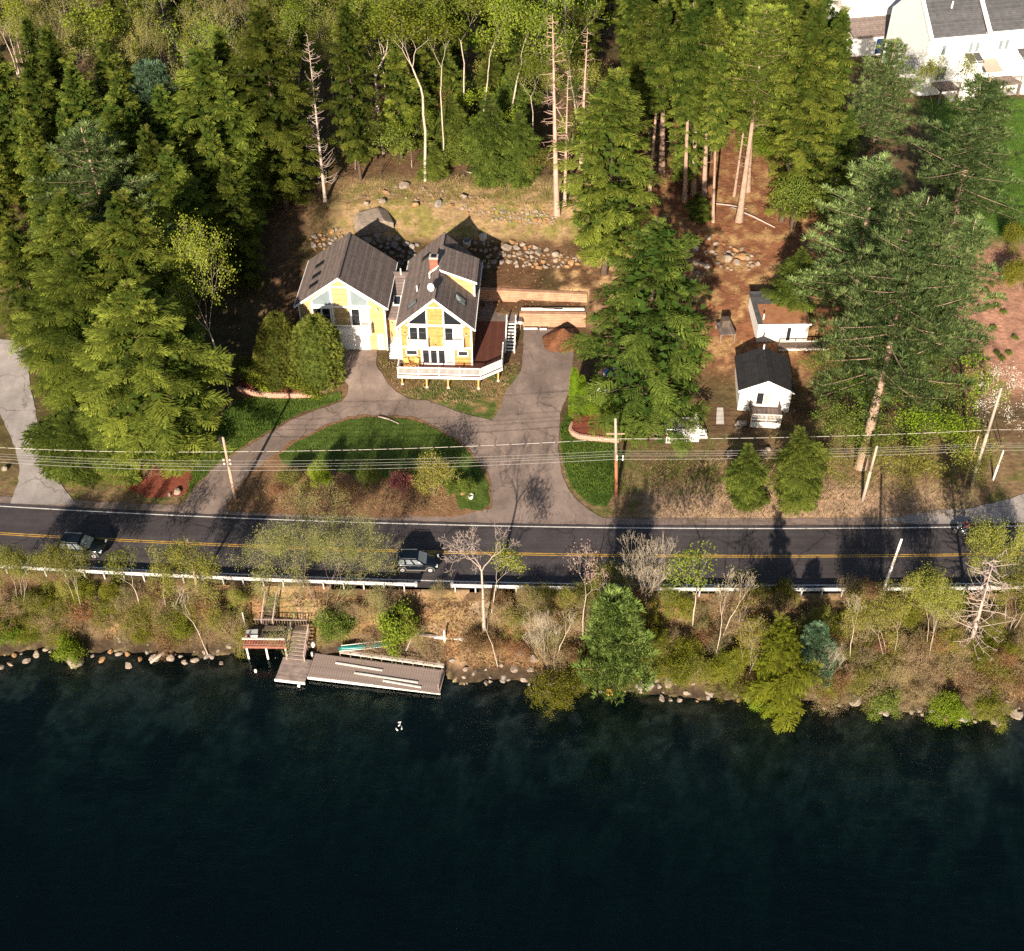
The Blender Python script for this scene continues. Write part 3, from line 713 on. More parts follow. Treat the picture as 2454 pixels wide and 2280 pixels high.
def lamp(x, y, z, parent):
    l = MB().box(x - .07, x + .07, y - .16, y, z - .02, z + .26).build('wall_lamp', 'black', parent); MB().box(x - .05, x + .05, y - .165, y - .161, z + .03, z + .2).build('pane', 'clear_lamp', l)
for x in (-3.4, 3.35, -.1): lamp(x, -.005, 6.9 if abs(x) > 1 else 5.35, house)

def railing(parent, a, b, z, h=1.0, m='white', posts=None, pw=.12, base=True, bal=.125, name='railing', bt=.035):
    """rail between a and b (x,y): posts are parts, thin balusters one joined part"""
    ax, ay = a; bx_, by_ = b; L_ = math.hypot(bx_ - ax, by_ - ay); n = posts if posts is not None else max(2, int(L_ / 2.0) + 1)
    za, zb = (z if hasattr(z, '__len__') else (z, z))
    r_ = MB().bar((ax, ay, za + h), (bx_, by_, zb + h), .12, .08).build(name, m, parent)
    MB().bar((ax, ay, za + .12), (bx_, by_, zb + .12), .08, .07).build('bottom_rail', m, r_)
    for i in range(n):
        t_ = i / max(1, n - 1); x = ax + (bx_ - ax) * t_; y = ay + (by_ - ay) * t_; zz = za + (zb - za) * t_
        MB().box(x - pw / 2, x + pw / 2, y - pw / 2, y + pw / 2, zz, zz + h + .1).build('post', m, r_)
    mb_ = MB(); k = int(L_ / bal)
    for i in range(1, k):
        t_ = i / k; x = ax + (bx_ - ax) * t_; y = ay + (by_ - ay) * t_; zz = za + (zb - za) * t_
        mb_.box(x - bt / 2, x + bt / 2, y - bt / 2, y + bt / 2, zz + .14, zz + h - .03)
    setp(mb_.build('balusters', m, r_), kind='stuff')
    return r_
def balcony(x0, x1, z, dp):
    b = MB().box(x0, x1, -dp, -.006, z - .22, z).build('balcony', 'white', house)
    def rr(a, c):
        L_ = math.hypot(c[0] - a[0], c[1] - a[1])
        MB().bar((*a, z + .95), (*c, z + .95), .1, .07).build('top_rail', 'white', b)
        MB().bar((*a, z + .1), (*c, z + .1), .07, .06).build('bottom_rail', 'white', b)
        mb_ = MB()
        for i in range(int(L_ / .13) + 1):
            t_ = i / int(L_ / .13); x = a[0] + (c[0] - a[0]) * t_; y = a[1] + (c[1] - a[1]) * t_
            mb_.box(x - .018, x + .018, y - .018, y + .018, z + .1, z + .93)
        setp(mb_.build('balusters', 'white', b), kind='stuff')
    rr((x0 + .05, -dp + .05), (x1 - .05, -dp + .05)); rr((x0 + .05, -dp + .06), (x0 + .05, -.05)); rr((x1 - .05, -dp + .06), (x1 - .05, -.05))
balcony(-3.15, -.8, 5.7, .8); balcony(.8, 3.15, 5.7, .8)

# garage wing
BX0, BX1, BE, BR, BY0, BY1 = -15.75, -6.05, 8.25, 11.75, 3.55, 12.75
GZ = 2.15
MB().prism(gable_wall(BX0, BX1, BE, BR, 0, 0, GZ), 'y', BY0, BY0 + .2).build('front_wall', 'yellow_clapboard', house)
MB().prism(gable_wall(BX0, BX1, BE, BR, 0, 0, GZ), 'y', BY1 - .2, BY1).build('back_wall', 'yellow_clapboard', house)
for x in (BX0, BX1 - .2): MB().box(x, x + .2, BY0 + .2, BY1 - .2, GZ, BE).build('side_wall', 'yellow_clapboard', house)
BM = (BX0 + BX1) / 2; kb = (BR - BE) / ((BX1 - BX0) / 2)
for sx in (-1, 1):
    xe = BM + sx * ((BX1 - BX0) / 2 + OV)
    roof_slab(xe, BM, BE - OV * kb + .2, BR + .2, BY0 - .42, BY1 + .35).build('roof', 'shingle', house)
    trim_rake(house, xe, BM, BE - OV * kb + .2, BR + .2, BY0 - .424)
    MB().box(min(xe + sx * .01, xe + sx * .1), max(xe + sx * .01, xe + sx * .1), BY0 - .4, BY1 + .3, BE - OV * kb - .06, BE - OV * kb + .13).build('gutter', 'white', house)
MB().bar((BM, BY0 - .46, BR + .23), (BM, BY1 + .35, BR + .23), .3, .06).build('ridge_cap', 'shingle', house)
for y in (5.3, 7.3, 9.6): skylight(house, BM - 3.2, y, .8, 1.3, BX0, BX1, BE, BR)
yg = BY0
window(house, BM - 3.4, BM - 1.2, 5.35, 7.85, yg, 2, name='sliding_door', tw=.15)
window(house, BM + .95, BM + 3.1, 5.35, 7.85, yg, 2, name='sliding_door', tw=.15, blinds=['glass', 'blind'])
quad_window(house, [(BM - 3.4, 8.1), (BM - 1.0, 8.1), (BM - 1.0, 10.6), (BM - 3.4, 8.75)], yg, 'glass_pale')
quad_window(house, [(BM + 3.1, 8.1), (BM + 1.0, 8.1), (BM + 1.0, 10.6), (BM + 3.1, 8.9)], yg, 'glass_pale')
for a in ((BM - 3.6, BM + 3.4, 7.86, 8.08), (BM - 1.2, BM + 1.1, 10.45, 10.65)): MB().box(a[0], a[1], yg - .05, yg - .002, a[2], a[3]).build('trim_band', 'white', house)
for x in (BM - 1.12, BM + .85): MB().box(x, x + .18, yg - .055, yg - .003, 5.3, 10.6).build('trim_band', 'white', house)
for x in (BX0 - .05, BX1 - .11): MB().box(x, x + .16, yg - .05, yg + .12, GZ, BE).build('corner_board', 'white', house)
gb = MB().box(BM - 4.4, BM + 3.3, yg - 1.15, yg - .006, 4.95, 5.2).build('garage_balcony', 'white', house)
def gr(a, c, z):
    L_ = math.hypot(c[0] - a[0], c[1] - a[1]); MB().bar((*a, z + .95), (*c, z + .95), .1, .07).build('top_rail', 'white', gb); MB().bar((*a, z + .1), (*c, z + .1), .07, .06).build('bottom_rail', 'white', gb)
    n = int(L_ / .13); mb_ = MB()
    for i in range(n + 1):
        t_ = i / n; x = a[0] + (c[0] - a[0]) * t_; y = a[1] + (c[1] - a[1]) * t_; mb_.box(x - .018, x + .018, y - .018, y + .018, z + .1, z + .93)
    setp(mb_.build('balusters', 'white', gb), kind='stuff')
gr((BM - 4.35, yg - 1.1), (BM + 3.25, yg - 1.1), 5.2); gr((BM + 3.25, yg - 1.09), (BM + 3.25, yg - .05), 5.2); gr((BM - 4.35, yg - 1.09), (BM - 4.35, yg - .05), 5.2)
for x in (-4.35, -1.6, 1.2, 3.25): MB().box(BM + x - .06, BM + x + .06, yg - 1.16, yg - 1.04, 5.2, 6.3).build('post', 'white', gb)
gd = MB().box(BM - 2.9, BM + 2.9, yg - .09, yg - .008, GZ + .02, 4.75).build('garage_door', 'white', house)
for i in range(4):
    for j in range(6): MB().box(BM - 2.8 + j * .94, BM - 2.8 + j * .94 + .84, yg - .11, yg - .0905, GZ + .1 + i * .66, GZ + .1 + i * .66 + .56).build('panel', 'white', gd)
MB().box(BM - 3.1, BM + 3.3, yg - .05, yg - .0085, 4.76, 4.94).build('trim_band', 'white', house)
lamp(BM + 4.1, yg - .005, 7.6, house); lamp(BM - 4.0, yg - .005, 7.6, house)
window(house, BM + 3.75, BM + 4.55, GZ + .1, 4.4, yg, 1, 'blind', name='side_door', tw=.12)
# linking entry
CX0, CX1 = -6.05, -3.95
MB().prism([(4.3, 6.0), (10.6, 8.35), (10.6, 8.15), (4.3, 5.8)], 'x', CX0 - .3, CX1 + .1).build('link_roof', 'shingle', house)
MB().prism([(10.6, 8.35), (12.3, 6.6), (12.3, 6.4), (10.6, 8.15)], 'x', CX0 - .3, CX1 + .1).build('link_roof', 'shingle', house)
MB().box(CX0 + .01, CX1 - .01, 4.7, 4.9, GZ, 6.02).build('entry_wall', 'yellow_clapboard', house)
dr = MB().box(CX0 + 1.15, CX0 + 2.0, 4.62, 4.695, 3.2, 5.4).build('entry_door', 'wood_post', house)
MB().box(CX0 + 1.2, CX0 + 1.95, 4.6, 4.619, 4.3, 5.3).build('pane', 'glass', dr)
MB().box(CX0 + 1.28, CX0 + 1.32, 4.57, 4.619, 4.1, 4.2).build('handle', 'chrome', dr)
MB().box(CX0 + .95, CX0 + 1.13, 4.64, 4.698, 3.2, 5.55).build('trim_band', 'white', house)
lamp(CX0 + .55, 4.695, 5.0, house)
sk = MB().bar((-5.0, 5.9, 6.72), (-5.0, 7.2, 7.2), .9, .12).build('skylight', 'white', house)
MB().bar((-5.0, 6.02, 6.84), (-5.0, 7.08, 7.23), .66, .03).build('pane', 'glass', sk)
MB().tube([(-4.9, 10.2, 8.0), (-4.9, 10.2, 9.0)], .07, 8).build('vent_pipe', 'white', house)
st = MB().box(CX0 + .35, CX1 + .0, 3.35, 4.695, 2.95, 3.18).build('entry_steps', 'white', house)
for i in range(7):
    y1_ = 3.34 - i * .3; z1_ = 3.18 - (i + 1) * .2
    MB().box(CX0 + .35, CX1 + .15, y1_ - .29, y1_, z1_ - .18, z1_).build('tread', 'white', st)
for x in (CX0 + .3, ):
    MB().bar((x, 1.3, 2.6), (x, 4.2, 4.2), .06, .06).build('handrail', 'dark_metal', st)
    for q in range(4): MB().box(x - .03, x + .03, 1.4 + q * .9, 1.46 + q * .9, 1.7 + q * .5, 2.65 + q * .5).build('post', 'dark_metal', st)

# ------------------------------------------------------------------ deck round the front and side
deck = empty('deck', HO, HR, 'red-brown deck with white railing wrapped round the front of the yellow house', 'deck')
dk = [(-4.25, -2.15), (5.0, -2.15), (7.35, -.3), (7.35, 8.85), (4.03, 8.85), (4.03, -.008), (-4.25, -.008)]
MB().prism(dk, 'z', FZ - .08, FZ).build('deck_boards', 'deck_red', deck)
for a, b in (((-4.25, -2.15), (5.0, -2.15)), ((5.0, -2.15), (7.35, -.3)), ((7.35, -.3), (7.35, 8.85)), ((-4.25, -.05), (-4.25, -2.15))):
    MB().bar((*a, FZ - .26), (*b, FZ - .26), .08, .34).build('fascia', 'white', deck)
railing(deck, (-4.2, -2.1), (5.0, -2.1), FZ, posts=5)
railing(deck, (5.0, -2.1), (7.3, -.28), FZ, posts=2, bal=.1)
railing(deck, (7.3, -.28), (7.3, 3.0), FZ, posts=3)
railing(deck, (-4.2, -2.1), (-4.2, -.1), FZ, posts=2)
for x, y in ((-3.8, -2.0), (-1.05, -2.0), (1.35, -2.0), (4.75, -2.0), (6.9, -.6)):
    g = tz(HO[0] + x, HO[1] + y)
    p = MB().box(x - .08, x + .08, y - .08, y + .08, g - .1, FZ - .1).build('support_post', 'wood_post', deck)
    MB().lathe([(.2, g - .2), (.2, g + .12), (.16, g + .18)], (x, y, 0), 10).build('footing', 'concrete', p)
# chairs on the deck
for i, (x, y, rz) in enumerate(((-3.3, -.8, .4), (-2.4, -.7, -.5))):
    c0 = Vector((x, y, FZ)); c0.rotate(Matrix.Rotation(HR, 3, 'Z'))
    ct = empty('deck_chair', (HO[0] + c0.x, HO[1] + c0.y, FZ), HR + rz, 'tan slatted deck chair on the front deck, %s' % ('nearer the entry steps' if i == 0 else 'nearer the french doors'), 'chair', 'deck chairs')
    MB().box(-.28, .28, -.28, .28, .36, .42).build('seat', 'wood_post', ct)
    MB().prism([(.26, .42), (.32, .42), (.5, 1.05), (.44, 1.05)], 'x', -.28, .28).build('backrest', 'wood_post', ct)
    for a in (-1, 1):
        MB().box(a * .3 - .04, a * .3 + .04, -.3, .4, .6, .64).build('armrest', 'wood_post', ct)
        for b in (-.25, .25): MB().box(a * .28 - .03, a * .28 + .03, b - .03, b + .03, 0, .6).build('leg', 'wood_post', ct)
# old platform and stair beside the wall
plat = empty('platform', HO, HR, 'weathered grey wooden platform between the house and the timber walls', 'platform')
MB().box(4.05, 9.3, 8.88, 13.3, FZ - .1, FZ + .0).build('platform_boards', 'deck_grey', plat)
MB().box(8.55, 9.3, 8.80, 8.875, FZ - .3, FZ + .02).build('fascia', 'white', plat)
for x in (4.4, 6.5, 9.1): MB().box(x - .07, x + .07, 9.0, 9.14, 1.3, FZ - .1).build('support_post', 'deck_grey', plat)
stair = empty('deck_stair', HO, HR, 'white wooden stair with two handrails going down from the deck to the driveway side', 'stairs')
for i in range(10):
    y = 8.6 - i * .42; z = FZ - .18 * i - .02
    MB().box(7.55, 8.45, y - .26, y, z - .05, z).build('tread', 'white', stair)
for x in (7.47, 8.53):
    MB().bar((x, 8.8, FZ - .05), (x, 4.55, FZ - 1.85), .07, .26).build('stringer', 'white', stair)
    MB().bar((x, 8.8, FZ + .95), (x, 4.5, FZ - .9), .12, .08).build('handrail', 'white', stair)
    for i in range(4):
        y = 8.75 - i * 1.38; zb = FZ - .1 - .43 * i * 1.38
        MB().box(x - .06, x + .06, y - .06, y + .06, zb - .2, zb + 1.1).build('post', 'white', stair)
MB().box(7.3, 8.7, 3.9, 4.6, .95, 1.12).build('landing', 'concrete', stair)

# ------------------------------------------------------------------ timber walls behind the drive
def timber_wall(name, a, b, z0, z1, th, n, label, pieces=3):
    w_ = empty(name, (a[0], a[1], z0), math.atan2(b[1] - a[1], b[0] - a[0]), label, 'wall', 'stepped timber walls')
    L_ = math.hypot(b[0] - a[0], b[1] - a[1]); h = (z1 - z0) / n; rd_ = random.Random(len(label))
    for i in range(n):
        cuts = [0] + sorted(rd_.uniform(.1, .9) * L_ for _ in range(pieces - 1)) + [L_]
        for q in range(pieces):
            if cuts[q + 1] - cuts[q] < .2: continue
            off = rd_.uniform(0, .03) - .03 * i / n
            MB().box(cuts[q] + .012, cuts[q + 1] - .012, -off - .0, th, i * h + .02, (i + 1) * h - .02).build('timber', 'timber', w_)
    MB().box(.05, L_ - .05, .08, th - .03, 0, z1 - z0 - .04).build('backing', 'soil', w_)
    return w_
timber_wall('timber_wall', (.85, 117.45), (8.8, 117.25), 1.35, 3.36, .6, 9, 'lower pale timber retaining wall at the end of the driveway')
timber_wall('timber_wall', (-4.2, 121.05), (9.0, 119.95), 2.85, 4.42, .6, 7, 'upper pale timber retaining wall below the bare yard')
# things left on the terrace and at the wall foot
def beam(name, a, b, wd, ht, m, label, cat='timber', group='boards lying about'):
    mid = [(a[i] + b[i]) / 2 for i in range(3)]; A = Vector(a) - Vector(mid); B = Vector(b) - Vector(mid)
    o = MB().bar(A, B, wd, ht).build(name, m); o.location = mid; return setp(o, label, cat, group)
beam('white_beam', (1.1, 118.3, 3.45), (8.6, 118.25, 3.45), .28, .22, 'white_old', 'long whitish beam lying along the terrace between the timber walls')
beam('drain_pipe', (1.2, 118.7, 3.42), (6.0, 118.05, 3.6), .1, .1, 'black', 'black pipe lying over the whitish beam on the terrace', 'pipe')
beam('white_board', (1.4, 116.7, 1.75), (3.0, 116.7, 1.75), .18, .16, 'white', 'short white board at the foot of the lower timber wall, left of two')
beam('white_board', (3.3, 116.6, 1.75), (4.1, 116.6, 1.75), .18, .16, 'white', 'short white board at the foot of the lower timber wall, next to the soil heap')
# soil heap
rs = np.random.RandomState(5)
th = np.linspace(0, 2 * math.pi, 40, endpoint=False); rr_ = np.linspace(0, 1, 14)
V = [(0, 0, 2.05)]; 
for q in rr_[1:]:
    for a in th:
        rx = 2.7 * q * (1 + .12 * math.sin(3 * a + 1)); ry = 2.3 * q * (1 + .1 * math.cos(2 * a))
        V.append((rx * math.cos(a), ry * math.sin(a), 2.05 * (1 - q) ** 1.0 * (1 - .12 * q) + rs.uniform(-.12, .12) * (1 - q) - .08 * (q > .95)))
Fh = [(0, 1 + k, 1 + (k + 1) % 40) for k in range(40)]
for i in range(len(rr_) - 2):
    for k in range(40): Fh.append((1 + i * 40 + k, 1 + (i + 1) * 40 + k, 1 + (i + 1) * 40 + (k + 1) % 40, 1 + i * 40 + (k + 1) % 40))
mh = MB(); mh.add(V, Fh); mat('heap', (.075, .034, .022), .95, .4, 1.2, 1.0, 6, spec=.1, col2=(.20, .085, .04))
ho_ = mh.build('soil_heap', 'heap', None, True, (5.9, 114.2, 1.45)); setp(ho_, 'cone of dark red-brown soil at the top of the driveway', 'soil heap')

# ------------------------------------------------------------------ block-walled planting beds
def block_wall(name, pts, n, h, label, cat='wall'):
    P = [Vector(p) for p in pts]; base = P[0].copy()
    w_ = empty(name, base, 0, label, cat, 'curved block walls')
    # resample
    seg = [0]
    for i in range(1, len(P)): seg.append(seg[-1] + (P[i] - P[i - 1]).length)
    Lt = seg[-1]; nb = int(Lt / .42); bm_ = MB().box(-.2, .2, -.14, .14, .01, h - .01).mesh('block', 'block')
    for r_ in range(n):
        for k in range(nb):
            d = (k + .5 + .5 * (r_ % 2)) * Lt / nb
            if d > Lt: continue
            i = max(1, next((j for j in range(1, len(seg)) if seg[j] >= d), len(seg) - 1)); t_ = (d - seg[i - 1]) / (seg[i] - seg[i - 1])
            p = P[i - 1].lerp(P[i], t_); dv = P[i] - P[i - 1]
            o = link('block', bm_, w_, (p.x - base.x, p.y - base.y, p.z - base.z + r_ * h + random.Random(k * 9 + r_).uniform(-.006, .006))); o.rotation_euler = (0, 0, math.atan2(dv.y, dv.x) + random.Random(k + r_ * 31).uniform(-.03, .03)); 
    return w_
def smooth_path(pts, n=40):
    P = np.array(pts); t0 = np.arange(len(P)); t1 = np.linspace(0, len(P) - 1, n)
    return [tuple(np.interp(t1, t0, P[:, i])[k] for i in range(3)) for k in range(n)]
bw = [hit(*z5(*p)) for p in ((1378, 715), (1420, 735), (1500, 752), (1600, 760), (1700, 762), (1800, 757), (1880, 738), (1930, 712), (1945, 680))]
block_wall('block_wall', smooth_path(bw), 4, .16, 'curved pinkish block wall round the bed of rounded arborvitae')
sheet('planting_bed', [q[:2] for q in bw] + hp([z5(1930, 640), z5(1850, 600), z5(1600, 640), z5(1420, 680)]), 'mulch', .5, seed=12, jit=.02)
bw2 = [hit(*z8(*p)) for p in ((1672, 345), (1655, 385), (1672, 410), (1710, 428), (1780, 437), (1860, 445), (1935, 452))]
block_wall('block_wall', smooth_path(bw2), 4, .16, 'curved pinkish block wall beside the utility pole and columnar arborvitae')
sheet('planting_bed', [q[:2] for q in bw2] + hp([z8(1960, 330), z8(1850, 270), z8(1720, 240), z8(1690, 290)]), 'mulch', .5, seed=13, jit=.02)

# ------------------------------------------------------------------ cottage and shed
def simple_railing(parent, a, b, z, h, m, n, bal=.14):
    MB().bar((*a, z + h), (*b, z + h), .09, .06).build('top_rail', m, parent); MB().bar((*a, z + .12), (*b, z + .12), .07, .05).build('bottom_rail', m, parent)
    L_ = math.hypot(b[0] - a[0], b[1] - a[1]); mb_ = MB(); k = max(2, int(L_ / bal))
    for i in range(1, k):
        t_ = i / k; x = a[0] + (b[0] - a[0]) * t_; y = a[1] + (b[1] - a[1]) * t_; mb_.box(x - .02, x + .02, y - .02, y + .02, z + .12, z + h)
    setp(mb_.build('balusters', m, parent), kind='stuff')
    for i in range(n):
        t_ = i / (n - 1); x = a[0] + (b[0] - a[0]) * t_; y = a[1] + (b[1] - a[1]) * t_; MB().box(x - .05, x + .05, y - .05, y + .05, z - .05, z + h + .06).build('post', m, parent)
cot = empty('cottage', (27.4, 101.25, 0), R(-4), 'small white cottage with a black gable roof and railed front porch', 'cottage')
hw, ze, zr = 2.75, 4.25, 5.55
MB().prism([(-hw, 1.2), (hw, 1.2), (hw, ze), (0, zr), (-hw, ze)], 'y', 0, .15).build('front_wall', 'white', cot)
MB().prism([(-hw, 1.2), (hw, 1.2), (hw, ze), (0, zr), (-hw, ze)], 'y', 5.7, 5.85).build('back_wall', 'white', cot)
for x in (-hw, hw - .15): MB().box(x, x + .15, .15, 5.7, 1.2, ze).build('side_wall', 'white', cot)
for sx in (-1, 1):
    kk = (zr - ze) / hw
    roof_slab(sx * (hw + .25), 0, ze - .25 * kk + .15, zr + .15, -.3, 6.1, .14).build('roof', 'shingle_black', cot)
    MB().prism([(0, zr + .16), (sx * (hw + .25), ze - .25 * kk + .16), (sx * (hw + .25), ze - .25 * kk - .06), (0, zr - .06)], 'y', -.36, -.302).build('rake_trim', 'white', cot)
MB().bar((0, -.32, zr + .18), (0, 6.1, zr + .18), .22, .05).build('ridge_cap', 'shingle_black', cot)
MB().tube([(0, 5.6, zr), (0, 5.6, zr + .8)], .09, 8).build('vent_pipe', 'white_old', cot)
lv = MB().lathe([(.2, -.03), (.2, 0)], (-.1, -.01, 4.95), 14, 'y').build('gable_vent', 'concrete', cot)
window(cot, -1.0, .7, 2.3, 4.0, 0, 2, name='window', tw=.09, blinds=['glass', 'blind'])
po = MB().box(-1.6, 1.6, -2.6, -.008, 1.95, 2.08).build('porch', 'deck_grey', cot)
simple_railing(po, (-1.55, -2.55), (1.55, -2.55), 2.08, .85, 'white_old', 3)
simple_railing(po, (-1.55, -2.5), (-1.55, -.1), 2.08, .85, 'dock_dark', 2)
simple_railing(po, (1.55, -2.5), (1.55, -.1), 2.08, .85, 'dock_dark', 2)
MB().box(-1.6, 1.6, -2.66, -2.6, 1.2, 1.95).build('skirt', 'white_old', po)
for x in (-1.5, 0, 1.5): MB().box(x - .06, x + .06, -2.5, -2.38, .5, 1.95).build('leg', 'deck_grey', po)
shd = empty('shed', (31.0, 112.0, 0), R(1.5), 'white flat-roofed cabin with brown pine needles over its grey roof', 'shed')
MB().box(-2.9, 2.9, 0, .15, 2.6, 5.55).build('front_wall', 'white_old', shd)
MB().box(-2.9, -2.75, .15, 5.75, 2.6, 5.7).build('side_wall', 'white', shd)
MB().box(2.75, 2.9, .15, 5.75, 2.6, 5.7).build('side_wall', 'white', shd)
MB().box(-2.9, 2.9, 5.75, 5.9, 2.6, 5.9).build('back_wall', 'white', shd)
MB().prism([(-.25, 5.56), (6.1, 5.92), (6.1, 6.06), (-.25, 5.70)], 'x', -3.05, 3.05).build('roof', 'shingle_grey', shd)
MB().prism([(-.1, 5.712), (3.6, 5.922), (3.6, 5.945), (-.1, 5.735)], 'x', -2.5, 2.9).build('needle_layer', 'needle_roof', shd)
MB().box(-3.05, 3.05, -.30, -.252, 5.50, 5.71).build('fascia', 'white', shd)
MB().tube([(-2.3, .7, 5.7), (-2.3, .7, 6.5)], .08, 8).build('vent_pipe', 'white_old', shd)
window(shd, .35, 1.0, 3.2, 5.2, 0, 1, name='door', tw=.1)
sd = MB().box(-.6, 5.2, -1.4, -.008, 3.05, 3.18).build('porch', 'deck_grey', shd)
simple_railing(sd, (-.55, -1.35), (5.15, -1.35), 3.18, .85, 'dock_dark', 4, .12)
MB().bar((-.6, -1.35, 4.07), (5.2, -1.35, 4.07), .14, .05).build('cap_rail', 'white_old', sd)
MB().box(-.6, 5.2, -1.46, -1.4, 2.2, 3.1).build('skirt', 'white_old', sd)
# old table frame left of the shed, porch under the hemlock, ramp
tb = empty('wood_rack', (24.6, 113.0, float(terr(24.6, 113.0))), .1, 'weathered grey wooden rack standing left of the shed', 'rack')
MB().box(-.9, .9, -1.3, 1.3, .95, 1.02).build('top', 'deck_grey', tb)
for x in (-.8, .8):
    for y in (-1.2, 1.2): MB().box(x - .06, x + .06, y - .06, y + .06, -.2, .95).build('leg', 'deck_grey', tb)
MB().box(-.4, .5, .2, 1.1, 1.02, 1.9).build('bin', 'dock_dark', tb)
px0 = hit(1600, 1062)
fp = empty('front_porch', (px0[0], px0[1], px0[2]), 0, 'white railed porch with lattice skirt half hidden under the large hemlock', 'porch')
MB().box(-.2, 3.3, 0, 3.2, .85, .95).build('floor', 'white_old', fp)
lat = MB()
for i in range(17): lat.box(-.2 + i * .21, -.2 + i * .21 + .07, -.05, -.02, .02, .85)
for i in range(4): lat.box(-.2, 3.3, -.052, -.018, .05 + i * .21, .12 + i * .21)
setp(lat.build('lattice', 'white', fp), kind='stuff')
MB().box(-.2, 3.3, -.06, -.01, .85, .95).build('fascia', 'white', fp)
simple_railing(fp, (-.15, .05), (3.25, .05), .95, .85, 'white', 3); simple_railing(fp, (3.25, .1), (3.25, 3.1), .95, .85, 'white', 2)
MB().bar((3.3, 1.2, 1.7), (4.1, -.2, .9), .08, .08).build('handrail', 'white', fp)
for i in range(4): MB().box(3.35, 4.2, 1.1 - i * .32, 1.4 - i * .32, .7 - i * .2, .76 - i * .2).build('tread', 'white', fp)
q = hp([(1718, 978), (1733, 978), (1735, 1018), (1716, 1018)])
setp(sheet('footpath', q, 'concrete', .06, seed=14, jit=.0), kind='structure')

# ------------------------------------------------------------------ town house at the upper right
tw_ = empty('town_house', (59.9, 168.2, 0), R(12), 'long white town house with dark roofs and rear balconies at the top right', 'town house')
Lx, Dp, ze, zr = 36.0, 12.0, 16.9, 22.0
MB().box(0, Lx, 0, .2, 6.5, ze).build('rear_wall', 'white', tw_)
MB().prism([(0, 6.5), (Dp, 6.5), (Dp, ze), (Dp / 2, zr), (0, ze)], 'x', 0, .2).build('gable_wall', 'white', tw_)
MB().box(.2, Lx, Dp - .2, Dp, 6.5, ze).build('front_wall', 'white', tw_)
x = 0.0
for i, wd in enumerate((8.75, 9.0, 9.0, 9.0)):
    dz = .0 if i % 2 == 0 else .45; dy = 0 if i % 2 == 0 else -.5
    MB().prism([(-.4 + dy, ze - .3 + dz), (Dp / 2, zr + dz), (Dp / 2, zr + .2 + dz), (-.4 + dy, ze - .1 + dz)], 'x', x + .35, x + wd - .05).build('roof', 'shingle_grey', tw_)
    MB().prism([(Dp + .4, ze - .3 + dz), (Dp / 2, zr + dz), (Dp / 2, zr + .2 + dz), (Dp + .4, ze - .1 + dz)], 'x', x + .35, x + wd - .05).build('roof', 'shingle_grey', tw_)
    MB().prism([(-.5 + dy, ze - .5 + dz), (Dp / 2, zr + dz), (Dp / 2, zr + .3 + dz), (-.5 + dy, ze + .0 + dz)], 'x', x - .15, x + .34).build('parapet', 'white', tw_)
    MB().box(x, x + wd, -.52 + dy, -.42 + dy, ze - .42 + dz, ze - .1 + dz).build('gutter', 'white', tw_)
    MB().tube([(x + 4.2, 3.0, ze + 2.5), (x + 4.2, 3.0, ze + 3.7 + dz)], .12, 8).build('vent_pipe', 'white', tw_)
    x += wd
for x in (2.3, 6.6, 7.6, 11.3, 12.3, 16.5): window(tw_, x, x + .75, 14.0, 15.6, 0, 1, 'glass_pale', tw=.08)
for x in (2.2, 9.0, 16.5): window(tw_, x, x + 1.7, 10.3, 12.4, 0, 2, 'glass_pale', name='sliding_door', tw=.1)
for x in (6.4, 14.8):
    b = MB().box(x, x + 2.0, -1.8, -.01, 6.8, 13.4).build('bay', 'white', tw_)
    MB().prism([(-2.0, 13.2), (-.01, 13.9), (-.01, 14.0), (-2.0, 13.3)], 'x', x - .1, x + .95).build('bay_roof', 'shingle_grey', b)
    MB().prism([(-2.0, 13.2), (-.01, 13.9), (-.01, 14.0), (-2.0, 13.3)], 'x', x + 1.15, x + 2.1).build('bay_roof', 'shingle_grey', b)
for x in (2.0, 8.6, 12.0, 17.0):
    b = MB().box(x, x + 3.0, -3.0, -.01, 9.8, 10.0).build('balcony', 'deck_grey', tw_)
    simple_railing(b, (x + .05, -2.95), (x + 2.95, -2.95), 10.0, 1.0, 'deck_grey', 3, .2)
    for xx in (x + .1, x + 2.9): MB().box(xx - .12, xx + .12, -2.95, -2.7, 6.8, 9.8).build('leg', 'deck_grey', b)
mat('awning', (.42, .30, .24), .8, .1, 2)
MB().prism([(-2.9, 12.0), (-.02, 12.9), (-.02, 12.95), (-2.9, 12.05)], 'x', 8.8, 11.4).build('awning', 'awning', tw_)
tv = empty('far_house', (52.0, 186.0, 0), R(12), 'white house end with a brown lower roof behind the town house gable', 'house')
MB().box(0, 9.5, 0, 8, 8, 14.2).build('wall', 'white', tv)
MB().prism([(-.3, 14.2), (4.0, 17.5), (8.3, 14.2)], 'x', -.3, 9.8).build('roof', 'white_old', tv)
MB().prism([(-4.0, 11.2), (-.01, 12.8), (-.01, 13.0), (-4.0, 11.4)], 'x', .3, 9.0).build('lower_roof', 'shingle', tv)
MB().box(.5, 8.8, -3.6, -.02, 8, 11.25).build('porch_wall', 'white', tv)
MB().box(4.5, 7.5, -3.66, -3.61, 8.4, 10.8).build('garage_door', 'paint_blue', tv)
# lawn and patio behind it
setp(sheet('patio', [(64.5, 166.6), (86, 171), (85.5, 173.6), (64, 169.1)], 'concrete', .06, seed=15, jit=0), kind='structure')
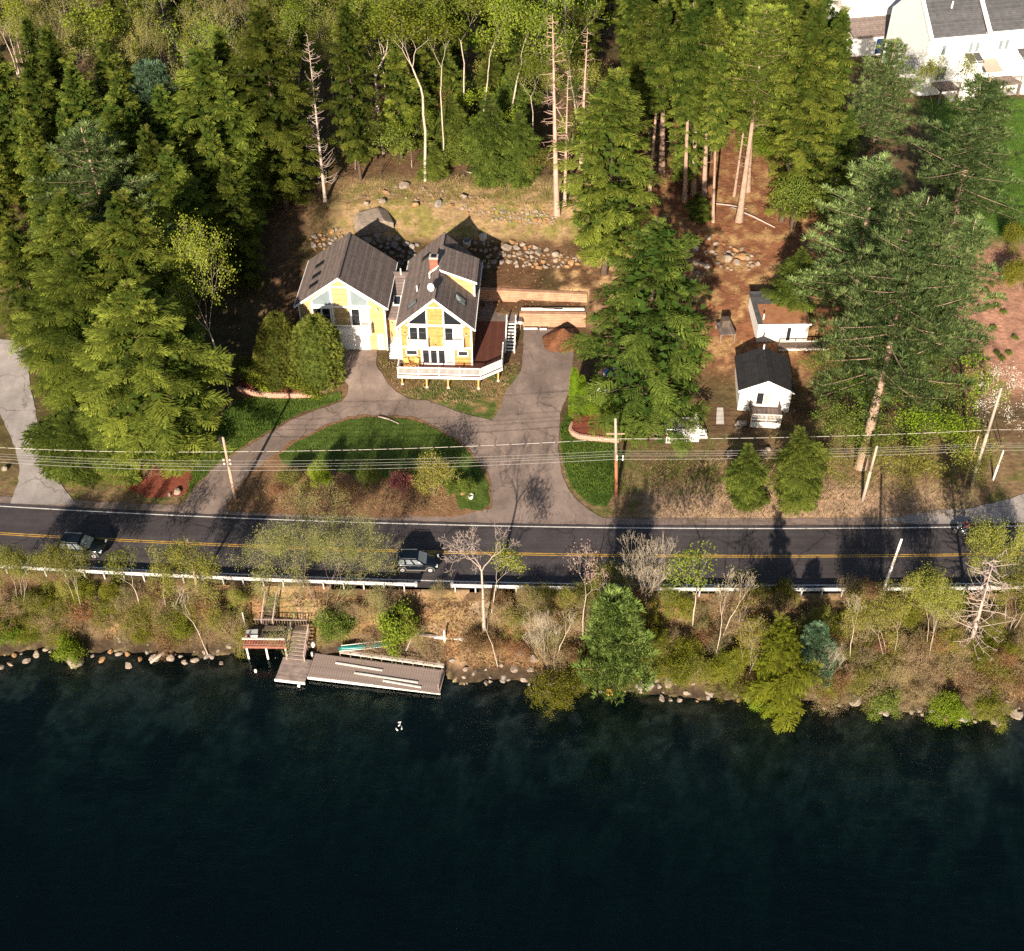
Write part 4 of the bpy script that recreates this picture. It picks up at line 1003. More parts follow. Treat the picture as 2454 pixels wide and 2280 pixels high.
# ------------------------------------------------------------------ plant building
def unit(v): return v / (np.linalg.norm(v, axis=-1, keepdims=True) + 1e-9)
def diamonds(segs):
    """segs: list of (x0,y0,z0, dx,dy,dz, halfwidth) -> (k,4,3)"""
    out = []
    for (x, y, z, dx, dy, dz, hw) in segs:
        d = np.array((dx, dy, dz)); s = np.cross(d, (0, 0, 1.0)); s = s / (np.linalg.norm(s) + 1e-9) * hw; p = np.array((x, y, z))
        out.append([p, p + d * .5 + s, p + d, p + d * .5 - s])
    return np.array(out)
def spray_unit():
    L = [(0, 0, 0, 1, 0, -.12, .06)]
    for x, l in ((.10, .50), (.34, .50), (.58, .40), (.78, .26)):
        for sg in (-1, 1):
            a = .82; L.append((x, 0, -.12 * x * x, l * math.cos(a), sg * l * math.sin(a), (-.10 + .12 * ((x * 7) % 1 - .5)) * l, .055))
    return diamonds(L)
def tuft_unit(n=12, seed=1, up=.35):
    r_ = random.Random(seed); L = []
    for i in range(n):
        a = 2 * math.pi * (i + r_.random() * .6) / n; e = r_.uniform(-.25, 1.0)
        L.append((0, 0, 0, .55 + .45 * math.cos(a) * math.cos(e), math.sin(a) * math.cos(e) * .8, math.sin(e) * .75 + up * .3, .07))
    return diamonds(L)
SPRAY, TUFT = spray_unit(), tuft_unit()
LEAF = np.array([[[0, 0, 0], [.5, .34, .06], [1, 0, 0], [.5, -.34, .06]]])
def basis(dirs, roll):
    x = unit(dirs); up = np.tile(np.array((0, 0, 1.0)), (len(x), 1))
    y = unit(np.cross(up, x)); z = np.cross(x, y)
    c, s = np.cos(roll)[:, None], np.sin(roll)[:, None]
    return x, y * c + z * s, z * c - y * s
def scatter_units(U, pos, dirs, size, roll, tint, jit=.0, rs=None):
    """place unit quads U (k,4,3) at n places -> V, F, tint"""
    x, y, z = basis(dirs, roll); B = np.stack([x, y, z], 1) * size[:, None, None]
    P = np.einsum('kqa,nab->nkqb', U, B) + pos[:, None, None, :]
    n, k = P.shape[:2]
    V = P.reshape(-1, 3); Fq = np.arange(len(V)).reshape(-1, 4)
    tn = np.repeat(tint, k * 4)
    if rs is not None: tn = tn + np.repeat(rs.uniform(-.3, .3, n * k), 4)
    return V, Fq, np.clip(tn, 0, 1)
def segtubes(segs, n=5):
    """segs (m, 8): p0, p1, r0, r1 -> V, F"""
    A = np.array(segs, float); p0, p1, r0, r1 = A[:, :3], A[:, 3:6], A[:, 6], A[:, 7]
    d = unit(p1 - p0); ref = np.where(np.abs(d[:, 2:3]) < .9, np.array([[0, 0, 1.0]]), np.array([[1.0, 0, 0]]))
    a = unit(np.cross(d, ref)); b = np.cross(a, d)
    th = np.arange(n) * 2 * math.pi / n
    ring = a[:, None, :] * np.cos(th)[None, :, None] + b[:, None, :] * np.sin(th)[None, :, None]
    V0 = p0[:, None, :] + ring * r0[:, None, None]; V1 = p1[:, None, :] + ring * r1[:, None, None]
    V = np.concatenate([V0, V1], 1).reshape(-1, 3); m = len(A)
    k = np.arange(n); k1 = (k + 1) % n
    Fq = (np.arange(m) * 2 * n)[:, None, None] + np.stack([k, k1, k1 + n, k + n], -1)[None]
    return V, Fq.reshape(-1, 4)
def trunk_segs(H, r0, bend, rs, n=12, top=1.0):
    z = np.linspace(0, H * top, n + 1); ph = rs.uniform(0, 6.28)
    x = bend * np.sin(z / H * 2.5 + ph) - bend * math.sin(ph); y = bend * np.cos(z / H * 2.1 + ph) - bend * math.cos(ph)
    r_ = r0 * (1 - z / H * .93); r_[0] *= 1.25
    P = np.column_stack([x, y, z])
    S_ = [list(P[i]) + list(P[i + 1]) + [r_[i], r_[i + 1]] for i in range(n)]
    return S_, (lambda q: np.array([np.interp(q, z, x), np.interp(q, z, y), q]))
VAR = {}
def variant(name, trunk_arr, tm, crown, cm):
    """prototype meshes: trunk (V,F) and crown (V,F,t)"""
    V, Fq = trunk_arr
    tme = npmesh(name + '_trunk', V, Fq, tm, smooth=True)
    cme = None
    if crown is not None and len(crown[0]): cme = npmesh(name + '_crown', crown[0], crown[1], cm, attr=crown[2])
    H = float(max(V[:, 2].max(), crown[0][:, 2].max() if cme else 0))
    Q_ = crown[0] if cme else V
    Rr = float(np.percentile(np.hypot(Q_[:, 0] - Q_[:, 0].mean(), Q_[:, 1] - Q_[:, 1].mean()), 98 if 'emlock' in name else 93))
    VAR[name] = (tme, cme, H, Rr)
def plume_unit(seed, rows=12):
    """one branch end: twigs to both sides of a stem, arched over, every twig two narrow needle blades"""
    r_ = random.Random(seed); L = []
    for i in range(rows):
        x = .03 + .93 * i / (rows - 1); zx = .10 * x - .20 * x * x
        l = (.34 * math.sin(math.pi * (.18 + .80 * x)) + .06) * r_.uniform(.75, 1.25)
        L.append((x, 0, zx, .17, r_.uniform(-.03, .03), .02 - .03 * x, .030))
        for sg in (-1, 1):
            a = r_.uniform(.65, 1.0); dx, dy = math.cos(a) * l, sg * math.sin(a) * l; zz = r_.uniform(-.05, .05)
            L.append((x, 0, zx, dx * .62, dy * .62, zz - .03, .028))
            L.append((x + dx * .45, dy * .45, zx + zz * .5 - .02, dx * .65, dy * .6, -.07 + zz, .026))
    return diamonds(L)
PLUMES = [plume_unit(i) for i in range(4)]
HPROF = ([0, .06, .25, .43, .61, .79, .9, 1], [.62, .74, .95, 1, .88, .52, .28, .04])
def hemlock(name, seed, H=24., Rm=5., base=.08, cm='hemlock', bark='bark', dens=1.0, lobes=.45, prof=HPROF):
    rs = np.random.RandomState(seed); T, cen = trunk_segs(H, H * .011, H * .006, rs)
    z0 = base * H; out = [[], [], [], []]
    def put(p, az, slope, size, roll, tint): out[rs.randint(4)].append((p[0], p[1], p[2], math.cos(az), math.sin(az), slope, size, roll, tint))
    z = z0; k = rs.uniform(0, 6); lob = [(rs.uniform(0, 6.28), rs.uniform(z0, H * .85), rs.uniform(.5, 1)) for _ in range(10)]
    while z < H * .985:
        t = (z - z0) / (H - z0); k += 2.399 + rs.uniform(-.35, .35)
        r_ = Rm * float(np.interp(t, *prof))
        for (la, lz, lw) in lob:
            da = (k - la + math.pi) % (2 * math.pi) - math.pi
            r_ *= 1 + lobes * lw * (math.exp(-(da / .6) ** 2 - ((z - lz) / (H * .07)) ** 2) - .10)
        Lb = max(.5, r_ * rs.uniform(.72, 1.12)); az = k; c0 = cen(z)
        sl = -.12 + .75 * t * t + rs.uniform(-.12, .12)
        d = np.array((math.cos(az), math.sin(az), sl))
        Lp = min(Lb, rs.uniform(1.7, 2.4)); st = c0 + d * (Lb - Lp)
        T.append([*c0, *(c0 + d * Lb * .8), .010 + .008 * Lb, .012])
        tn = rs.uniform(.25, .85)
        put(st, az, sl, Lp * 1.08, rs.uniform(-.35, .35), tn)
        for sg in (-1, 1):
            q = rs.uniform(.2, .5); put(st + d * Lp * q, az + sg * rs.uniform(.45, .8), sl - .08, Lp * rs.uniform(.55, .8), rs.uniform(-.5, .5) + sg * .25, tn + rs.uniform(-.2, .2))
        if Lb > 2.6:
            q = (Lb - Lp) * rs.uniform(.3, .8); put(c0 + d * q, az + rs.uniform(-.5, .5), sl + .12, rs.uniform(1.6, 2.2), rs.uniform(-.5, .5), rs.uniform(.0, .4))
        z += (.15 + .06 * rs.rand()) * max(.45, min(1, Lb / 3.2)) / dens
    top = cen(H * .95)
    for q in range(5): put((top[0], top[1], H * .95), q * 1.26, 2.2, H * .045, 0, .7)
    Vs, Fs, ts, n0 = [], [], [], 0
    for i in range(4):
        if not out[i]: continue
        A = np.array(out[i]); V, Fq, t_ = scatter_units(PLUMES[i], A[:, :3], A[:, 3:6], A[:, 6], A[:, 7], A[:, 8], rs=rs)
        Vs.append(V); Fs.append(Fq + n0); ts.append(t_); n0 += len(V)
    n = int(1500 * (H / 24) ** 1.2)          # inner twigs, all in the darkest needle colour
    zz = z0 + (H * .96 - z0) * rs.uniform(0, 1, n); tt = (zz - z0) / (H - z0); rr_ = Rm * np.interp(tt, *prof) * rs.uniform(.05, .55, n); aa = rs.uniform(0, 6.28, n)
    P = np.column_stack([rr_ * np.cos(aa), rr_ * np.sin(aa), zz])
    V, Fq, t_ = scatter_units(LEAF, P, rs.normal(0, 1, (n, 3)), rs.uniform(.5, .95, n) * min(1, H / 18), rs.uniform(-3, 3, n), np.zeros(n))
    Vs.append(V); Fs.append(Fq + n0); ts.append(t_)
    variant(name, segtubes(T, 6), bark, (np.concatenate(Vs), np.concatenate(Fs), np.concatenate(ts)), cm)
def pine(name, seed, H=27., Rm=6., base=.25, cm='pine', bark='bark_pine', step=1.05, flat=1.0, tr=.016, nb=5, round_=.6, gaps=.15, stub=0.0):
    rs = np.random.RandomState(seed); T, cen = trunk_segs(H, H * tr, H * .006, rs)
    z0 = base * H; z = z0; k = rs.uniform(0, 6); pos = []; dr = []; sz = []; ro = []; tn = []
    if stub:
        for zz in np.arange(H * stub, z0 + 2, .55):
            a = rs.uniform(0, 6.28); l = rs.uniform(.4, 1.6); c0 = cen(zz)
            T.append([*c0, c0[0] + math.cos(a) * l, c0[1] + math.sin(a) * l, zz + rs.uniform(-.2, .25), .04, .012])
    while z < H * .98:
        t = (z - z0) / (H - z0)
        r_ = Rm * ((1 - t) ** round_) * (.7 + .3 * min(1, t * 4))
        for b in range(nb):
            k += 2 * math.pi / nb + rs.uniform(-.35, .35)
            if rs.rand() < gaps: continue
            Lb = max(.5, r_ * rs.uniform(.55, 1.15)); az = k
            a0 = rs.uniform(-.08, .14) + .55 * t * t; b0 = rs.uniform(.05, .2)
            zz = z + rs.uniform(-.25, .25); c0 = cen(zz)
            f = lambda s: np.column_stack([c0[0] + np.cos(az) * Lb * s, c0[1] + np.sin(az) * Lb * s, zz + Lb * (a0 * s + b0 * s * s)])
            ss = np.array([0, .35, .7, 1.0]); P = f(ss)
            for i in range(3): T.append([*P[i], *P[i + 1], (.015 + .009 * Lb) * (1 - ss[i] * .8), (.015 + .009 * Lb) * (1 - ss[i + 1] * .8)])
            ns = max(3, int(Lb / .42)); s = np.linspace(max(.10, 1 - 5.0 / Lb), 1, ns); Q = f(s)
            for sg in (-1, 1):
                tl = (.34 * Lb * (1 - s) + .5) * rs.uniform(.7, 1.3, ns)
                aa = az + sg * rs.uniform(.5, 1.1, ns)
                for j in range(ns):
                    m_ = max(2, int(tl[j] / .3)); q = np.linspace(.35, 1, m_) * tl[j]
                    pos.append(np.column_stack([Q[j, 0] + np.cos(aa[j]) * q, Q[j, 1] + np.sin(aa[j]) * q, Q[j, 2] + q * .10 + rs.uniform(-.08, .1, m_) * flat]))
                    a2 = aa[j] + rs.uniform(-.7, .7, m_); dr.append(np.column_stack([np.cos(a2), np.sin(a2), rs.uniform(.1, .6, m_)]))
                    sz.append(rs.uniform(.36, .54, m_)); ro.append(rs.uniform(-.6, .6, m_)); tn.append(rs.uniform(.05, .75, m_))
            m_ = 3; pos.append(np.repeat(Q[-1:], m_, 0)); a2 = az + rs.uniform(-.6, .6, m_); dr.append(np.column_stack([np.cos(a2), np.sin(a2), rs.uniform(.2, .7, m_)])); sz.append(np.full(m_, .5)); ro.append(rs.uniform(-1, 1, m_)); tn.append(rs.uniform(.5, 1, m_))
        z += step * rs.uniform(.7, 1.25) * (1 - .45 * t)
    C = scatter_units(TUFT, np.concatenate(pos), np.concatenate(dr), np.concatenate(sz), np.concatenate(ro), np.concatenate(tn), rs=rs)
    n = int(700 * H / 26)                     # inner sprays in darker needle colours, close to the stem to hide it
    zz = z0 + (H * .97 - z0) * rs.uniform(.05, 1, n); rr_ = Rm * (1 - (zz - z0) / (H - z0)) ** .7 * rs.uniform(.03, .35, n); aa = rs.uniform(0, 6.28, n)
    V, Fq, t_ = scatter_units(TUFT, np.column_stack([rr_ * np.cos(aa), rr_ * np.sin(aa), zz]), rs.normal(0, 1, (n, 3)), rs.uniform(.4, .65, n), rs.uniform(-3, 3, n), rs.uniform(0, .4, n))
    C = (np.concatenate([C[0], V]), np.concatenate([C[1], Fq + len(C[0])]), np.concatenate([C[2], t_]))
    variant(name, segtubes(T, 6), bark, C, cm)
def leaves(tips, rs, per, spread, size, droop=.0):
    tips = np.asarray(tips); n = len(tips)
    p = np.repeat(tips, per, 0) + rs.normal(0, 1, (n * per, 3)) * spread
    d = unit(rs.normal(0, 1, (n * per, 3)) + np.array((0, 0, -droop)))
    base = np.repeat(rs.uniform(.1, .9, n), per)
    return scatter_units(LEAF, p, d, rs.uniform(.65, 1.35, n * per) * size, rs.uniform(-3, 3, n * per), base, rs=rs)
def grow(rs, p, d, L, r_, dep, S_, tips, k=(2, 3), ang=(.35, .8), dec=.72, up=.12, curve=.25, mids=None, rdec=.62):
    segs = 3 if dep > 2 else 2
    for i in range(segs):
        d2 = d + rs.normal(0, curve, 3) * .5 + np.array((0, 0, up * .5)); d2 = d2 / np.linalg.norm(d2)
        q = p + d2 * L / segs; r2 = max(.008, r_ * (1 - .28 / segs * 1.2))
        S_.append([*p, *q, r_, r2]); p, d, r_ = q, d2, r2
        if mids is not None and dep <= 2: mids.append(p)
    if dep == 0: tips.append(p); return
    n = rs.randint(k[0], k[1] + 1)
    ph = rs.uniform(0, 6.28)
    for i in range(n):
        a = rs.uniform(*ang); az = ph + 2 * math.pi * i / n + rs.uniform(-.5, .5)
        ref = np.array((0, 0, 1.0)) if abs(d[2]) < .95 else np.array((1.0, 0, 0))
        s = np.cross(d, ref); s /= np.linalg.norm(s); u_ = np.cross(s, d)
        nd = d * math.cos(a) + (s * math.cos(az) + u_ * math.sin(az)) * math.sin(a)
        grow(rs, p, nd, L * dec * rs.uniform(.75, 1.2), r_ * rdec, dep - 1, S_, tips, k, ang, dec, up, curve, mids, rdec)
def leafy(name, seed, H=20., trunk=.4, dep=4, per=14, spread=.5, size=.24, cm='spring', bark='bark_grey', stems=1, k=(2, 3), ang=(.3, .75), up=.15, tr=.013, lean=.08, dec=.72, droop=0., curve=.25, splay=.35, leaf_mid=False, nlev=5):
    """a broadleaf tree or shrub: trunk, limbs to a spread of twigs, leaves at the twig ends"""
    rs = np.random.RandomState(seed); S_ = []; tips = []; mids = [] if leaf_mid else None
    for q in range(stems):
        a = rs.uniform(0, 6.28); sp = (splay if stems > 1 else lean) * rs.uniform(.4, 1.1)
        d = np.array((math.cos(a) * sp, math.sin(a) * sp, 1.0)); d /= np.linalg.norm(d)
        tot = sum(dec ** i for i in range(dep + 1))
        if trunk > 0:
            p = np.array((math.cos(a), math.sin(a), 0)) * (.12 * stems if stems > 1 else 0); Lt = H * trunk * rs.uniform(.85, 1.1); r0 = H * tr / math.sqrt(stems)
            for i in range(nlev):
                d2 = d + rs.normal(0, .025, 3); d2 /= np.linalg.norm(d2); qn = p + d2 * Lt / nlev
                S_.append([*p, *qn, r0 * (1 - i * .3 / nlev), r0 * (1 - (i + 1) * .3 / nlev)]); p = qn
            r0 *= .68
        else: p = np.zeros(3); r0 = H * tr / math.sqrt(stems)
        grow(rs, p, d, H * (1 - trunk) / tot * 1.25, r0, dep, S_, tips, k, ang, dec, up, curve, mids)
    V, Fq = segtubes(S_, 5)
    tp = np.array(tips + (mids or []))
    C = leaves(tp, rs, per, spread, size, droop) if per > 0 else None
    variant(name, (V, Fq), bark, C, cm)
def snag(name, seed, H=25., r0=.38, n=60, bl=(.4, 1.8), bark='bark_snag', z0=.3, fat=1.0, up=.1):
    rs = np.random.RandomState(seed); T, cen = trunk_segs(H, r0, H * .004, rs, n=14)
    for i in range(n):
        z = H * (z0 + (1 - z0) * (i + rs.rand()) / n); a = rs.uniform(0, 6.28); l = rs.uniform(*bl) * (1.15 - z / H * .6); c0 = cen(z)
        p = np.array(c0); q = p + np.array((math.cos(a) * l * .6, math.sin(a) * l * .6, up * l * rs.uniform(-1, 1.5))); e = q + np.array((math.cos(a + rs.uniform(-.5, .5)) * l * .5, math.sin(a + rs.uniform(-.5, .5)) * l * .5, up * l * rs.uniform(0, 2)))
        T.append([*p, *q, .05 * fat, .032 * fat]); T.append([*q, *e, .032 * fat, .012])
        if l > 1.0:
            for _ in range(3):
                w_ = q + (e - q) * rs.rand(); T.append([*w_, *(w_ + rs.normal(0, .25, 3)), .02, .008])
    variant(name, segtubes(T, 6), bark, None, None)
def clipped(name, seed, H=6., Rr=1.9, n=5200, cm='arbor', size=.26, power=2.3, core=.9):
    """dense evergreen with a firm outline: upright sprays over an egg"""
    rs = np.random.RandomState(seed); th = rs.uniform(0, 6.28, n); t = rs.uniform(0, 1, n) ** .85
    prof = lambda t: np.clip(1 - np.abs((t - .32) / .69) ** power, 0, 1) ** .62
    bump = .82 + .34 * fbm(np.cos(th) * 2.2 + 5, np.sin(th) * 2.2 + t * 8, seed)
    rr = Rr * prof(t) * bump * rs.uniform(.86, 1.03, n)
    p = np.column_stack([rr * np.cos(th), rr * np.sin(th), t * H]); d = np.column_stack([np.cos(th) * .8, np.sin(th) * .8, rs.uniform(.2, 1.3, n)]) + rs.normal(0, .25, (n, 3))
    C = scatter_units(SPRAY[:5], p, d, rs.uniform(.7, 1.3, n) * size, rs.uniform(-1.6, 1.6, n), rs.uniform(.1, .9, n), rs=rs)
    m_ = 9; tt = np.linspace(.02, .97, m_); a = np.arange(14) * 2 * math.pi / 14
    rc = Rr * core * prof(tt)
    Vc = np.stack([rc[:, None] * np.cos(a), rc[:, None] * np.sin(a), np.repeat((tt * H)[:, None], 14, 1)], -1).reshape(-1, 3)
    i = np.arange(m_ - 1)[:, None] * 14 + np.arange(14)[None]; i2 = np.arange(m_ - 1)[:, None] * 14 + (np.arange(14)[None] + 1) % 14
    Fc = np.stack([i, i2, i2 + 14, i + 14], -1).reshape(-1, 4)
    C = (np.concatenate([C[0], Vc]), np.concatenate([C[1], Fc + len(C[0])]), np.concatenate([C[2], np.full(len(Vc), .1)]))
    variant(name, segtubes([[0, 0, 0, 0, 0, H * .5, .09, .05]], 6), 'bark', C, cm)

for i in range(5): hemlock('hemlock%d' % i, 11 + i, 24 + i % 3, 4.6 + .45 * (i % 4), .06 + .03 * (i % 3))
hemlock('hemlock_old0', 31, 25, 5.6, .13, dens=.9, lobes=.6)
hemlock('hemlock_wide', 33, 24, 7.4, .05, dens=.95, lobes=.55, cm='hemlock_deep')
hemlock('hemlock_old1', 32, 27, 4.6, .34, dens=.85, lobes=.6)
hemlock('hemlock_young0', 41, 8, 2.6, .02, dens=1.7, cm='hemlock_deep')
hemlock('hemlock_young1', 42, 9, 2.9, .02, dens=1.7, cm='hemlock_deep')
pine('pine0', 51, 28, 6.6, .22); pine('pine_great', 57, 30, 7.0, .31, gaps=.26, tr=.014, step=1.25, round_=.75); pine('pine1', 52, 26, 5.6, .18, gaps=.3, step=1.2, round_=.75); pine('pine2', 53, 24, 4.6, .3, gaps=.25)
hemlock('hemlock_tall0', 35, 27, 3.4, .46, bark='bark_pine', dens=.85, lobes=.6)
hemlock('hemlock_tall1', 36, 26, 3.0, .52, bark='bark_pine', dens=.8, lobes=.7)
pine('pine_tall', 54, 27, 3.6, .55, step=.9, cm='hemlock', stub=.18, tr=.012, gaps=.2, round_=.4)
pine('pine_blue', 55, 16, 3.6, .2, cm='pine_blue', step=.75, gaps=.08)
pine('pine_small', 56, 8.5, 3.2, .04, cm='pine_light', step=.55, gaps=.06, round_=.75)
leafy('maple0', 61, 21, .55, 5, 10, .6, .26, 'spring', 'bark_birch', ang=(.22, .65), up=.28, leaf_mid=True, tr=.0075, lean=.03)
leafy('maple1', 62, 20, .58, 5, 9, .6, .26, 'spring', 'bark_birch', ang=(.3, .75), up=.2, leaf_mid=True, tr=.007, lean=.03)
leafy('maple2', 63, 19, .25, 5, 6, .55, .25, 'olive', 'bark_grey', stems=2, ang=(.25, .7), up=.22, splay=.22, leaf_mid=True)
leafy('lime0', 64, 17, .18, 5, 14, .65, .27, 'lime', 'bark_grey', ang=(.35, .8))
leafy('lime1', 65, 9, .12, 5, 10, .4, .22, 'lime', 'bark_grey', ang=(.35, .85), leaf_mid=True)
leafy('brown0', 66, 16, .2, 5, 4, .5, .2, 'olive', 'bark_birch', stems=2, splay=.2, ang=(.22, .6), up=.28, leaf_mid=True)
leafy('brown1', 67, 15, .2, 5, 4, .5, .2, 'olive', 'bark_birch', stems=2, splay=.2, ang=(.22, .6), up=.28, leaf_mid=True)
leafy('spring_pair', 68, 18, .14, 5, 9, .5, .22, 'spring', 'bark_birch', stems=2, ang=(.35, .85), up=.1, splay=.3, leaf_mid=True)
leafy('dark_oak', 69, 17, .15, 5, 10, .5, .24, 'olive', 'bark', ang=(.35, .8), leaf_mid=True)
leafy('understory0', 71, 7, .08, 5, 14, .42, .22, 'green', 'bark', stems=2, splay=.3)
leafy('understory1', 72, 7, .08, 5, 14, .42, .22, 'lime', 'bark', stems=2, splay=.3)
leafy('understory2', 73, 7, .08, 5, 12, .42, .2, 'olive', 'bark', stems=3, splay=.35)
leafy('understory3', 74, 6, .08, 5, 9, .42, .2, 'rust', 'bark', stems=3, splay=.35)
leafy('willow', 75, 8.5, .08, 5, 10, .34, .11, 'willow', 'twig', stems=9, k=(2, 3), ang=(.3, .75), up=.02, splay=.75, droop=.3, leaf_mid=True, curve=.35)
leafy('dead_tree', 76, 8.5, .45, 6, 0, .3, .1, 'olive', 'bark_dead', k=(2, 3), ang=(.35, .85), up=.15, tr=.018, curve=.6)
leafy('bare_birch', 77, 9, .1, 6, 1, .25, .09, 'olive', 'bark_birch', stems=6, ang=(.2, .5), up=.25, splay=.32, tr=.012)
leafy('pink_bare', 78, 7, .3, 6, 2, .25, .11, 'pinkbud', 'bark_grey', ang=(.3, .7), up=.2)
leafy('lime_small', 79, 7, .3, 5, 16, .36, .17, 'spring', 'bark_birch', ang=(.3, .75), up=.2)
leafy('thin_birch', 80, 8, .42, 5, 2, .35, .12, 'olive', 'bark_birch', ang=(.2, .6), up=.3, lean=.25, tr=.010)
leafy('olive_tree', 81, 9, .2, 5, 10, .4, .16, 'olive', 'bark_birch', stems=3, ang=(.35, .85), up=.1, splay=.4, leaf_mid=True)
leafy('gold_tree', 82, 7, .1, 5, 8, .32, .15, 'gold', 'bark_birch', stems=4, ang=(.25, .6), up=.2, splay=.3)
leafy('blossom_tree', 83, 9, .15, 5, 9, .4, .15, 'blossom', 'bark', stems=2, ang=(.35, .8), splay=.25)
hemlock('gold_conifer', 84, 8.5, 2.8, .03, dens=.85, cm='gold_green', lobes=.8)
snag('snag0', 91, 25, .42, 75, (.6, 2.4), 'bark_snag', .28)
snag('snag1', 92, 17, .24, 50, (.4, 1.3), 'bark_snag', .3)
snag('snag2', 93, 24, .27, 130, (.5, 2.3), 'bark_dead', .12, up=.35, fat=.8)
snag('snag_grey', 94, 10, .24, 90, (1.0, 3.0), 'bark_dead', .08, fat=.8)
clipped('arbor_big', 101, 6.2, 2.35, 5200, 'arbor', .38, core=.8)
clipped('arbor_cone', 103, 6.6, 2.2, 5200, 'arbor', .38, 1.5, core=.8)
clipped('arbor_column', 102, 5.2, .85, 2600, 'lime', .22, 3.0)
SHRUB = {}
def shrub_kind(nm, seed, H, cm, per, spread, size, stems=6, bark='twig', dep=3, splay=.7):
    leafy(nm, seed, H, 0, dep, per, spread, size, cm, bark, stems=stems, k=(2, 3), ang=(.3, .8), up=.1, tr=.014, splay=splay, leaf_mid=True, curve=.35)
shrub_kind('shrub_olive', 111, 2.6, 'olive', 6, .22, .095, 9, dep=4)
shrub_kind('shrub_tan', 112, 2.6, 'drygrass', 3, .22, .085, 10, dep=4)
shrub_kind('shrub_rust', 113, 2.4, 'rust', 4, .22, .09, 9, dep=4)
shrub_kind('shrub_green', 114, 2.2, 'green', 9, .22, .11, 8, dep=4)
shrub_kind('shrub_lime', 115, 2.2, 'lime', 9, .22, .11, 8, dep=4)
shrub_kind('shrub_gold', 116, 2.6, 'gold_green', 8, .22, .10, 8, dep=4)
shrub_kind('shrub_twig', 117, 2.8, 'olive', 1, .2, .1, 10, dep=4)
shrub_kind('shrub_magenta', 118, 1.8, 'magenta', 9, .16, .12, 8)
shrub_kind('juniper', 119, 1.8, 'spring', 14, .22, .16, 9, splay=1.1)

NEXT = [0]
def plant(kind, loc, h, wd=None, name='tree', label=None, cat='tree', group=None, lean=None, queue_as=None, rz=None):
    """one tree or shrub: an Empty at its foot that parents its trunk and crown"""
    NEXT[0] += 1
    tme, cme, H, Rr = VAR[kind]
    sz = h / H; sx = (wd / 2 / Rr) if wd else sz * random.Random(NEXT[0]).uniform(.92, 1.08)
    o = empty(name, loc, 0, label, cat, group)
    o.scale = (sx, sx, sz)
    rz_ = random.Random(NEXT[0] * 7).uniform(0, 6.28) if rz is None else rz
    if lean:
        o.rotation_mode = 'QUATERNION'
        q = Vector((0, 0, 1)).rotation_difference(Vector((lean[0], lean[1], h)).normalized())
        from mathutils import Quaternion
        o.rotation_quaternion = q @ Quaternion((0, 0, 1), rz_)
    else: o.rotation_euler = (0, 0, rz_)
    link('trunk' if cat != 'shrub' else 'stems', tme, o)
    if cme: link('crown' if cat != 'shrub' else 'leaves', cme, o)
    if queue_as: queue(queue_as, o)
    return o
def plant_px(kind, base, top, wpx=None, **k):
    """foot and tip as seen in the survey picture (overview units)"""
    B = oh(*base); T = zat(top[0] * S, top[1] * S, B[1]); h = max(.8, T[2] - B[2])
    wd = wpx * S * depth(B[1], B[2] + h * .5) / F if wpx else None
    lean = (T[0] - B[0], 0) if abs(T[0] - B[0]) > .03 * h else None
    return plant(kind, B, h, wd, lean=lean, **k)
def plant_top(kind, top, h, wpx=None, **k):
    """tip as seen, height known: find where it stands"""
    z = 8.0 + h
    for _ in range(60):
        p = oat(*top, z); zn = tz(p[0], p[1]) + h; z += .5 * (zn - z)
    p = oat(*top, z); B = (p[0], p[1], tz(p[0], p[1]))
    wd = wpx * S * depth(B[1], B[2] + h * .6) / F if wpx else None
    return plant(kind, B, h, wd, **k)

# ---- trees of the wood, left part
W_L = 'trees of the wood beside and behind the house'
def T(kind, top, h, wpx, label, name='hemlock_tree', cat='tree', group=W_L): return plant_top(kind, top, h, wpx, label=label, name=name, cat=cat, group=group)
T('hemlock0', (385, 84), 24, 185, 'tall dark hemlock with pointed top just beside the leafless pale snag left of the house')
T('hemlock1', (500, 2), 26, 190, 'tallest broad hemlock between the pointed hemlock and the leafless pale snag')
T('pine_blue', (282, 113), 21, 118, 'small blue-green pine set among the dark hemlocks of the upper left wood', 'pine_tree')
T('hemlock2', (50, 108), 22, 120, 'narrow olive hemlock at the upper left edge, under the bare birches')
T('hemlock3', (132, 118), 22, 135, 'olive hemlock between the narrow edge hemlock and the small blue-green pine')
T('pine1', (165, 240), 24, 250, 'broad soft pine with pale clumped branch tips over the left hemlocks', 'pine_tree')
T('hemlock4', (318, 285), 20, 170, 'medium hemlock standing in front of the small blue-green pine')
T('hemlock1', (120, 365), 23, 190, 'large bright hemlock above the side driveway at far left')
T('hemlock0', (225, 372), 25, 215, 'big hemlock just behind the pale two-stemmed tree left of the house')
T('hemlock3', (20, 440), 18, 150, 'low olive hemlock at the left edge above the side driveway')
T('hemlock_old0', (668, 0), 23, 105, 'dark shaded hemlock behind the leafless pale snag')
T('hemlock2', (215, 190), 20, 130, 'shaded hemlock in the dip between the blue-green pine and the soft pine')
T('hemlock4', (450, 130), 20, 150, 'shaded hemlock tucked between the two tallest hemlocks of the wood')
plant_px('hemlock3', (320, 890), (250, 545), 300, label='front hemlock over the red mulch bed, its foot showing beside the road', name='hemlock_tree', cat='tree', group=W_L)
plant_px('hemlock1', (165, 800), (150, 480), 230, label='wide hemlock between the side driveway and the front hemlock', name='hemlock_tree', cat='tree', group=W_L)
plant_px('spring_pair', (445, 765), (395, 415), 215, label='pale two-stemmed tree with thin yellow-green leaves left of the garage', name='maple_tree', cat='tree', group=W_L)
T('lime0', (400, 8), 23, 150, 'bright yellow-green tree between hemlocks at the top of the wood', 'maple_tree')
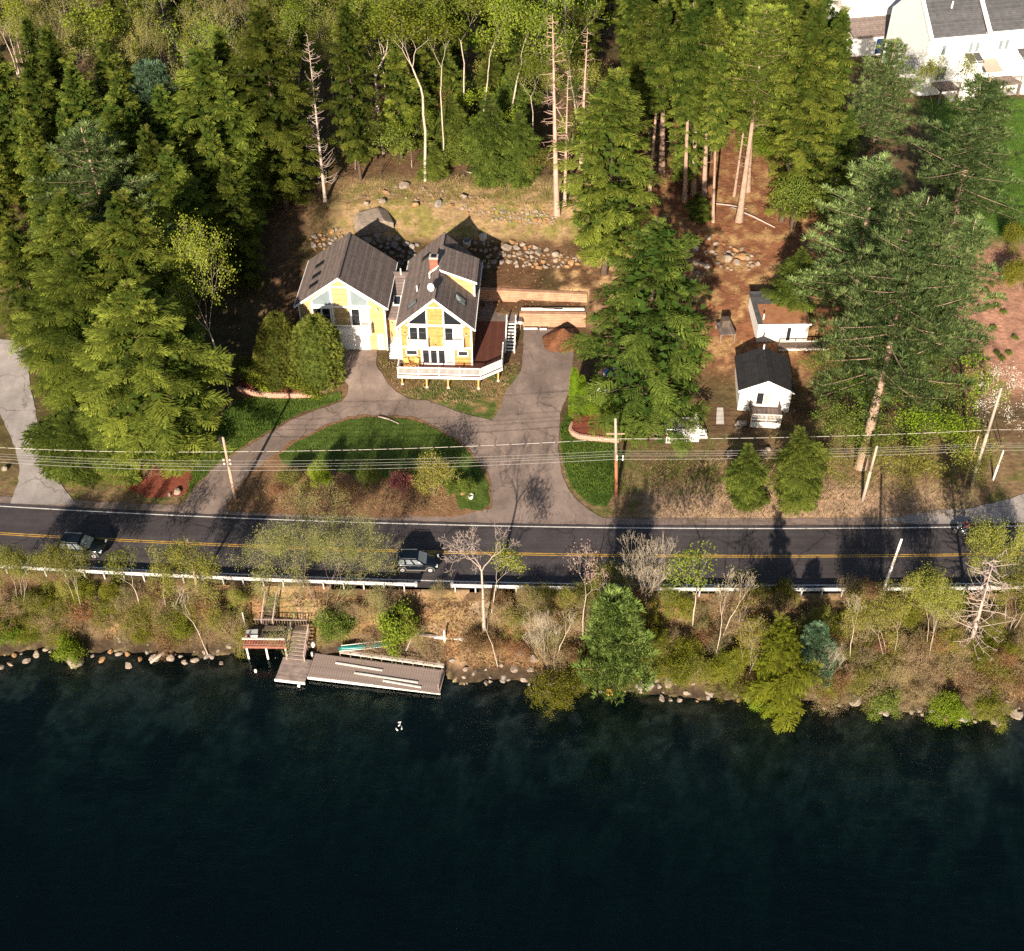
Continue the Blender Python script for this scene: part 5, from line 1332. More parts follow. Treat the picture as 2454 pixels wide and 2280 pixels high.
T('brown0', (20, -5), 18, 95, 'bare tan birch at the top left corner', 'birch_tree')
T('brown1', (72, 0), 18, 95, 'bare reddish-brown birch next to the top left corner', 'birch_tree')
T('maple0', (150, 0), 21, 120, 'pale green birch with a forked white trunk at the top left', 'birch_tree')
T('brown0', (205, 5), 18, 95, 'bare tan birch between the forked birch and the bright yellow-green tree', 'birch_tree')
T('brown1', (258, 10), 18, 95, 'thin bare birch on the left of the bright yellow-green tree', 'birch_tree')
T('maple2', (315, 5), 20, 110, 'thin grey-green tree touching the bright yellow-green tree', 'maple_tree')
# ---- middle
W_M = 'tall trees on the slope behind the house'
def TM(kind, base, top, wpx, label, name='maple_tree'): return plant_px(kind, base, top, wpx, label=label, name=name, cat='tree', group=W_M)
plant_px('snag2', (632, 392), (597, 70), None, label='leafless pale snag with many short branches left of the house', name='dead_tree', cat='tree', group='dead trunks')
plant_px('snag0', (1082, 418), (1070, 28), None, label='thick reddish dead trunk with side spikes behind the yard rocks', name='dead_tree', cat='tree', group='dead trunks')
plant_px('snag1', (1097, 400), (1108, 138), None, label='thin dead trunk directly beside the thick reddish one', name='dead_tree', cat='tree', group='dead trunks')
plant_px('snag0', (1128, 330), (1138, 55), None, label='dead trunk rising behind the big hemlock of the yard', name='dead_tree', cat='tree', group='dead trunks')
TM('maple0', (745, 300), (715, -20), 165, 'tall maple with a forked pale trunk above the shaded shrub')
TM('maple0', (826, 352), (805, -10), 150, 'tall maple whose pale trunk reaches down to the rocky slope')
TM('maple1', (864, 335), (858, -5), 120, 'slim white-trunked maple right beside the rocky-slope maple')
TM('maple1', (930, 300), (960, -30), 130, 'leaning white-trunked maple in the middle of the slope')
TM('maple1', (980, 290), (1020, -5), 150, 'leafy maple with white trunk left of the thick dead trunk')
TM('maple2', (690, 280), (655, -40), 150, 'olive maple behind the forked pale trunk')
TM('maple1', (900, 270), (905, -60), 140, 'hazy green maple behind the slim white trunks')
TM('lime0', (1120, 230), (1090, -70), 140, 'dull green tree behind the dead trunks at the top')
W_U = 'small trees at the wood edge above the yard'
for kd, b, tp, wp, lb, nm in (
        ('understory0', (735, 340), (735, 225), 110, 'dark green small tree at the shaded end of the rocky slope', 'small_tree'),
        ('lime1', (800, 325), (795, 205), 90, 'lime green small tree below the rocky-slope maple', 'small_tree'),
        ('lime1', (893, 300), (885, 225), 80, 'brightest lime small tree beside the slim maple', 'small_tree'),
        ('understory3', (870, 260), (865, 175), 90, 'rusty orange small tree between the white trunks', 'small_tree'),
        ('hemlock_young0', (950, 350), (945, 180), 95, 'green hemlock sapling below the leaning maple', 'hemlock_tree'),
        ('hemlock_young1', (1015, 350), (1005, 215), 90, 'hemlock sapling left of the thick dead trunk', 'hemlock_tree'),
        ('understory0', (905, 345), (905, 270), 80, 'low green tree behind the yard rocks', 'small_tree'),
        ('understory2', (1060, 380), (1055, 290), 80, 'olive bush at the foot of the thick dead trunk', 'small_tree'),
        ('understory0', (770, 300), (765, 230), 90, 'leafy green small tree behind the first white trunk', 'small_tree'),
        ('lime1', (690, 330), (690, 250), 80, 'yellow-green small tree in the shade next to the leafless snag', 'small_tree'),
        ('understory1', (1125, 330), (1120, 240), 90, 'lime bush behind the big hemlock of the yard', 'small_tree'),
        ('hemlock_young0', (845, 345), (840, 280), 60, 'smallest hemlock sapling between two white trunks', 'hemlock_tree'),
        ('understory0', (985, 380), (985, 320), 70, 'low leafy tree over the pale stones left of the dead trunk', 'small_tree')):
    plant_px(kd, b, tp, wp, label=lb, name=nm, cat='tree', group=W_U)
plant_px('hemlock_old0', (1173, 532), (1193, 130), 205, label='big hemlock standing alone in the yard with its foot in bare soil', name='hemlock_tree', cat='tree', group=W_M)
plant_px('hemlock_wide', (1248, 835), (1275, 425), 290, label='large spreading hemlock over the parked white car and front deck', name='hemlock_tree', cat='tree', group=W_M)
# ---- right: tall bare-trunked conifers
W_R = 'tall conifers on the brown slope'
for i, (b, tp, wp, lb) in enumerate((
        ((1435, 430), (1500, 5), 130, 'tall leaning conifer whose bare trunk stands nearest the fallen pole'),
        ((1330, 392), (1345, 5), 120, 'bare-trunked conifer at the left of the slope group'),
        ((1347, 378), (1365, -15), 110, 'bare-trunked conifer second in the slope group'),
        ((1367, 380), (1390, 20), 100, 'slim bare-trunked conifer in the middle of the slope group'),
        ((1385, 432), (1400, 90), 80, 'shortest bare-trunked conifer near the slope rocks'),
        ((1452, 372), (1470, 10), 110, 'straight conifer close behind the tall leaning one'),
        ((1285, 335), (1300, 5), 120, 'conifer whose trunk shows behind the big yard hemlock'),
        ((1518, 430), (1590, -5), 150, 'dark-trunked conifer beside the shaded pine edge'),
        ((1235, 280), (1245, -20), 120, 'far conifer above the yard hemlock'))):
    plant_px(('pine_tall', 'hemlock_tall0', 'hemlock_tall1')[i % 3] if i not in (7,) else 'hemlock_old1', b, tp, wp, label=lb, name='conifer_tree', cat='tree', group=W_R)
T('hemlock_old1', (1640, 10), 25, 120, 'dense yellow-olive hemlock next to the white town house', group=W_R)
T('hemlock2', (1595, 110), 22, 130, 'hemlock in front of the dense yellow-olive one', group=W_R)
T('hemlock_old1', (1420, -40), 24, 130, 'far hemlock at the top over the slope group', group=W_R)
T('hemlock0', (1545, -50), 24, 130, 'far hemlock at the top left of the yellow-olive one', group=W_R)
T('hemlock2', (1655, 205), 16, 75, 'narrow hemlock below the yellow-olive one', group=W_R)
T('pine2', (1735, 75), 19, 130, 'thin pine with pale trunk just below the town house gable', 'pine_tree', group=W_R)
T('dark_oak', (1835, 95), 16, 120, 'dark reddish tree in front of the town house windows', 'oak_tree', group=W_R)
T('pine1', (1930, 150), 22, 210, 'large pale pine at the edge of the town house lawn', 'pine_tree', group=W_R)
T('pine1', (1718, 300), 23, 205, 'broad white pine with upswept tips above the shed roof', 'pine_tree', group=W_R)
plant_px('pine_great', (1672, 908), (1802, 385), 265, label='great white pine whose thick bare trunk comes down by the roadside poles', name='pine_tree', cat='tree', group=W_R)
T('pine1', (1890, 420), 21, 165, 'pine at the right of the great white pine, beside the mulch slope', 'pine_tree', group=W_R)
T('hemlock_young1', (1560, 480), 9, 100, 'small shaded hemlock behind the shed', group=W_R)
T('understory0', (1560, 320), 10, 100, 'green bush in the shade beside the dark-trunked conifer', 'small_tree', group=W_R)
T('hemlock1', (1785, 560), 12, 170, 'low hemlock under the great white pine', group=W_R)
plant_px('understory1', (1440, 330), (1425, 255), 90, label='lime bush behind the trunks of the slope group', name='small_tree', cat='tree', group=W_R)
plant_px('understory1', (1490, 345), (1480, 270), 80, label='bright green bush right of the slope group', name='small_tree', cat='tree', group=W_R)
plant_px('hemlock_young0', (1360, 425), (1355, 375), 45, label='tiny hemlock at the feet of the slope group', name='hemlock_tree', cat='tree', group=W_R)
# yard-front evergreens
plant_px('hemlock_young0', (1448, 975), (1452, 862), 80, label='young hemlock at the roadside, left one of the pair before the cottage', name='hemlock_tree', cat='tree', group='roadside hemlock pair')
plant_px('hemlock_young1', (1556, 975), (1556, 828), 104, label='young hemlock at the roadside, larger right one of the pair before the cottage', name='hemlock_tree', cat='tree', group='roadside hemlock pair')
plant_px('arbor_cone', (538, 748), (536, 604), 92, label='rounded arborvitae in the block-walled bed, farther from the garage', name='arborvitae', cat='shrub', group='rounded arborvitae')
plant_px('arbor_big', (613, 742), (612, 612), 108, label='rounded arborvitae in the block-walled bed, right against the garage', name='arborvitae', cat='shrub', group='rounded arborvitae')
plant_px('arbor_column', (1117, 810), (1116, 712), 24, label='slim columnar arborvitae beside the driveway, taller of two', name='arborvitae', cat='shrub', group='columnar arborvitae')
plant_px('arbor_column', (1131, 808), (1131, 728), 22, label='slim columnar arborvitae beside the driveway, shorter of two', name='arborvitae', cat='shrub', group='columnar arborvitae')
for kd, b, tp, wp, lb in (
        ('juniper', (505, 752), (505, 712), 62, 'lime spreading shrub under the farther arborvitae'),
        ('juniper', (585, 756), (587, 715), 80, 'lime spreading shrub under the arborvitae by the garage'),
        ('shrub_green', (475, 745), (478, 690), 45, 'green shrub at the left end of the block-walled bed'),
        ('shrub_lime', (1160, 815), (1165, 770), 45, 'yellow-green round shrub inside the curved bed by the driveway'),
        ('shrub_lime', (1192, 822), (1192, 770), 38, 'yellow-green upright shrub beside the utility pole bed'),
        ('shrub_olive', (1120, 822), (1120, 800), 24, 'small brownish shrub at the foot of the columnar arborvitae'),
        ('shrub_lime', (620, 952), (618, 890), 42, 'rounded lime shrub at the left end of the drive island'),
        ('shrub_green', (716, 952), (716, 900), 44, 'green shrub in the middle of the drive island'),
        ('shrub_magenta', (778, 962), (780, 912), 46, 'magenta flowering shrub on the drive island'),
        ('shrub_olive', (842, 965), (842, 880), 88, 'wide thin olive shrub on the drive island'),
        ('shrub_green', (908, 972), (905, 928), 40, 'low green shrub at the driveway end of the island'),
        ('shrub_olive', (560, 955), (560, 905), 60, 'bare olive shrub beside the utility pole left of the island'),
        ('shrub_rust', (545, 975), (548, 935), 44, 'rusty shrub at the foot of the utility pole by the narrow drive'),
        ('shrub_rust', (660, 965), (660, 930), 50, 'dry rust shrub between the lime and green island shrubs'),
        ('shrub_green', (880, 965), (880, 935), 34, 'small green shrub next to the wide thin olive shrub')):
    plant_px(kd, b, tp, wp, label=lb, name='garden_shrub', cat='shrub', group='garden shrubs')
# ------------------------------------------------------------------ guard rails
def guard(name, x0, x1, label, off=-4.95):
    g = empty(name, (x0, float(yr(x0)) + off, 0), 0, label, 'guard rail', 'roadside guard rails')
    bx_, by_ = x0, float(yr(x0)) + off
    xs = np.arange(x0, x1 + .01, 1.0); mb_ = MB()
    prof = [(.04, .78), (-.03, .72), (-.03, .66), (.04, .60), (.04, .56), (-.03, .50), (-.03, .44), (.04, .38)]
    n = len(prof); V = []
    for x in xs:
        y = float(yr(x)) + off
        for (d, z) in prof: V.append((x - bx_, y - by_ + d, z))
        for (d, z) in prof: V.append((x - bx_, y - by_ + d + .012, z))
    Fs = []
    for i in range(len(xs) - 1):
        for k in range(n - 1):
            Fs.append((i * 2 * n + k, i * 2 * n + k + 1, (i + 1) * 2 * n + k + 1, (i + 1) * 2 * n + k)); Fs.append((i * 2 * n + n + k, (i + 1) * 2 * n + n + k, (i + 1) * 2 * n + n + k + 1, i * 2 * n + n + k + 1))
        Fs.append((i * 2 * n, (i + 1) * 2 * n, (i + 1) * 2 * n + n, i * 2 * n + n))
    mb_.add(V, Fs).build('rail_beam', 'galv', g)
    for x in (xs[0], xs[-1]):
        y = float(yr(x)) + off; MB().lathe([(.16, .36), (.16, .80)], (x - bx_, y - by_ + .1, 0), 10).build('end_cap', 'galv', g)
    pm = MB().box(-.06, .06, -.18, -.04, -.9, .72).mesh('post', 'galv'); x = x0 + .3
    bm_ = MB().box(-.05, .05, -.04, .0, .45, .74).mesh('spacer', 'galv')
    while x < x1:
        y = float(yr(x)) + off
        p = link('post', pm, g, (x - bx_, y - by_ - .03, 0)); link('spacer', bm_, p); x += 1.9
    return g
gap0 = at(1006, 1408, .5)[0]; gap1 = at(1083, 1410, .5)[0]
guard('guard_rail', -75, gap0, 'steel guard rail along the lake side road, left of the gap by the dark car')
guard('guard_rail', gap1, 75, 'steel guard rail along the lake side road, right of the gap by the dark car')

# ------------------------------------------------------------------ swim dock, landing and stairs
dock = empty('dock', (-21.6, 68.4, 0), R(-8.3), 'long weathered reddish plank dock floating along the shore', 'dock')
rd_ = random.Random(8)
DZk = -3.72
for i in range(11):      # short section, boards run across
    MB().box(.02, 2.8, .0 + i * .235, .0 + i * .235 + .222, DZk - .06, DZk + rd_.uniform(-.006, .006)).build('plank', 'dock_wood', dock)
pl = MB().box(0, .225, .5, 3.2, -.06, 0).mesh('plank', 'dock_wood')
for i in range(52): link('plank', pl, dock, (2.83 + i * .238, .22 + rd_.uniform(-.015, .015) - .005 * i, DZk + rd_.uniform(-.006, .006)))
MB().box(-.05, 2.82, -.09, -.01, DZk - .3, DZk - .01).build('edge_board', 'white_old', dock)
MB().box(2.84, 15.2, .60, .67, DZk - .32, DZk - .03).build('edge_board', 'white_old', dock)
for a, b, y, zz in ((7.0, 13.0, 1.45, .05), (5.0, 9.5, 2.35, .05), (9.8, 13.4, .95, .05)):
    MB().bar((a, y + .2, DZk + zz), (b, y - .05, DZk + zz), .16, .06).build('loose_board', 'white_old', dock)
dr_ = MB().bar((5.2, 3.55, DZk + .75), (15.1, 3.25, DZk + .75), .1, .07).build('dock_railing', 'dock_wood', dock)
MB().bar((5.2, 3.55, DZk + .4), (15.1, 3.25, DZk + .4), .22, .06).build('bench_board', 'white_old', dr_)
for i in range(11): MB().box(5.2 + i * .99 - .05, 5.2 + i * .99 + .05, 3.5 - i * .03, 3.6 - i * .03, DZk - .5, DZk + .75).build('post', 'dock_dark', dr_)
dd = MB().box(14.95, 15.1, .7, 2.6, DZk + .85, DZk + .93).build('end_railing', 'dock_wood', dock)
for i in range(12): MB().box(14.99, 15.05, .75 + i * .16, .8 + i * .16, DZk, DZk + .86).build('baluster', 'dock_wood', dd)
MB().box(2.2, 2.42, -.4, -.05, DZk - .35, DZk - .1).build('bumper', 'white', dock)
for x, y in ((.2, .3), (2.6, .3), (2.9, 3.2), (8, 3.2), (13, 2.9)): MB().tube([(x, y, -6.5), (x, y, DZk - .05)], .09, 8).build('pile', 'dock_dark', dock)
# landing above the water
land = empty('landing', (-24.7, 71.0, 0), R(-1), 'red-railed wooden landing over the rocks above the dock', 'landing')
LZ = -2.2
MB().box(0, 3.95, 0, 2.5, LZ - .1, LZ).build('floor', 'dock_dark', land)
MB().box(3.95, 5.6, 1.9, 2.5, LZ - .1, LZ + .0).build('walkway', 'dock_dark', land)
MB().bar((0, .03, LZ + .95), (3.95, .03, LZ + .95), .18, .05).build('cap_rail', 'white_old', land)
rl = MB().box(0, 3.95, 0, .06, LZ + .1, LZ + .18).build('front_railing', 'dock_red', land)
for i in range(28): MB().box(.05 + i * .142, .05 + i * .142 + .05, .0, .05, LZ + .18, LZ + .92).build('baluster', 'dock_red', rl)
MB().box(-.05, 4.0, -.06, -.004, LZ - .3, LZ - .02).build('fascia', 'dock_red', land)
MB().bar((3.95, .05, LZ + .95), (3.95, 1.9, LZ + .95), .12, .05).build('side_rail', 'dock_dark', land)
for x, y in ((.2, .15), (2.0, .15), (3.8, .15)): MB().box(x - .08, x + .08, y - .08, y + .08, -5.2, LZ - .1).build('leg', 'white_old', land)
MB().bar((.6, 2.5, LZ + .85), (5.6, 2.45, LZ + .85), .14, .06).build('back_rail', 'dock_wood', land)
for i in range(20): MB().box(.7 + i * .25, .76 + i * .25, 2.45, 2.5, LZ, LZ + .83).build('baluster', 'dock_dark', land)
MB().tube([(-.1, 1.9, LZ - .5), (-.25, 2.3, LZ + 2.0)], .06, 7).build('light_pole', 'galv', land)
tbx = MB().box(1.7, 3.6, .6, 2.0, LZ + .45, LZ + .52).build('table_top', 'dock_dark', land)
for x in (1.8, 3.5):
    for y in (.7, 1.9): MB().box(x - .05, x + .05, y - .05, y + .05, LZ, LZ + .45).build('leg', 'dock_dark', tbx)
dbx = empty('dock_box', (-24.0, 72.0, LZ), .1, 'grey storage box with light lid on the red-railed landing', 'box')
MB().box(-.5, .5, -.35, .35, 0, .55).build('body', 'white_old', dbx); MB().prism([(-.4, .55), (.4, .55), (.34, .7), (-.34, .7)], 'x', -.55, .55).build('lid', 'galv', dbx)
rc = MB().box(0, .5, -.25, .25, 0, .4); rc.prism([(.05, .4), (.2, .4), (.1, .95), (-.05, .95)], 'y', -.25, .25)
o = rc.build('red_chair', 'red_cloth', None, False, (-24.3, 71.35, LZ)); setp(o, 'low red seat behind the landing railing', 'chair')
def flight(name, a, b, wd, n, m, rails, label):
    f = empty(name, a, 0, label, 'stairs'); A = Vector((0, 0, 0)); B = Vector(b) - Vector(a)
    d = B.normalized(); sd = d.cross(Vector((0, 0, 1))).normalized()
    ang = math.atan2(-sd.y, -sd.x) if False else math.atan2(sd.y, sd.x)
    tm = MB().box(-wd / 2, wd / 2, -.16, .16, -.03, .03).mesh('tread', m)
    for i in range(n):
        t_ = (i + .5) / n; p = B * t_; o_ = link('tread', tm, f, p); o_.rotation_euler = (0, 0, ang)
    for s_ in (-1, 1):
        MB().bar(A + sd * s_ * wd / 2 - Vector((0, 0, .1)), B + sd * s_ * wd / 2 - Vector((0, 0, .1)), .06, .28).build('stringer', m, f)
        if rails:
            MB().bar(A + sd * s_ * (wd / 2 + .05) + Vector((0, 0, .9)), B + sd * s_ * (wd / 2 + .05) + Vector((0, 0, .9)), .12, .07).build('handrail', 'dock_wood', f)
            for i in range(3):
                p = B * (i / 2) + sd * s_ * (wd / 2 + .05); MB().box(p.x - .05, p.x + .05, p.y - .05, p.y + .05, p.z - .6, p.z + .95).build('post', 'dock_wood', f)
    return f
flight('bank_stair', (-22.8, 73.4, LZ), (-22.5, 75.4, -.5), 1.0, 8, 'dock_dark', True, 'steep wooden stair from the guard rail down to the red-railed landing')
flight('dock_stair', (-20.0, 70.55, DZk + .03), (-19.7, 72.9, LZ), 1.6, 8, 'dock_wood', True, 'wide wooden stair from the landing down to the dock')
# canoe
cn = MB(); ns = 17; Vc = []
for i in range(ns):
    t_ = i / (ns - 1) * 2 - 1; hw = .44 * (1 - abs(t_) ** 2.2) + .012; zk = -.0 + .12 * abs(t_) ** 3; zs = .38 + .16 * abs(t_) ** 3
    for k in range(9):
        a = math.pi * k / 8; Vc.append((t_ * 2.35, -hw * math.cos(a), zs - (zs - zk) * math.sin(a) ** .7))
Fc = [(i * 9 + k, i * 9 + k + 1, (i + 1) * 9 + k + 1, (i + 1) * 9 + k) for i in range(ns - 1) for k in range(8)]
can = empty('canoe', (-13.7, 71.55, -2.95), R(8), 'teal canoe lying upside down on the bank behind the dock', 'canoe')
hull = MB().add(Vc, Fc).build('hull', 'canoe', can, True); hull.rotation_euler = (R(155), 0, 0); hull.location = (0, 0, .45)
md = hull.modifiers.new('thick', 'SOLIDIFY'); md.thickness = .03
keel = MB().bar((-2.1, 0, -.01), (2.1, 0, -.01), .04, .05).build('keel', 'white_old', can); keel.rotation_euler = (R(155), 0, 0); keel.location = (0, 0, .45)
for sg in (-1, 1):
    gw = MB().tube([((i / 12 * 2 - 1) * 2.33, sg * (.44 * (1 - abs(i / 6 - 1) ** 2.2) + .015), .38 + .16 * abs(i / 6 - 1) ** 3) for i in range(13)], .03, 6).build('gunwale', 'white_old', can); gw.rotation_euler = (R(155), 0, 0); gw.location = (0, 0, .45)
def bh(u, v, dz=0.0): p = hit(u, v); return (p[0], p[1], p[2] + dz)
a, b = bh(*z7(1580, 560), .25), bh(*z7(1740, 575), .25); beam('shore_timber', a, b, .22, .2, 'dock_wood', 'weathered timber edging on the bank above the dock, left piece')
a, b = bh(*z7(1740, 580), .22), bh(*z7(1995, 605), .22); beam('shore_timber', a, b, .22, .2, 'white_old', 'pale timber edging on the bank above the dock, right piece with upright post')
a = bh(*z7(1815, 600)); o = MB().box(-.08, .08, -.08, .08, -.4, 1.5).build('marker_post', 'white_old', None, False, a); setp(o, 'short pale upright post beside the timber edging on the bank', 'post')
a, b = bh(*z7(1520, 690), .3), bh(*z7(1575, 570), .3); beam('shore_timber', a, b, .1, .1, 'pole_pale', 'thin pole leaning from the bank toward the dock')
o = MB().lathe([(.02, 0), (.12, .05), (.14, .3), (.1, .42), (.02, .46)], (0, 0, 0), 12).build('mooring_buoy', 'white', None, True, at(*z7(363, 835), WATER)); o.location.z = WATER - .12; setp(o, 'small pale buoy floating left of the dock', 'buoy')
o = MB().lathe([(.02, 0), (.2, .1), (.26, .35), (.2, .6), (.02, .7)], (0, 0, 0), 12).build('white_float', 'white', None, True, bh(*z7(805, 660), .3)); setp(o, 'white float leaning by the foot of the dock stair', 'float')
o = MB().tube([(0, 0, 0), (0, 0, .8)], .1, 8).build('stub_post', 'white_old', None, False, bh(*z7(800, 730), 0)); setp(o, 'short white stub post below the white float', 'post')
o = MB().box(-.3, .3, -.25, .25, 0, .4).build('yellow_tub', 'line_yellow', None, False, (*at(1460, 1662, WATER)[:2], WATER - .1)); setp(o, 'yellow plastic tub lodged among shoreline rocks', 'tub')
for i, (x, y) in enumerate(((1468, 1226), (1466, 1248), (1485, 1272), (1448, 1282))):
    p = at(*z7(x, y), WATER); g = empty('water_bird', (p[0], p[1], WATER), i * .8, None, 'bird', 'white birds on the water'); queue('{n} from the left of four small white birds on the open water', g)
    mb_ = MB(); mb_.lathe([(.01, -.15), (.045, -.1), (.07, 0), (.05, .08), (.01, .15)], (0, 0, .04), 8, 'x'); mb_.build('body', 'white', g, True)
    MB().lathe([(.01, -.03), (.03, 0), (.01, .05)], (.12, 0, .12), 8, 'x').build('head', 'white', g, True)

# ------------------------------------------------------------------ utility poles and lines
def pole(b, t, m, r0, label, arms=(), zb=None):
    B = hit(*b); Tp = zat(*t, B[1]); h = Tp[2] - B[2]; dx = Tp[0] - B[0]
    p = empty('utility_pole', B, 0, label, 'pole', 'utility poles')
    MB().tube([(0, 0, -.6), (dx * .55, 0, h * .55)], [r0 * 1.15, r0], 10).build('shaft', m, p, True)
    MB().tube([(dx * .55, 0, h * .55), (dx, 0, h)], [r0, r0 * .75], 10).build('upper_shaft', 'pole_pale' if m == 'pole_red' else m, p, True)
    for (z, L_, m2) in arms: MB().bar((dx * z / h - L_ / 2, .12, z), (dx * z / h + L_ / 2, .12, z), .1, .12).build('crossarm', m2, p)
    return p, B, Tp
pL, BL, TL = pole((565, 1201), (534, 1048), 'pole_wood', .15, 'brown utility pole at the mouth of the narrow drive', ())
pC, BC, TC = pole((1478, 1187), (1475, 1003), 'pole_red', .16, 'reddish utility pole with pale top beside the pole lawn', ((8.0, 1.8, 'pole_wood'),))
pR, BR_, TR = pole((2067, 1201), (2102, 1069), 'pole_pale', .15, 'bare pale pole leaning out over the verge below the great white pine', ())
pF, BF, TF = pole((2328, 1163), (2400, 930), 'pole_pale', .16, 'tall pale utility pole next to the white blossoming tree', ())
pole((2312, 1160), (2345, 1045), 'pole_wood', .1, 'thin brown stake pole leaning beside the tall pale utility pole')
pole((2380, 1150), (2405, 1080), 'white_old', .1, 'short white marker pole at the far right verge')
pole((475, 1420), (448, 1292), 'pole_wood', .13, 'brown lake-side pole behind the guard rail left of the willow')
pole((2111, 1432), (2161, 1292), 'white_old', .13, 'whitish lake-side pole rising behind the guard rail at the right')
for pp, B, z, nm in ((pL, BL, 5.6, 'insulator'), (pL, BL, 5.1, 'insulator'), (pC, BC, 5.3, 'insulator'), (pC, BC, 4.9, 'insulator')):
    for x in (-.3, .3): MB().lathe([(.05, -.1), (.09, -.03), (.06, .03), (.09, .08), (.03, .14)], (x, -.15, z), 8).build(nm, 'white', pp)
MB().tube([(-.25, 0, 7.6), (-.25, 0, 8.4)], .16, 10).build('transformer', 'dark_metal', pL); MB().bar((-.7, 0, 6.9), (.5, 0, 7.9), .06, .06).build('brace', 'dark_metal', pL)
def wire(vs, m, r_, label):
    """vs: picture heights of the line at the left edge, the two utility poles and the right edge"""
    us = (-60, 545, 1476, 2390, 2520); ys = (BL[1] + .6, BL[1] - .15, BC[1] - .15, BF[1] - .15, BF[1] + .5)
    K = [zat(u, v, y) for u, v, y in zip(us, vs, ys)]; P = []
    for i in range(len(K) - 1):
        a, b = Vector(K[i]), Vector(K[i + 1]); n = 16
        for q in range(n): t_ = q / n; p = a.lerp(b, t_); p.z -= .35 * 4 * t_ * (1 - t_) * min(1, (b - a).length / 30); P.append(p)
    P.append(Vector(K[-1])); c0 = P[0].copy()
    o = MB().tube([p - c0 for p in P], r_, 5, False).build('power_line', m, None, True, c0); setp(o, label, 'wire', 'overhead lines')
for vs, m, r_, lb in (((1070, 1083, 1052, 1030, 1028), 'wire_dash', .02, 'top overhead line wrapped in a dashed spiral above the others'),
                      ((1084, 1105, 1081, 1062, 1060), 'wire', .012, 'second overhead line, just under the dashed one'),
                      ((1090, 1113, 1088, 1067, 1065), 'wire', .012, 'third overhead line from the top'),
                      ((1096, 1119, 1093, 1072, 1070), 'wire', .014, 'fourth overhead line from the top'),
                      ((1104, 1128, 1101, 1079, 1077), 'wire', .018, 'lowest thick overhead line along the road')):
    wire(vs, m, r_, lb)

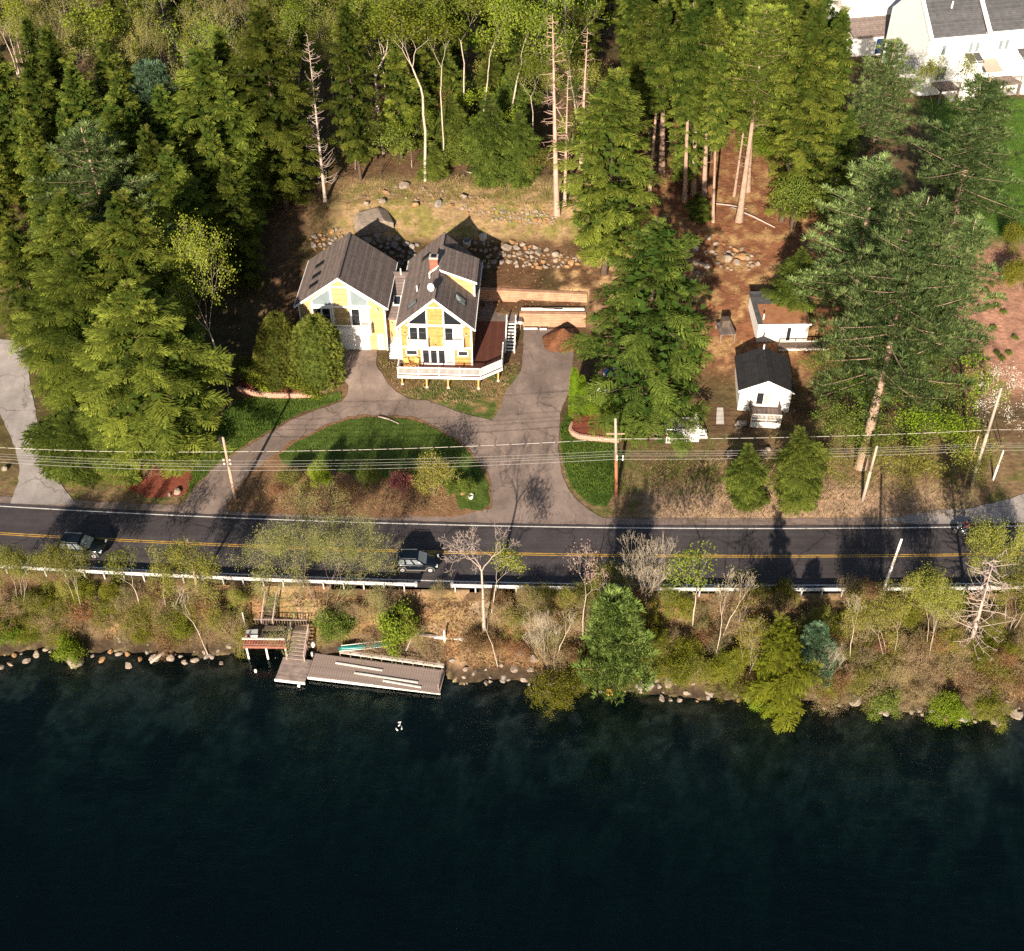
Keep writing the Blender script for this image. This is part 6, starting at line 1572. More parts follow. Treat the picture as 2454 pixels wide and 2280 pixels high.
# ------------------------------------------------------------------ cars
def suv(paint, loc, rz, label, group, L_=1.0, cat='car'):
    c = empty('car', loc, rz, label, cat, group); c.scale = (L_, L_, L_)
    st = [(-2.13, .48, .92, .74), (-2.08, .38, 1.0, .82), (-1.85, .30, 1.03, .875), (-1.3, .26, 1.02, .90), (0, .24, 1.0, .905), (.85, .24, .99, .90), (1.1, .25, .975, .90), (1.55, .28, .92, .885), (1.9, .33, .84, .85), (2.06, .40, .74, .78), (2.13, .46, .62, .68)]
    V = []; n = 11
    for x, zb, zt, w_ in st:
        h = zt - zb; half = [(0, zb), (w_ * .9, zb), (w_ * .98, zb + .12 * h), (w_, zb + .5 * h), (w_ * .965, zb + .82 * h), (w_ * .88, zt - .01)]
        prof = [(y, z) for y, z in half] + [(0, zt + .02)] + [(-y, z) for y, z in half[:0:-1]]
        n = len(prof); V += [(x, y, z) for y, z in prof]
    Fs = [(i * n + k, i * n + (k + 1) % n, (i + 1) * n + (k + 1) % n, (i + 1) * n + k) for i in range(len(st) - 1) for k in range(n)]
    Fs += [tuple(range(n)), tuple(range((len(st) - 1) * n, len(st) * n))]
    MB().add(V, Fs).build('body', paint, c, True)
    # cabin: a tapered hood of pillars and roof with glass let in
    bo = [(-2.02, .80), (1.02, .82)]; to = [(-1.72, .63), (.22, .66)]
    zb, zt = .99, 1.53
    lo = [(-2.02, -.82, zb), (1.02, -.83, zb), (1.02, .83, zb), (-2.02, .82, zb)]; hi = [(-1.70, -.64, zt), (.18, -.67, zt), (.18, .67, zt), (-1.70, .64, zt)]
    rf = [(-1.60, -.5, zt + .06), (.05, -.53, zt + .06), (.05, .53, zt + .06), (-1.60, .5, zt + .06)]
    MB().add(lo + hi + rf, [(0, 1, 5, 4), (1, 2, 6, 5), (2, 3, 7, 6), (3, 0, 4, 7), (4, 5, 9, 8), (5, 6, 10, 9), (6, 7, 11, 10), (7, 4, 8, 11), (8, 9, 10, 11)]).build('cabin', paint, c)
    def pane(nm, q4, ins, off, m='car_glass'):
        P = [Vector(p) for p in q4]; ce = sum(P, Vector()) / 4; nr = (P[1] - P[0]).cross(P[3] - P[0]).normalized()
        if nr.dot(ce - Vector((-.5, 0, 1.0))) < 0: nr = -nr
        Q = [ce + (p - ce) * ins for p in P]; A = [p + nr * off for p in Q]; B = [p - nr * .02 for p in Q]
        return MB().add(A + B, [(0, 1, 2, 3), (7, 6, 5, 4)] + [(i, i + 4, (i + 1) % 4 + 4, (i + 1) % 4) for i in range(4)]).build(nm, m, c)
    pane('windshield', (lo[1], lo[2], hi[2], hi[1]), .88, .008); pane('rear_window', (lo[3], lo[0], hi[0], hi[3]), .8, .008)
    for sd_ in (0, 1):
        a, b, d, e = ((lo[0], lo[1], hi[1], hi[0]) if sd_ == 0 else (lo[3], lo[2], hi[2], hi[3])); a, b, d, e = map(Vector, (a, b, d, e))
        for t0, t1 in ((.08, .33), (.36, .62), (.65, .93)):
            pane('side_window', (a.lerp(b, t0), a.lerp(b, t1), e.lerp(d, t1), e.lerp(d, t0)), .84, .006)
    wm_ = MB().lathe([(.2, -.1), (.3, -.105), (.335, -.07), (.335, .07), (.3, .105), (.2, .1)], (0, 0, 0), 20, 'y').mesh('tyre', 'tyre', True)
    rm_ = MB().lathe([(.03, -.112), (.21, -.108), (.215, -.05), (.215, .05), (.21, .108), (.03, .112)], (0, 0, 0), 14, 'y').mesh('rim', 'rim')
    hm_ = MB().lathe([(.06, -.12), (.06, .12)], (0, 0, 0), 8, 'y').mesh('hub', 'dark_metal')
    for x in (-1.32, 1.34):
        for s_ in (-1, 1):
            wh = link('wheel', wm_, c, (x, s_ * .80, .335)); link('rim', rm_, wh); link('hub', hm_, wh)
            ar = MB().tube([(x + .42 * math.cos(a_), s_ * .895, .335 + .42 * math.sin(a_)) for a_ in np.linspace(-.15, math.pi + .15, 11)], .055, 6).build('wheel_arch', 'cladding', c)
            MB().lathe([(.38, -.14), (.38, .14)], (x, s_ * .765, .36), 16, 'y').build('wheel_well', 'black', c)
    for s_ in (-1, 1):
        MB().box(-.9, .92, s_ * .9 - .02, s_ * .9 + .02, .27, .40).build('sill', 'cladding', c)
        MB().box(1.86, 2.06, s_ * .68 - .14, s_ * .68 + .14, .70, .80).build('headlight', 'clear_lamp', c)
        MB().box(-2.12, -1.98, s_ * .7 - .13, s_ * .7 + .13, .78, .95).build('tail_light', 'red_lamp', c)
        MB().box(.72, .86, s_ * .98 - .09, s_ * .98 + .09, .98, 1.10).build('mirror', paint, c)
        MB().bar((-1.55, s_ * .6, zt + .1), (.05, s_ * .62, zt + .1), .04, .04).build('roof_rail', 'chrome', c)
        for x in (-.55, .3): MB().box(x - .1, x + .1, s_ * .905 - .012, s_ * .905 + .012, .82, .85).build('door_handle', 'chrome', c)
    MB().box(2.08, 2.15, -.55, .55, .42, .62).build('grille', 'black', c)
    MB().box(-2.17, -2.1, -.7, .7, .42, .58).build('bumper', 'cladding', c)
    return c
x = -9.1; suv('paint_dark', (x, float(yr(x)) - 1.95, .045), R(-1), 'dark compact car on the road just before the guard rail gap', 'cars on the road')
x = at(185, 1345, .5)[0]; suv('paint_silverdark', (x, float(yr(x)) - 1.75, .045), R(-4), 'dark car at the left end of the road, half behind roadside shrubs', 'cars on the road', 1.08)
p = hit(1440, 945); suv('paint_white', (p[0] + 1.6, p[1], p[2] + .02), R(176), 'white car parked under the large spreading hemlock', 'parked cars')
p = hit(1452, 918); suv('paint_blue', (p[0] + 1.8, p[1] + 1.2, p[2] + .02), R(178), 'dark blue car parked behind the white one under the hemlock', 'parked cars')

# ------------------------------------------------------------------ motorcycle and rider
mp_ = at(2312, 1290, .05); my = float(yr(mp_[0])) + 2.9
mo = empty('motorcycle', (mp_[0], my, .04), R(180), 'dark touring motorcycle heading left in the far lane', 'motorcycle')
tm = MB().lathe([(.2, -.06), (.28, -.075), (.33, -.04), (.33, .04), (.28, .075), (.2, .06)], (0, 0, 0), 18, 'y').mesh('wheel', 'tyre', True); rm2 = MB().lathe([(.03, -.04), (.215, -.04), (.215, .04), (.03, .04)], (0, 0, 0), 14, 'y').mesh('rim', 'chrome')
for x in (-.78, .80): wh = link('wheel', tm, mo, (x, 0, .33)); link('rim', rm2, wh)
MB().tube([(-.1, 0, .55), (.1, 0, .72), (.32, 0, .8), (.5, 0, .74)], [.1, .19, .2, .08], 12).build('tank', 'paint_dark', mo, True)
MB().tube([(-.75, 0, .78), (-.45, 0, .72), (-.1, 0, .74)], [.16, .2, .13], 10).build('seat', 'leather', mo, True)
MB().lathe([(.02, -.2), (.2, -.19), (.24, 0), (.2, .19), (.02, .2)], (.08, 0, .42), 12, 'y').build('engine', 'chrome', mo, True)
MB().bar((.62, .1, .95), (.82, .1, .33), .06, .06).build('fork', 'chrome', mo); MB().bar((.62, -.1, .95), (.82, -.1, .33), .06, .06).build('fork', 'chrome', mo)
MB().tube([(.42, -.42, 1.05), (.55, -.25, 1.05), (.6, 0, 1.0), (.55, .25, 1.05), (.42, .42, 1.05)], .022, 8).build('handlebar', 'chrome', mo, True)
MB().lathe([(.02, -.08), (.11, -.06), (.12, .05), (.02, .08)], (.72, 0, .9), 12, 'x').build('headlight', 'clear_lamp', mo, True)
MB().tube([(-.95, .2, .3), (-.1, .22, .28), (.1, .16, .35)], .05, 8).build('exhaust', 'chrome', mo, True); MB().tube([(-.95, -.2, .3), (-.1, -.22, .28), (.1, -.16, .35)], .05, 8).build('exhaust', 'chrome', mo, True)
for s_ in (-1, 1): MB().box(-1.0, -.5, s_ * .28 - .1, s_ * .28 + .1, .45, .78).build('pannier', 'paint_dark', mo)
MB().tube([(.5 * math.cos(a) * .76 - .78, 0, .33 + .38 * math.sin(a)) for a in np.linspace(.3, 2.8, 8)], .07, 6).build('fender', 'paint_dark', mo, True)
MB().tube([(.8 + .38 * math.cos(a), 0, .33 + .38 * math.sin(a)) for a in np.linspace(.3, 2.8, 8)], .06, 6).build('fender', 'paint_dark', mo, True)
MB().box(.5, .56, -.22, .22, 1.05, 1.4).build('windscreen', 'glass_pale', mo)
def skin_body(name, joints, edges, root, m, parent=None):
    me = bpy.data.meshes.new(name); me.from_pydata([j[0] for j in joints], edges, []); me.materials.append(M[m])
    o = link(name, me, parent); md = o.modifiers.new('skin', 'SKIN'); md.use_smooth_shade = True
    for i, j in enumerate(joints): me.skin_vertices[0].data[i].radius = (j[1], j[1] * (j[2] if len(j) > 2 else 1))
    me.skin_vertices[0].data[root].use_root = True
    sb = o.modifiers.new('sub', 'SUBSURF'); sb.levels = 1; sb.render_levels = 2; return o
rider = empty('person', (mp_[0], my, .04), R(180), 'person in dark red jacket and helmet riding the motorcycle', 'person')
J = [((-.35, 0, .92), .15, 1.2), ((-.28, 0, 1.15), .15, 1.2), ((-.2, 0, 1.38), .16, 1.3), ((-.16, 0, 1.5), .07), ((-.12, 0, 1.6), .08),
     ((-.18, .2, 1.42), .075), ((.02, .3, 1.2), .055), ((.38, .34, 1.1), .042), ((-.18, -.2, 1.42), .075), ((.02, -.3, 1.2), .055), ((.38, -.34, 1.1), .042)]
skin_body('jacket', J, [(0, 1), (1, 2), (2, 3), (3, 4), (2, 5), (5, 6), (6, 7), (2, 8), (8, 9), (9, 10)], 0, 'red_cloth', rider)
Jl = [((-.36, 0, .9), .14, 1.2), ((-.25, .14, .86), .1), ((.12, .24, .8), .085), ((.02, .24, .38), .06), ((.14, .24, .32), .045), ((-.25, -.14, .86), .1), ((.12, -.24, .8), .085), ((.02, -.24, .38), .06), ((.14, -.24, .32), .045)]
skin_body('trousers', Jl, [(0, 1), (1, 2), (2, 3), (3, 4), (0, 5), (5, 6), (6, 7), (7, 8)], 0, 'denim', rider)
MB().lathe([(.02, -.13), (.1, -.12), (.135, -.02), (.13, .07), (.08, .13), (.02, .145)], (-.1, 0, 1.7), 14).build('helmet', 'black', rider, True)
MB().box(.0, .045, -.09, .09, 1.64, 1.76).build('face', 'skin', rider)
for s_ in (-1, 1):
    mbh = MB(); mbh.tube([(.36, s_ * .34, 1.1), (.44, s_ * .345, 1.08)], [.045, .04], 8)
    for k in range(4): mbh.tube([(.43, s_ * (.31 + .022 * k), 1.09), (.485, s_ * (.31 + .022 * k), 1.075), (.47, s_ * (.31 + .022 * k), 1.035)], .011, 5)
    mbh.tube([(.40, s_ * .30, 1.07), (.44, s_ * .29, 1.035)], .012, 5); mbh.build('glove', 'leather', rider, True)

# ------------------------------------------------------------------ rocks
import bmesh
def rock_mesh(seed, m, sub=2):
    bm = bmesh.new(); bmesh.ops.create_icosphere(bm, subdivisions=sub, radius=1.0); rs = np.random.RandomState(seed)
    planes = [(unit(rs.normal(0, 1, 3)), rs.uniform(.45, .82)) for _ in range(15)]
    for v in bm.verts:
        p = np.array(v.co)
        for n_, d in planes:
            q = p @ n_
            if q > d: p = p - n_ * (q - d)
        p = p * (1 + .1 * (fbm(p[0] * 2 + seed, p[1] * 2 + p[2] * 1.7, seed) - .5)); v.co = Vector(p)
    me = bpy.data.meshes.new('rock'); bm.to_mesh(me); bm.free(); me.materials.append(M[m])
    if sub > 2: me.polygons.foreach_set('use_smooth', [True] * len(me.polygons))
    return me
RK = {m: [rock_mesh(i * 3 + j, m) for i in range(5)] for j, m in enumerate(('rock', 'rock_orange', 'rock_grey'))}
RKB = {m: [rock_mesh(70 + i * 3 + j, m, 2) for i in range(5)] for j, m in enumerate(('rock', 'rock_orange', 'rock_grey'))}
rr = random.Random(77)
def rock(loc, size, m='rock', parent=None, name='rock', big=False, flat=.7, sink=.3):
    me = rr.choice((RKB if big else RK)[m]); o = link(name, me, parent, (loc[0], loc[1], loc[2] + size * flat * (.5 - sink)))
    o.scale = (size * rr.uniform(.8, 1.15), size * rr.uniform(.7, 1.0), size * flat * rr.uniform(.8, 1.15)); o.rotation_euler = (rr.uniform(-.3, .3), rr.uniform(-.3, .3), rr.uniform(0, 6.28)); return o
def rpx(u, v, wpx, m, label=None, big=True, group=None, q=None, **k):
    P = oh(u, v); o = rock(P, wpx * S * depth(P[1], P[2]) / F / 2, m, big=big, name='boulder', **k); setp(o, label, 'rock', group)
    if q: queue(q, o)
    return o
for u, v, w_, m, lb in ((787, 364, 32, 'rock', 'largest pale boulder on the slope behind the garage'), (748, 374, 18, 'rock_orange', 'small tan boulder just left of the largest slope boulder'),
                        (742, 394, 22, 'rock', 'grey-tan boulder under the small tan one on the slope'), (805, 398, 26, 'rock_orange', 'low tan boulder below the largest slope boulder'),
                        (852, 396, 24, 'rock_grey', 'grey flat boulder in the middle of the slope'), (876, 400, 20, 'rock_orange', 'orange boulder beside the grey flat one'),
                        (902, 384, 28, 'rock', 'pale boulder above the orange boulder on the slope'), (712, 396, 20, 'rock', 'boulder at the shaded left end of the slope'),
                        (255 / S, 1135 / S, 34, 'rock', 'white boulder on the verge left of the red mulch bed'), (345, 958, 26, 'rock', 'long pale boulder at the road end of the red mulch bed'),
                        (330, 963, 12, 'rock_grey', 'small striped stone touching the long pale boulder'), (1438, 500, 30, 'rock_orange', 'tan boulder on the brown slope above the shed'),
                        (1412, 506, 26, 'rock', 'pale boulder left of the tan one above the shed'), (1418, 884, 38, 'rock_grey', 'grey boulder behind the smaller roadside hemlock'),
                        (1487, 878, 30, 'rock', 'pinkish boulder between the two roadside hemlocks'), (1437, 828, 36, 'rock_grey', 'grey boulder at the corner of the cottage porch'),
                        (900, 958, 24, 'rock_orange', 'tan rock at the road edge of the drive island'), (8, 912, 24, 'rock', 'pale rock by the side driveway at the left edge')):
    rpx(u, v, w_, m, lb)
P = oh(722, 436); o = MB().prism([(-2.2, 0), (2.4, 0), (2.4, 1.1), (1.2, 1.7), (-1.6, 1.4)], 'y', -1.6, 1.4).build('ledge_rock', 'rock', None, False, (P[0], P[1], P[2] - .3)); o.rotation_euler = (.1, 0, .35); setp(o, 'big flat-sided pale ledge rock behind the garage roof', 'rock')
# stone banks behind the house: each stone is a piece of its bank
def stone_bank(name, poly, n, smin, smax, label, mats=('rock', 'rock_orange', 'rock')):
    c0 = hit(*poly[0]); b = empty(name, c0, 0, label, 'stone wall', 'stone banks')
    us = [p[0] for p in poly]; vs = [p[1] for p in poly]; k = 0; done = []
    for _ in range(n * 30):
        if k >= n: break
        u, v = rr.uniform(min(us), max(us)), rr.uniform(min(vs), max(vs))
        if not inpoly(np.array([u]), np.array([v]), poly)[0]: continue
        P = hit(u, v); s_ = rr.uniform(smin, smax) * rr.uniform(.7, 1.2)
        if any((P[0] - q[0]) ** 2 + (P[1] - q[1]) ** 2 < (.62 * (s_ + q[2])) ** 2 for q in done): continue
        done.append((P[0], P[1], s_)); rock((P[0] - c0[0], P[1] - c0[1], P[2] - c0[2]), s_, rr.choice(mats), b, 'stone', sink=.3); k += 1
    return b
stone_bank('stone_bank', [z3(*p) for p in ((925, 1400), (1080, 1430), (1250, 1470), (1390, 1520), (1380, 1550), (1150, 1560), (985, 1550), (925, 1500))], 60, .3, .8, 'row of tan and orange stones across the bare yard')
stone_bank('stone_bank', [z3(*p) for p in ((690, 1400), (820, 1370), (935, 1410), (925, 1570), (800, 1560), (720, 1480))], 36, .3, .6, 'shaded stones just behind the right gable', ('rock_grey', 'rock', 'rock_orange'))
stone_bank('stone_bank', [z3(*p) for p in ((60, 1380), (250, 1370), (440, 1420), (450, 1500), (330, 1560), (150, 1480))], 46, .35, .75, 'shaded stones between the two gables at the back', ('rock_grey', 'rock'))
stone_bank('stone_bank', [z3(*p) for p in ((700, 1200), (860, 1235), (1240, 1230), (1250, 1310), (1000, 1300), (820, 1270), (690, 1230))], 90, .2, .5, 'pale rubble stones along the foot of the wooded slope')
stone_bank('stone_bank', [z3(*p) for p in ((90, 1120), (340, 1060), (700, 1130), (1150, 1190), (1150, 1230), (700, 1210), (420, 1180), (120, 1170))], 80, .12, .34, 'scattered small stones over the slope behind the house')
stone_bank('stone_bank', [z6(*p) for p in ((30, 1180), (180, 1330), (60, 1330), (-60, 1300))] if False else [(1700, 560), (1790, 600), (1830, 640), (1760, 660), (1690, 620)], 30, .25, .6, 'tan stones on the brown slope above the shed')
stone_bank('stone_bank', [(1640, 600), (1690, 590), (1700, 650), (1650, 700), (1620, 650)], 24, .25, .6, 'shaded stones left of the brown slope above the shed', ('rock_grey', 'rock'))
stone_bank('stone_bank', [z1(*p) for p in ((250, 180), (480, 100), (560, 180), (420, 260), (300, 270))], 26, .25, .55, 'stones in shade beyond the left eave of the garage', ('rock_grey', 'rock_orange'))
for x, y, lb in ((725, 1420, 'left'), (820, 1385, 'right')):
    P = hit(*z3(x, y)); o = empty('riser_lid', P, 0, 'round concrete riser with lid among the shaded stones, %s of two' % lb, 'riser', 'concrete risers')
    MB().lathe([(.5, -.2), (.5, .42), (.46, .45)], (0, 0, 0), 18).build('ring', 'concrete', o, False); MB().lathe([(.36, .45), (.36, .5), (.1, .52)], (0, 0, 0), 18).build('lid', 'cladding' if lb == 'left' else 'concrete', o)
P = hit(1572, 1052); o = MB().lathe([(.3, 0), (.38, .5), (.34, .5), (.28, .1)], (0, 0, 0), 14).build('planter_tub', 'dock_dark', None, True, P); setp(o, 'dark round tub beside the lattice porch', 'tub')
P = hit(1128, 1196); o = MB().lathe([(.22, 0), (.3, .55), (.26, .55), (.2, .1)], (0, 0, 0), 14).build('bucket', 'white', None, True, P); setp(o, 'white bucket at the corner of the drive island', 'bucket')
# fallen trunks on the slope
for (a, b, r_, lb) in (((1420, 405), (1505, 445), .13, 'pale fallen pole lying across the brown slope, longer one'), ((1385, 398), (1450, 408), .11, 'pale fallen pole lying level on the brown slope'),
                       ((905, 336), (945, 350), .12, 'fallen pale trunk at the wood edge above the yard'), ((735, 812), (775, 826), .1, 'broken branch lying at the top of the drive island')):
    A, B = Vector(oh(*a)), Vector(oh(*b)); A.z += .2; B.z += .2; o = MB().tube([Vector((0, 0, 0)), (B - A) * .5 + Vector((0, .1, .05)), B - A], [r_, r_ * .85, r_ * .5], 7).build('fallen_trunk', 'bark_dead', None, True, A); setp(o, lb, 'log', 'fallen trunks')
# shoreline
def sh_rock(u, v, w_, m, q, sub=0.0):
    P = oat(u, v, WATER - sub); s_ = w_ * S * depth(P[1], P[2]) / F / 2 * (1.0 if sub else 1.05); o = rock((P[0], P[1], (WATER - sub) if sub else max(WATER, tz(P[0], P[1]))), s_, m, big=True, name='boulder', flat=.7, sink=.42); setp(o, None, 'rock', 'shoreline rocks'); queue(q, o); return o
QL, QM, QR = '{n} rock from the left along the waterline left of the dock', '{n} rock from the left along the waterline between dock and small pine', '{n} rock from the left along the waterline right of the yellow tub'
for u, v, w_, m in ((148, 1291, 42, 'rock'), (52, 1286, 20, 'rock'), (72, 1272, 22, 'rock'), (90, 1262, 16, 'rock'), (198, 1282, 20, 'rock_orange'), (232, 1270, 20, 'rock'), (250, 1292, 22, 'rock'), (300, 1280, 24, 'rock'), (318, 1272, 14, 'rock'), (332, 1280, 22, 'rock'),
                    (358, 1286, 18, 'rock'), (378, 1284, 22, 'rock'), (412, 1276, 20, 'rock'), (430, 1288, 14, 'rock'), (20, 1290, 18, 'rock'), (115, 1275, 12, 'rock_grey'), (180, 1275, 14, 'rock_grey'), (272, 1282, 14, 'rock_orange'), (350, 1276, 12, 'rock_grey'), (0, 1298, 22, 'rock')):
    sh_rock(u, v, w_, m, QL)
for u, v, w_, m in ((905, 1312, 16, 'rock'), (880, 1300, 14, 'rock_grey'), (975, 1322, 14, 'rock_grey'), (1000, 1312, 24, 'rock'), (1020, 1322, 20, 'rock'), (1008, 1290, 26, 'rock_grey'), (1036, 1300, 36, 'rock'), (1018, 1278, 18, 'rock'), (1060, 1330, 16, 'rock_grey'), (1110, 1330, 22, 'rock'), (1135, 1328, 28, 'rock'), (1092, 1322, 16, 'rock_orange'), (1160, 1334, 14, 'rock')):
    sh_rock(u, v, w_, m, QM)
for u, v, w_, m in ((1205, 1338, 18, 'rock'), (1168, 1344, 14, 'rock'), (1220, 1334, 16, 'rock'), (1250, 1340, 44, 'rock_grey'), (1300, 1336, 34, 'rock'), (1285, 1356, 22, 'rock'), (1275, 1334, 18, 'rock_grey'), (1335, 1350, 20, 'rock'), (1345, 1340, 14, 'rock_grey'), (1380, 1352, 22, 'rock'), (1405, 1342, 26, 'rock'), (1430, 1352, 18, 'rock'), (1375, 1356, 18, 'rock_grey'), (1455, 1360, 16, 'rock'),
                    (1500, 1376, 18, 'rock_orange'), (1550, 1382, 20, 'rock'), (1600, 1376, 16, 'rock_grey'), (1662, 1362, 42, 'rock'), (1630, 1370, 16, 'rock_grey'), (1720, 1386, 20, 'rock_grey'), (1770, 1384, 16, 'rock'), (1820, 1392, 20, 'rock'), (1870, 1398, 24, 'rock_grey'), (1930, 1402, 22, 'rock'), (1975, 1392, 30, 'rock')):
    sh_rock(u, v, w_, m, QR)
QS = '{n} from the left of the sunken rocks under the dark water'
for u, v, w_, m, s_ in ((130, 1305, 34, 'rock_orange', .5), (1118, 1400, 44, 'rock', 1.2), (1335, 1455, 50, 'rock', 1.9), (1875, 1432, 46, 'rock', .9), (1905, 1458, 60, 'rock', 1.4), (1605, 1402, 40, 'rock_orange', .6), (1260, 1400, 40, 'rock_grey', 1.0), (420, 1320, 40, 'rock_orange', .9), (500, 1318, 26, 'rock_orange', .8), (1440, 1430, 40, 'rock', 1.5), (1780, 1420, 34, 'rock_grey', .9), (1500, 1400, 30, 'rock_orange', .7), (1020, 1360, 30, 'rock_grey', .9), (1700, 1415, 36, 'rock_orange', .9)):
    sh_rock(u, v, w_, m, QS, s_)
# drift log
A = Vector(oat(445 / 1.0 * .0 + 292, 1288, WATER + .1)); B = Vector(oat(345 - 20, 1262, WATER + .5)); o = MB().tube([Vector((0, 0, 0)), B - A], [.12, .2], 8).build('drift_log', 'bark_grey', None, True, A); setp(o, 'grey drift log slanting into the water left of the dock', 'log')
# ------------------------------------------------------------------ plants on the lake bank
B_T = 'trees on the lake bank'
for kd, b, tp, wp, lb, nm in (
        ('willow', (632, 1172), (625, 985), 275, 'wide pale willow leaning over the road above the dock', 'willow_tree'),
        ('dead_tree', (940, 1232), (932, 1047), 140, 'bleached dead tree with forked bare limbs right of the guard rail gap', 'dead_tree'),
        ('pine_small', (1200, 1330), (1192, 1150), 135, 'bright green young pine on the bank below the road', 'pine_tree'),
        ('thin_birch', (967, 1296), (958, 1150), 50, 'thin pale birch standing just right of the dead tree', 'birch_tree'),
        ('pink_bare', (1132, 1245), (1130, 1068), 100, 'pinkish budding tree at the guard rail', 'small_tree'),
        ('olive_tree', (1172, 1215), (1172, 1078), 80, 'thin golden-leaved tree between the pinkish tree and bare birches', 'small_tree'),
        ('bare_birch', (1245, 1190), (1240, 1025), 125, 'clump of bare white birches reaching over the road', 'birch_tree'),
        ('lime_small', (1345, 1220), (1346, 1052), 95, 'lime green tree with round crown over the guard rail', 'small_tree'),
        ('thin_birch', (1400, 1245), (1420, 1095), 60, 'slim bare birch right of the lime green tree', 'birch_tree'),
        ('thin_birch', (1385, 1300), (1440, 1120), 60, 'second slim birch with long pale stem below the lime green tree', 'birch_tree'),
        ('gold_tree', (1450, 1320), (1470, 1185), 105, 'golden yellow multi-stemmed tree on the right bank', 'small_tree'),
        ('gold_conifer', (1515, 1385), (1520, 1195), 105, 'yellow-green conifer dipping to the water on the right bank', 'conifer_tree'),
        ('pine_blue', (1590, 1330), (1588, 1213), 70, 'small blue-green pine on the right bank', 'pine_tree'),
        ('bare_birch', (1590, 1350), (1605, 1250), 70, 'low bare birch with white stems below the blue-green pine', 'birch_tree'),
        ('thin_birch', (1650, 1300), (1625, 1140), 55, 'leaning white birch behind the blue-green pine', 'birch_tree'),
        ('olive_tree', (1725, 1290), (1745, 1130), 120, 'olive leafy tree with white trunk in the middle of the right bank', 'small_tree'),
        ('olive_tree', (1800, 1290), (1815, 1100), 115, 'olive leafy tree close to the whitish lake-side pole', 'small_tree'),
        ('olive_tree', (1910, 1200), (1962, 1000), 110, 'olive tree spreading over the road near the motorcycle', 'small_tree'),
        ('olive_tree', (1960, 1230), (1985, 1070), 120, 'olive tree at the right edge of the bank', 'small_tree'),
        ('snag_grey', (1880, 1268), (1935, 1082), None, 'grey dead conifer with drooping bare twigs on the right bank', 'dead_tree'),
        ('olive_tree', (160, 1200), (112, 1055), 100, 'olive leafy tree in front of the left dark car', 'small_tree'),
        ('olive_tree', (40, 1190), (35, 1062), 95, 'olive tree at the left edge of the bank', 'small_tree'),
        ('olive_tree', (335, 1200), (322, 1040), 125, 'olive leafy tree left of the brown lake-side pole', 'small_tree'),
        ('lime_small', (275, 1190), (240, 1058), 70, 'green small tree leaning between the left car and the brown pole', 'small_tree'),
        ('lime_small', (955, 1190), (985, 1065), 70, 'green leafy vine tree grown into the dead tree', 'small_tree'),
        ('thin_birch', (405, 1275), (365, 1150), 60, 'pale leaning birch stem left of the landing', 'birch_tree'),
        ('thin_birch', (1080, 1290), (1075, 1170), 60, 'bare white sapling left of the young pine', 'birch_tree'),
        ('bare_birch', (1075, 1310), (1060, 1190), 80, 'bare branching sapling above the big shoreline rocks', 'birch_tree')):
    plant_px(kd, b, tp, wp, label=lb, name=nm, cat='tree', group=B_T)
B_S = 'shrubs on the lake bank'
rb = random.Random(2024)
zones = [(0, 470, 'left of the landing', ('shrub_tan', 'shrub_olive', 'shrub_tan', 'shrub_rust', 'shrub_twig', 'shrub_olive', 'shrub_gold'), 80),
         (560, 860, 'above the dock', ('shrub_tan', 'shrub_twig', 'shrub_tan'), 12),
         (930, 1190, 'before the young pine', ('shrub_tan', 'shrub_olive', 'shrub_rust', 'shrub_twig'), 30),
         (1200, 1460, 'past the young pine', ('shrub_olive', 'shrub_rust', 'shrub_twig', 'shrub_tan', 'shrub_gold'), 44),
         (1460, 1989, 'past the golden tree', ('shrub_olive', 'shrub_tan', 'shrub_olive', 'shrub_gold', 'shrub_rust', 'shrub_twig', 'shrub_tan'), 110)]
KN = {'shrub_tan': 'dry tan', 'shrub_olive': 'olive leafed', 'shrub_rust': 'rust coloured', 'shrub_twig': 'bare twiggy', 'shrub_gold': 'golden yellow', 'shrub_green': 'deep green', 'shrub_lime': 'lime green'}
for u0, u1, nm, kinds, n in zones:
    for i in range(n):
        u = u0 + (u1 - u0) * (i + rb.random()) / n; bot = np.interp(u, [0, 450, 900, 1250, 1500, 1989], [1264, 1264, 1290, 1332, 1362, 1398])
        v = rb.uniform(1165, bot); kd = rb.choice(kinds); P = oh(u, v); h = rb.uniform(1.3, 3.4)
        plant(kd, P, h, rb.uniform(1.9, 3.8), name='bank_shrub', cat='shrub', group=B_S, queue_as='{n} %s shrub from the left on the bank %s' % (KN[kd], nm))
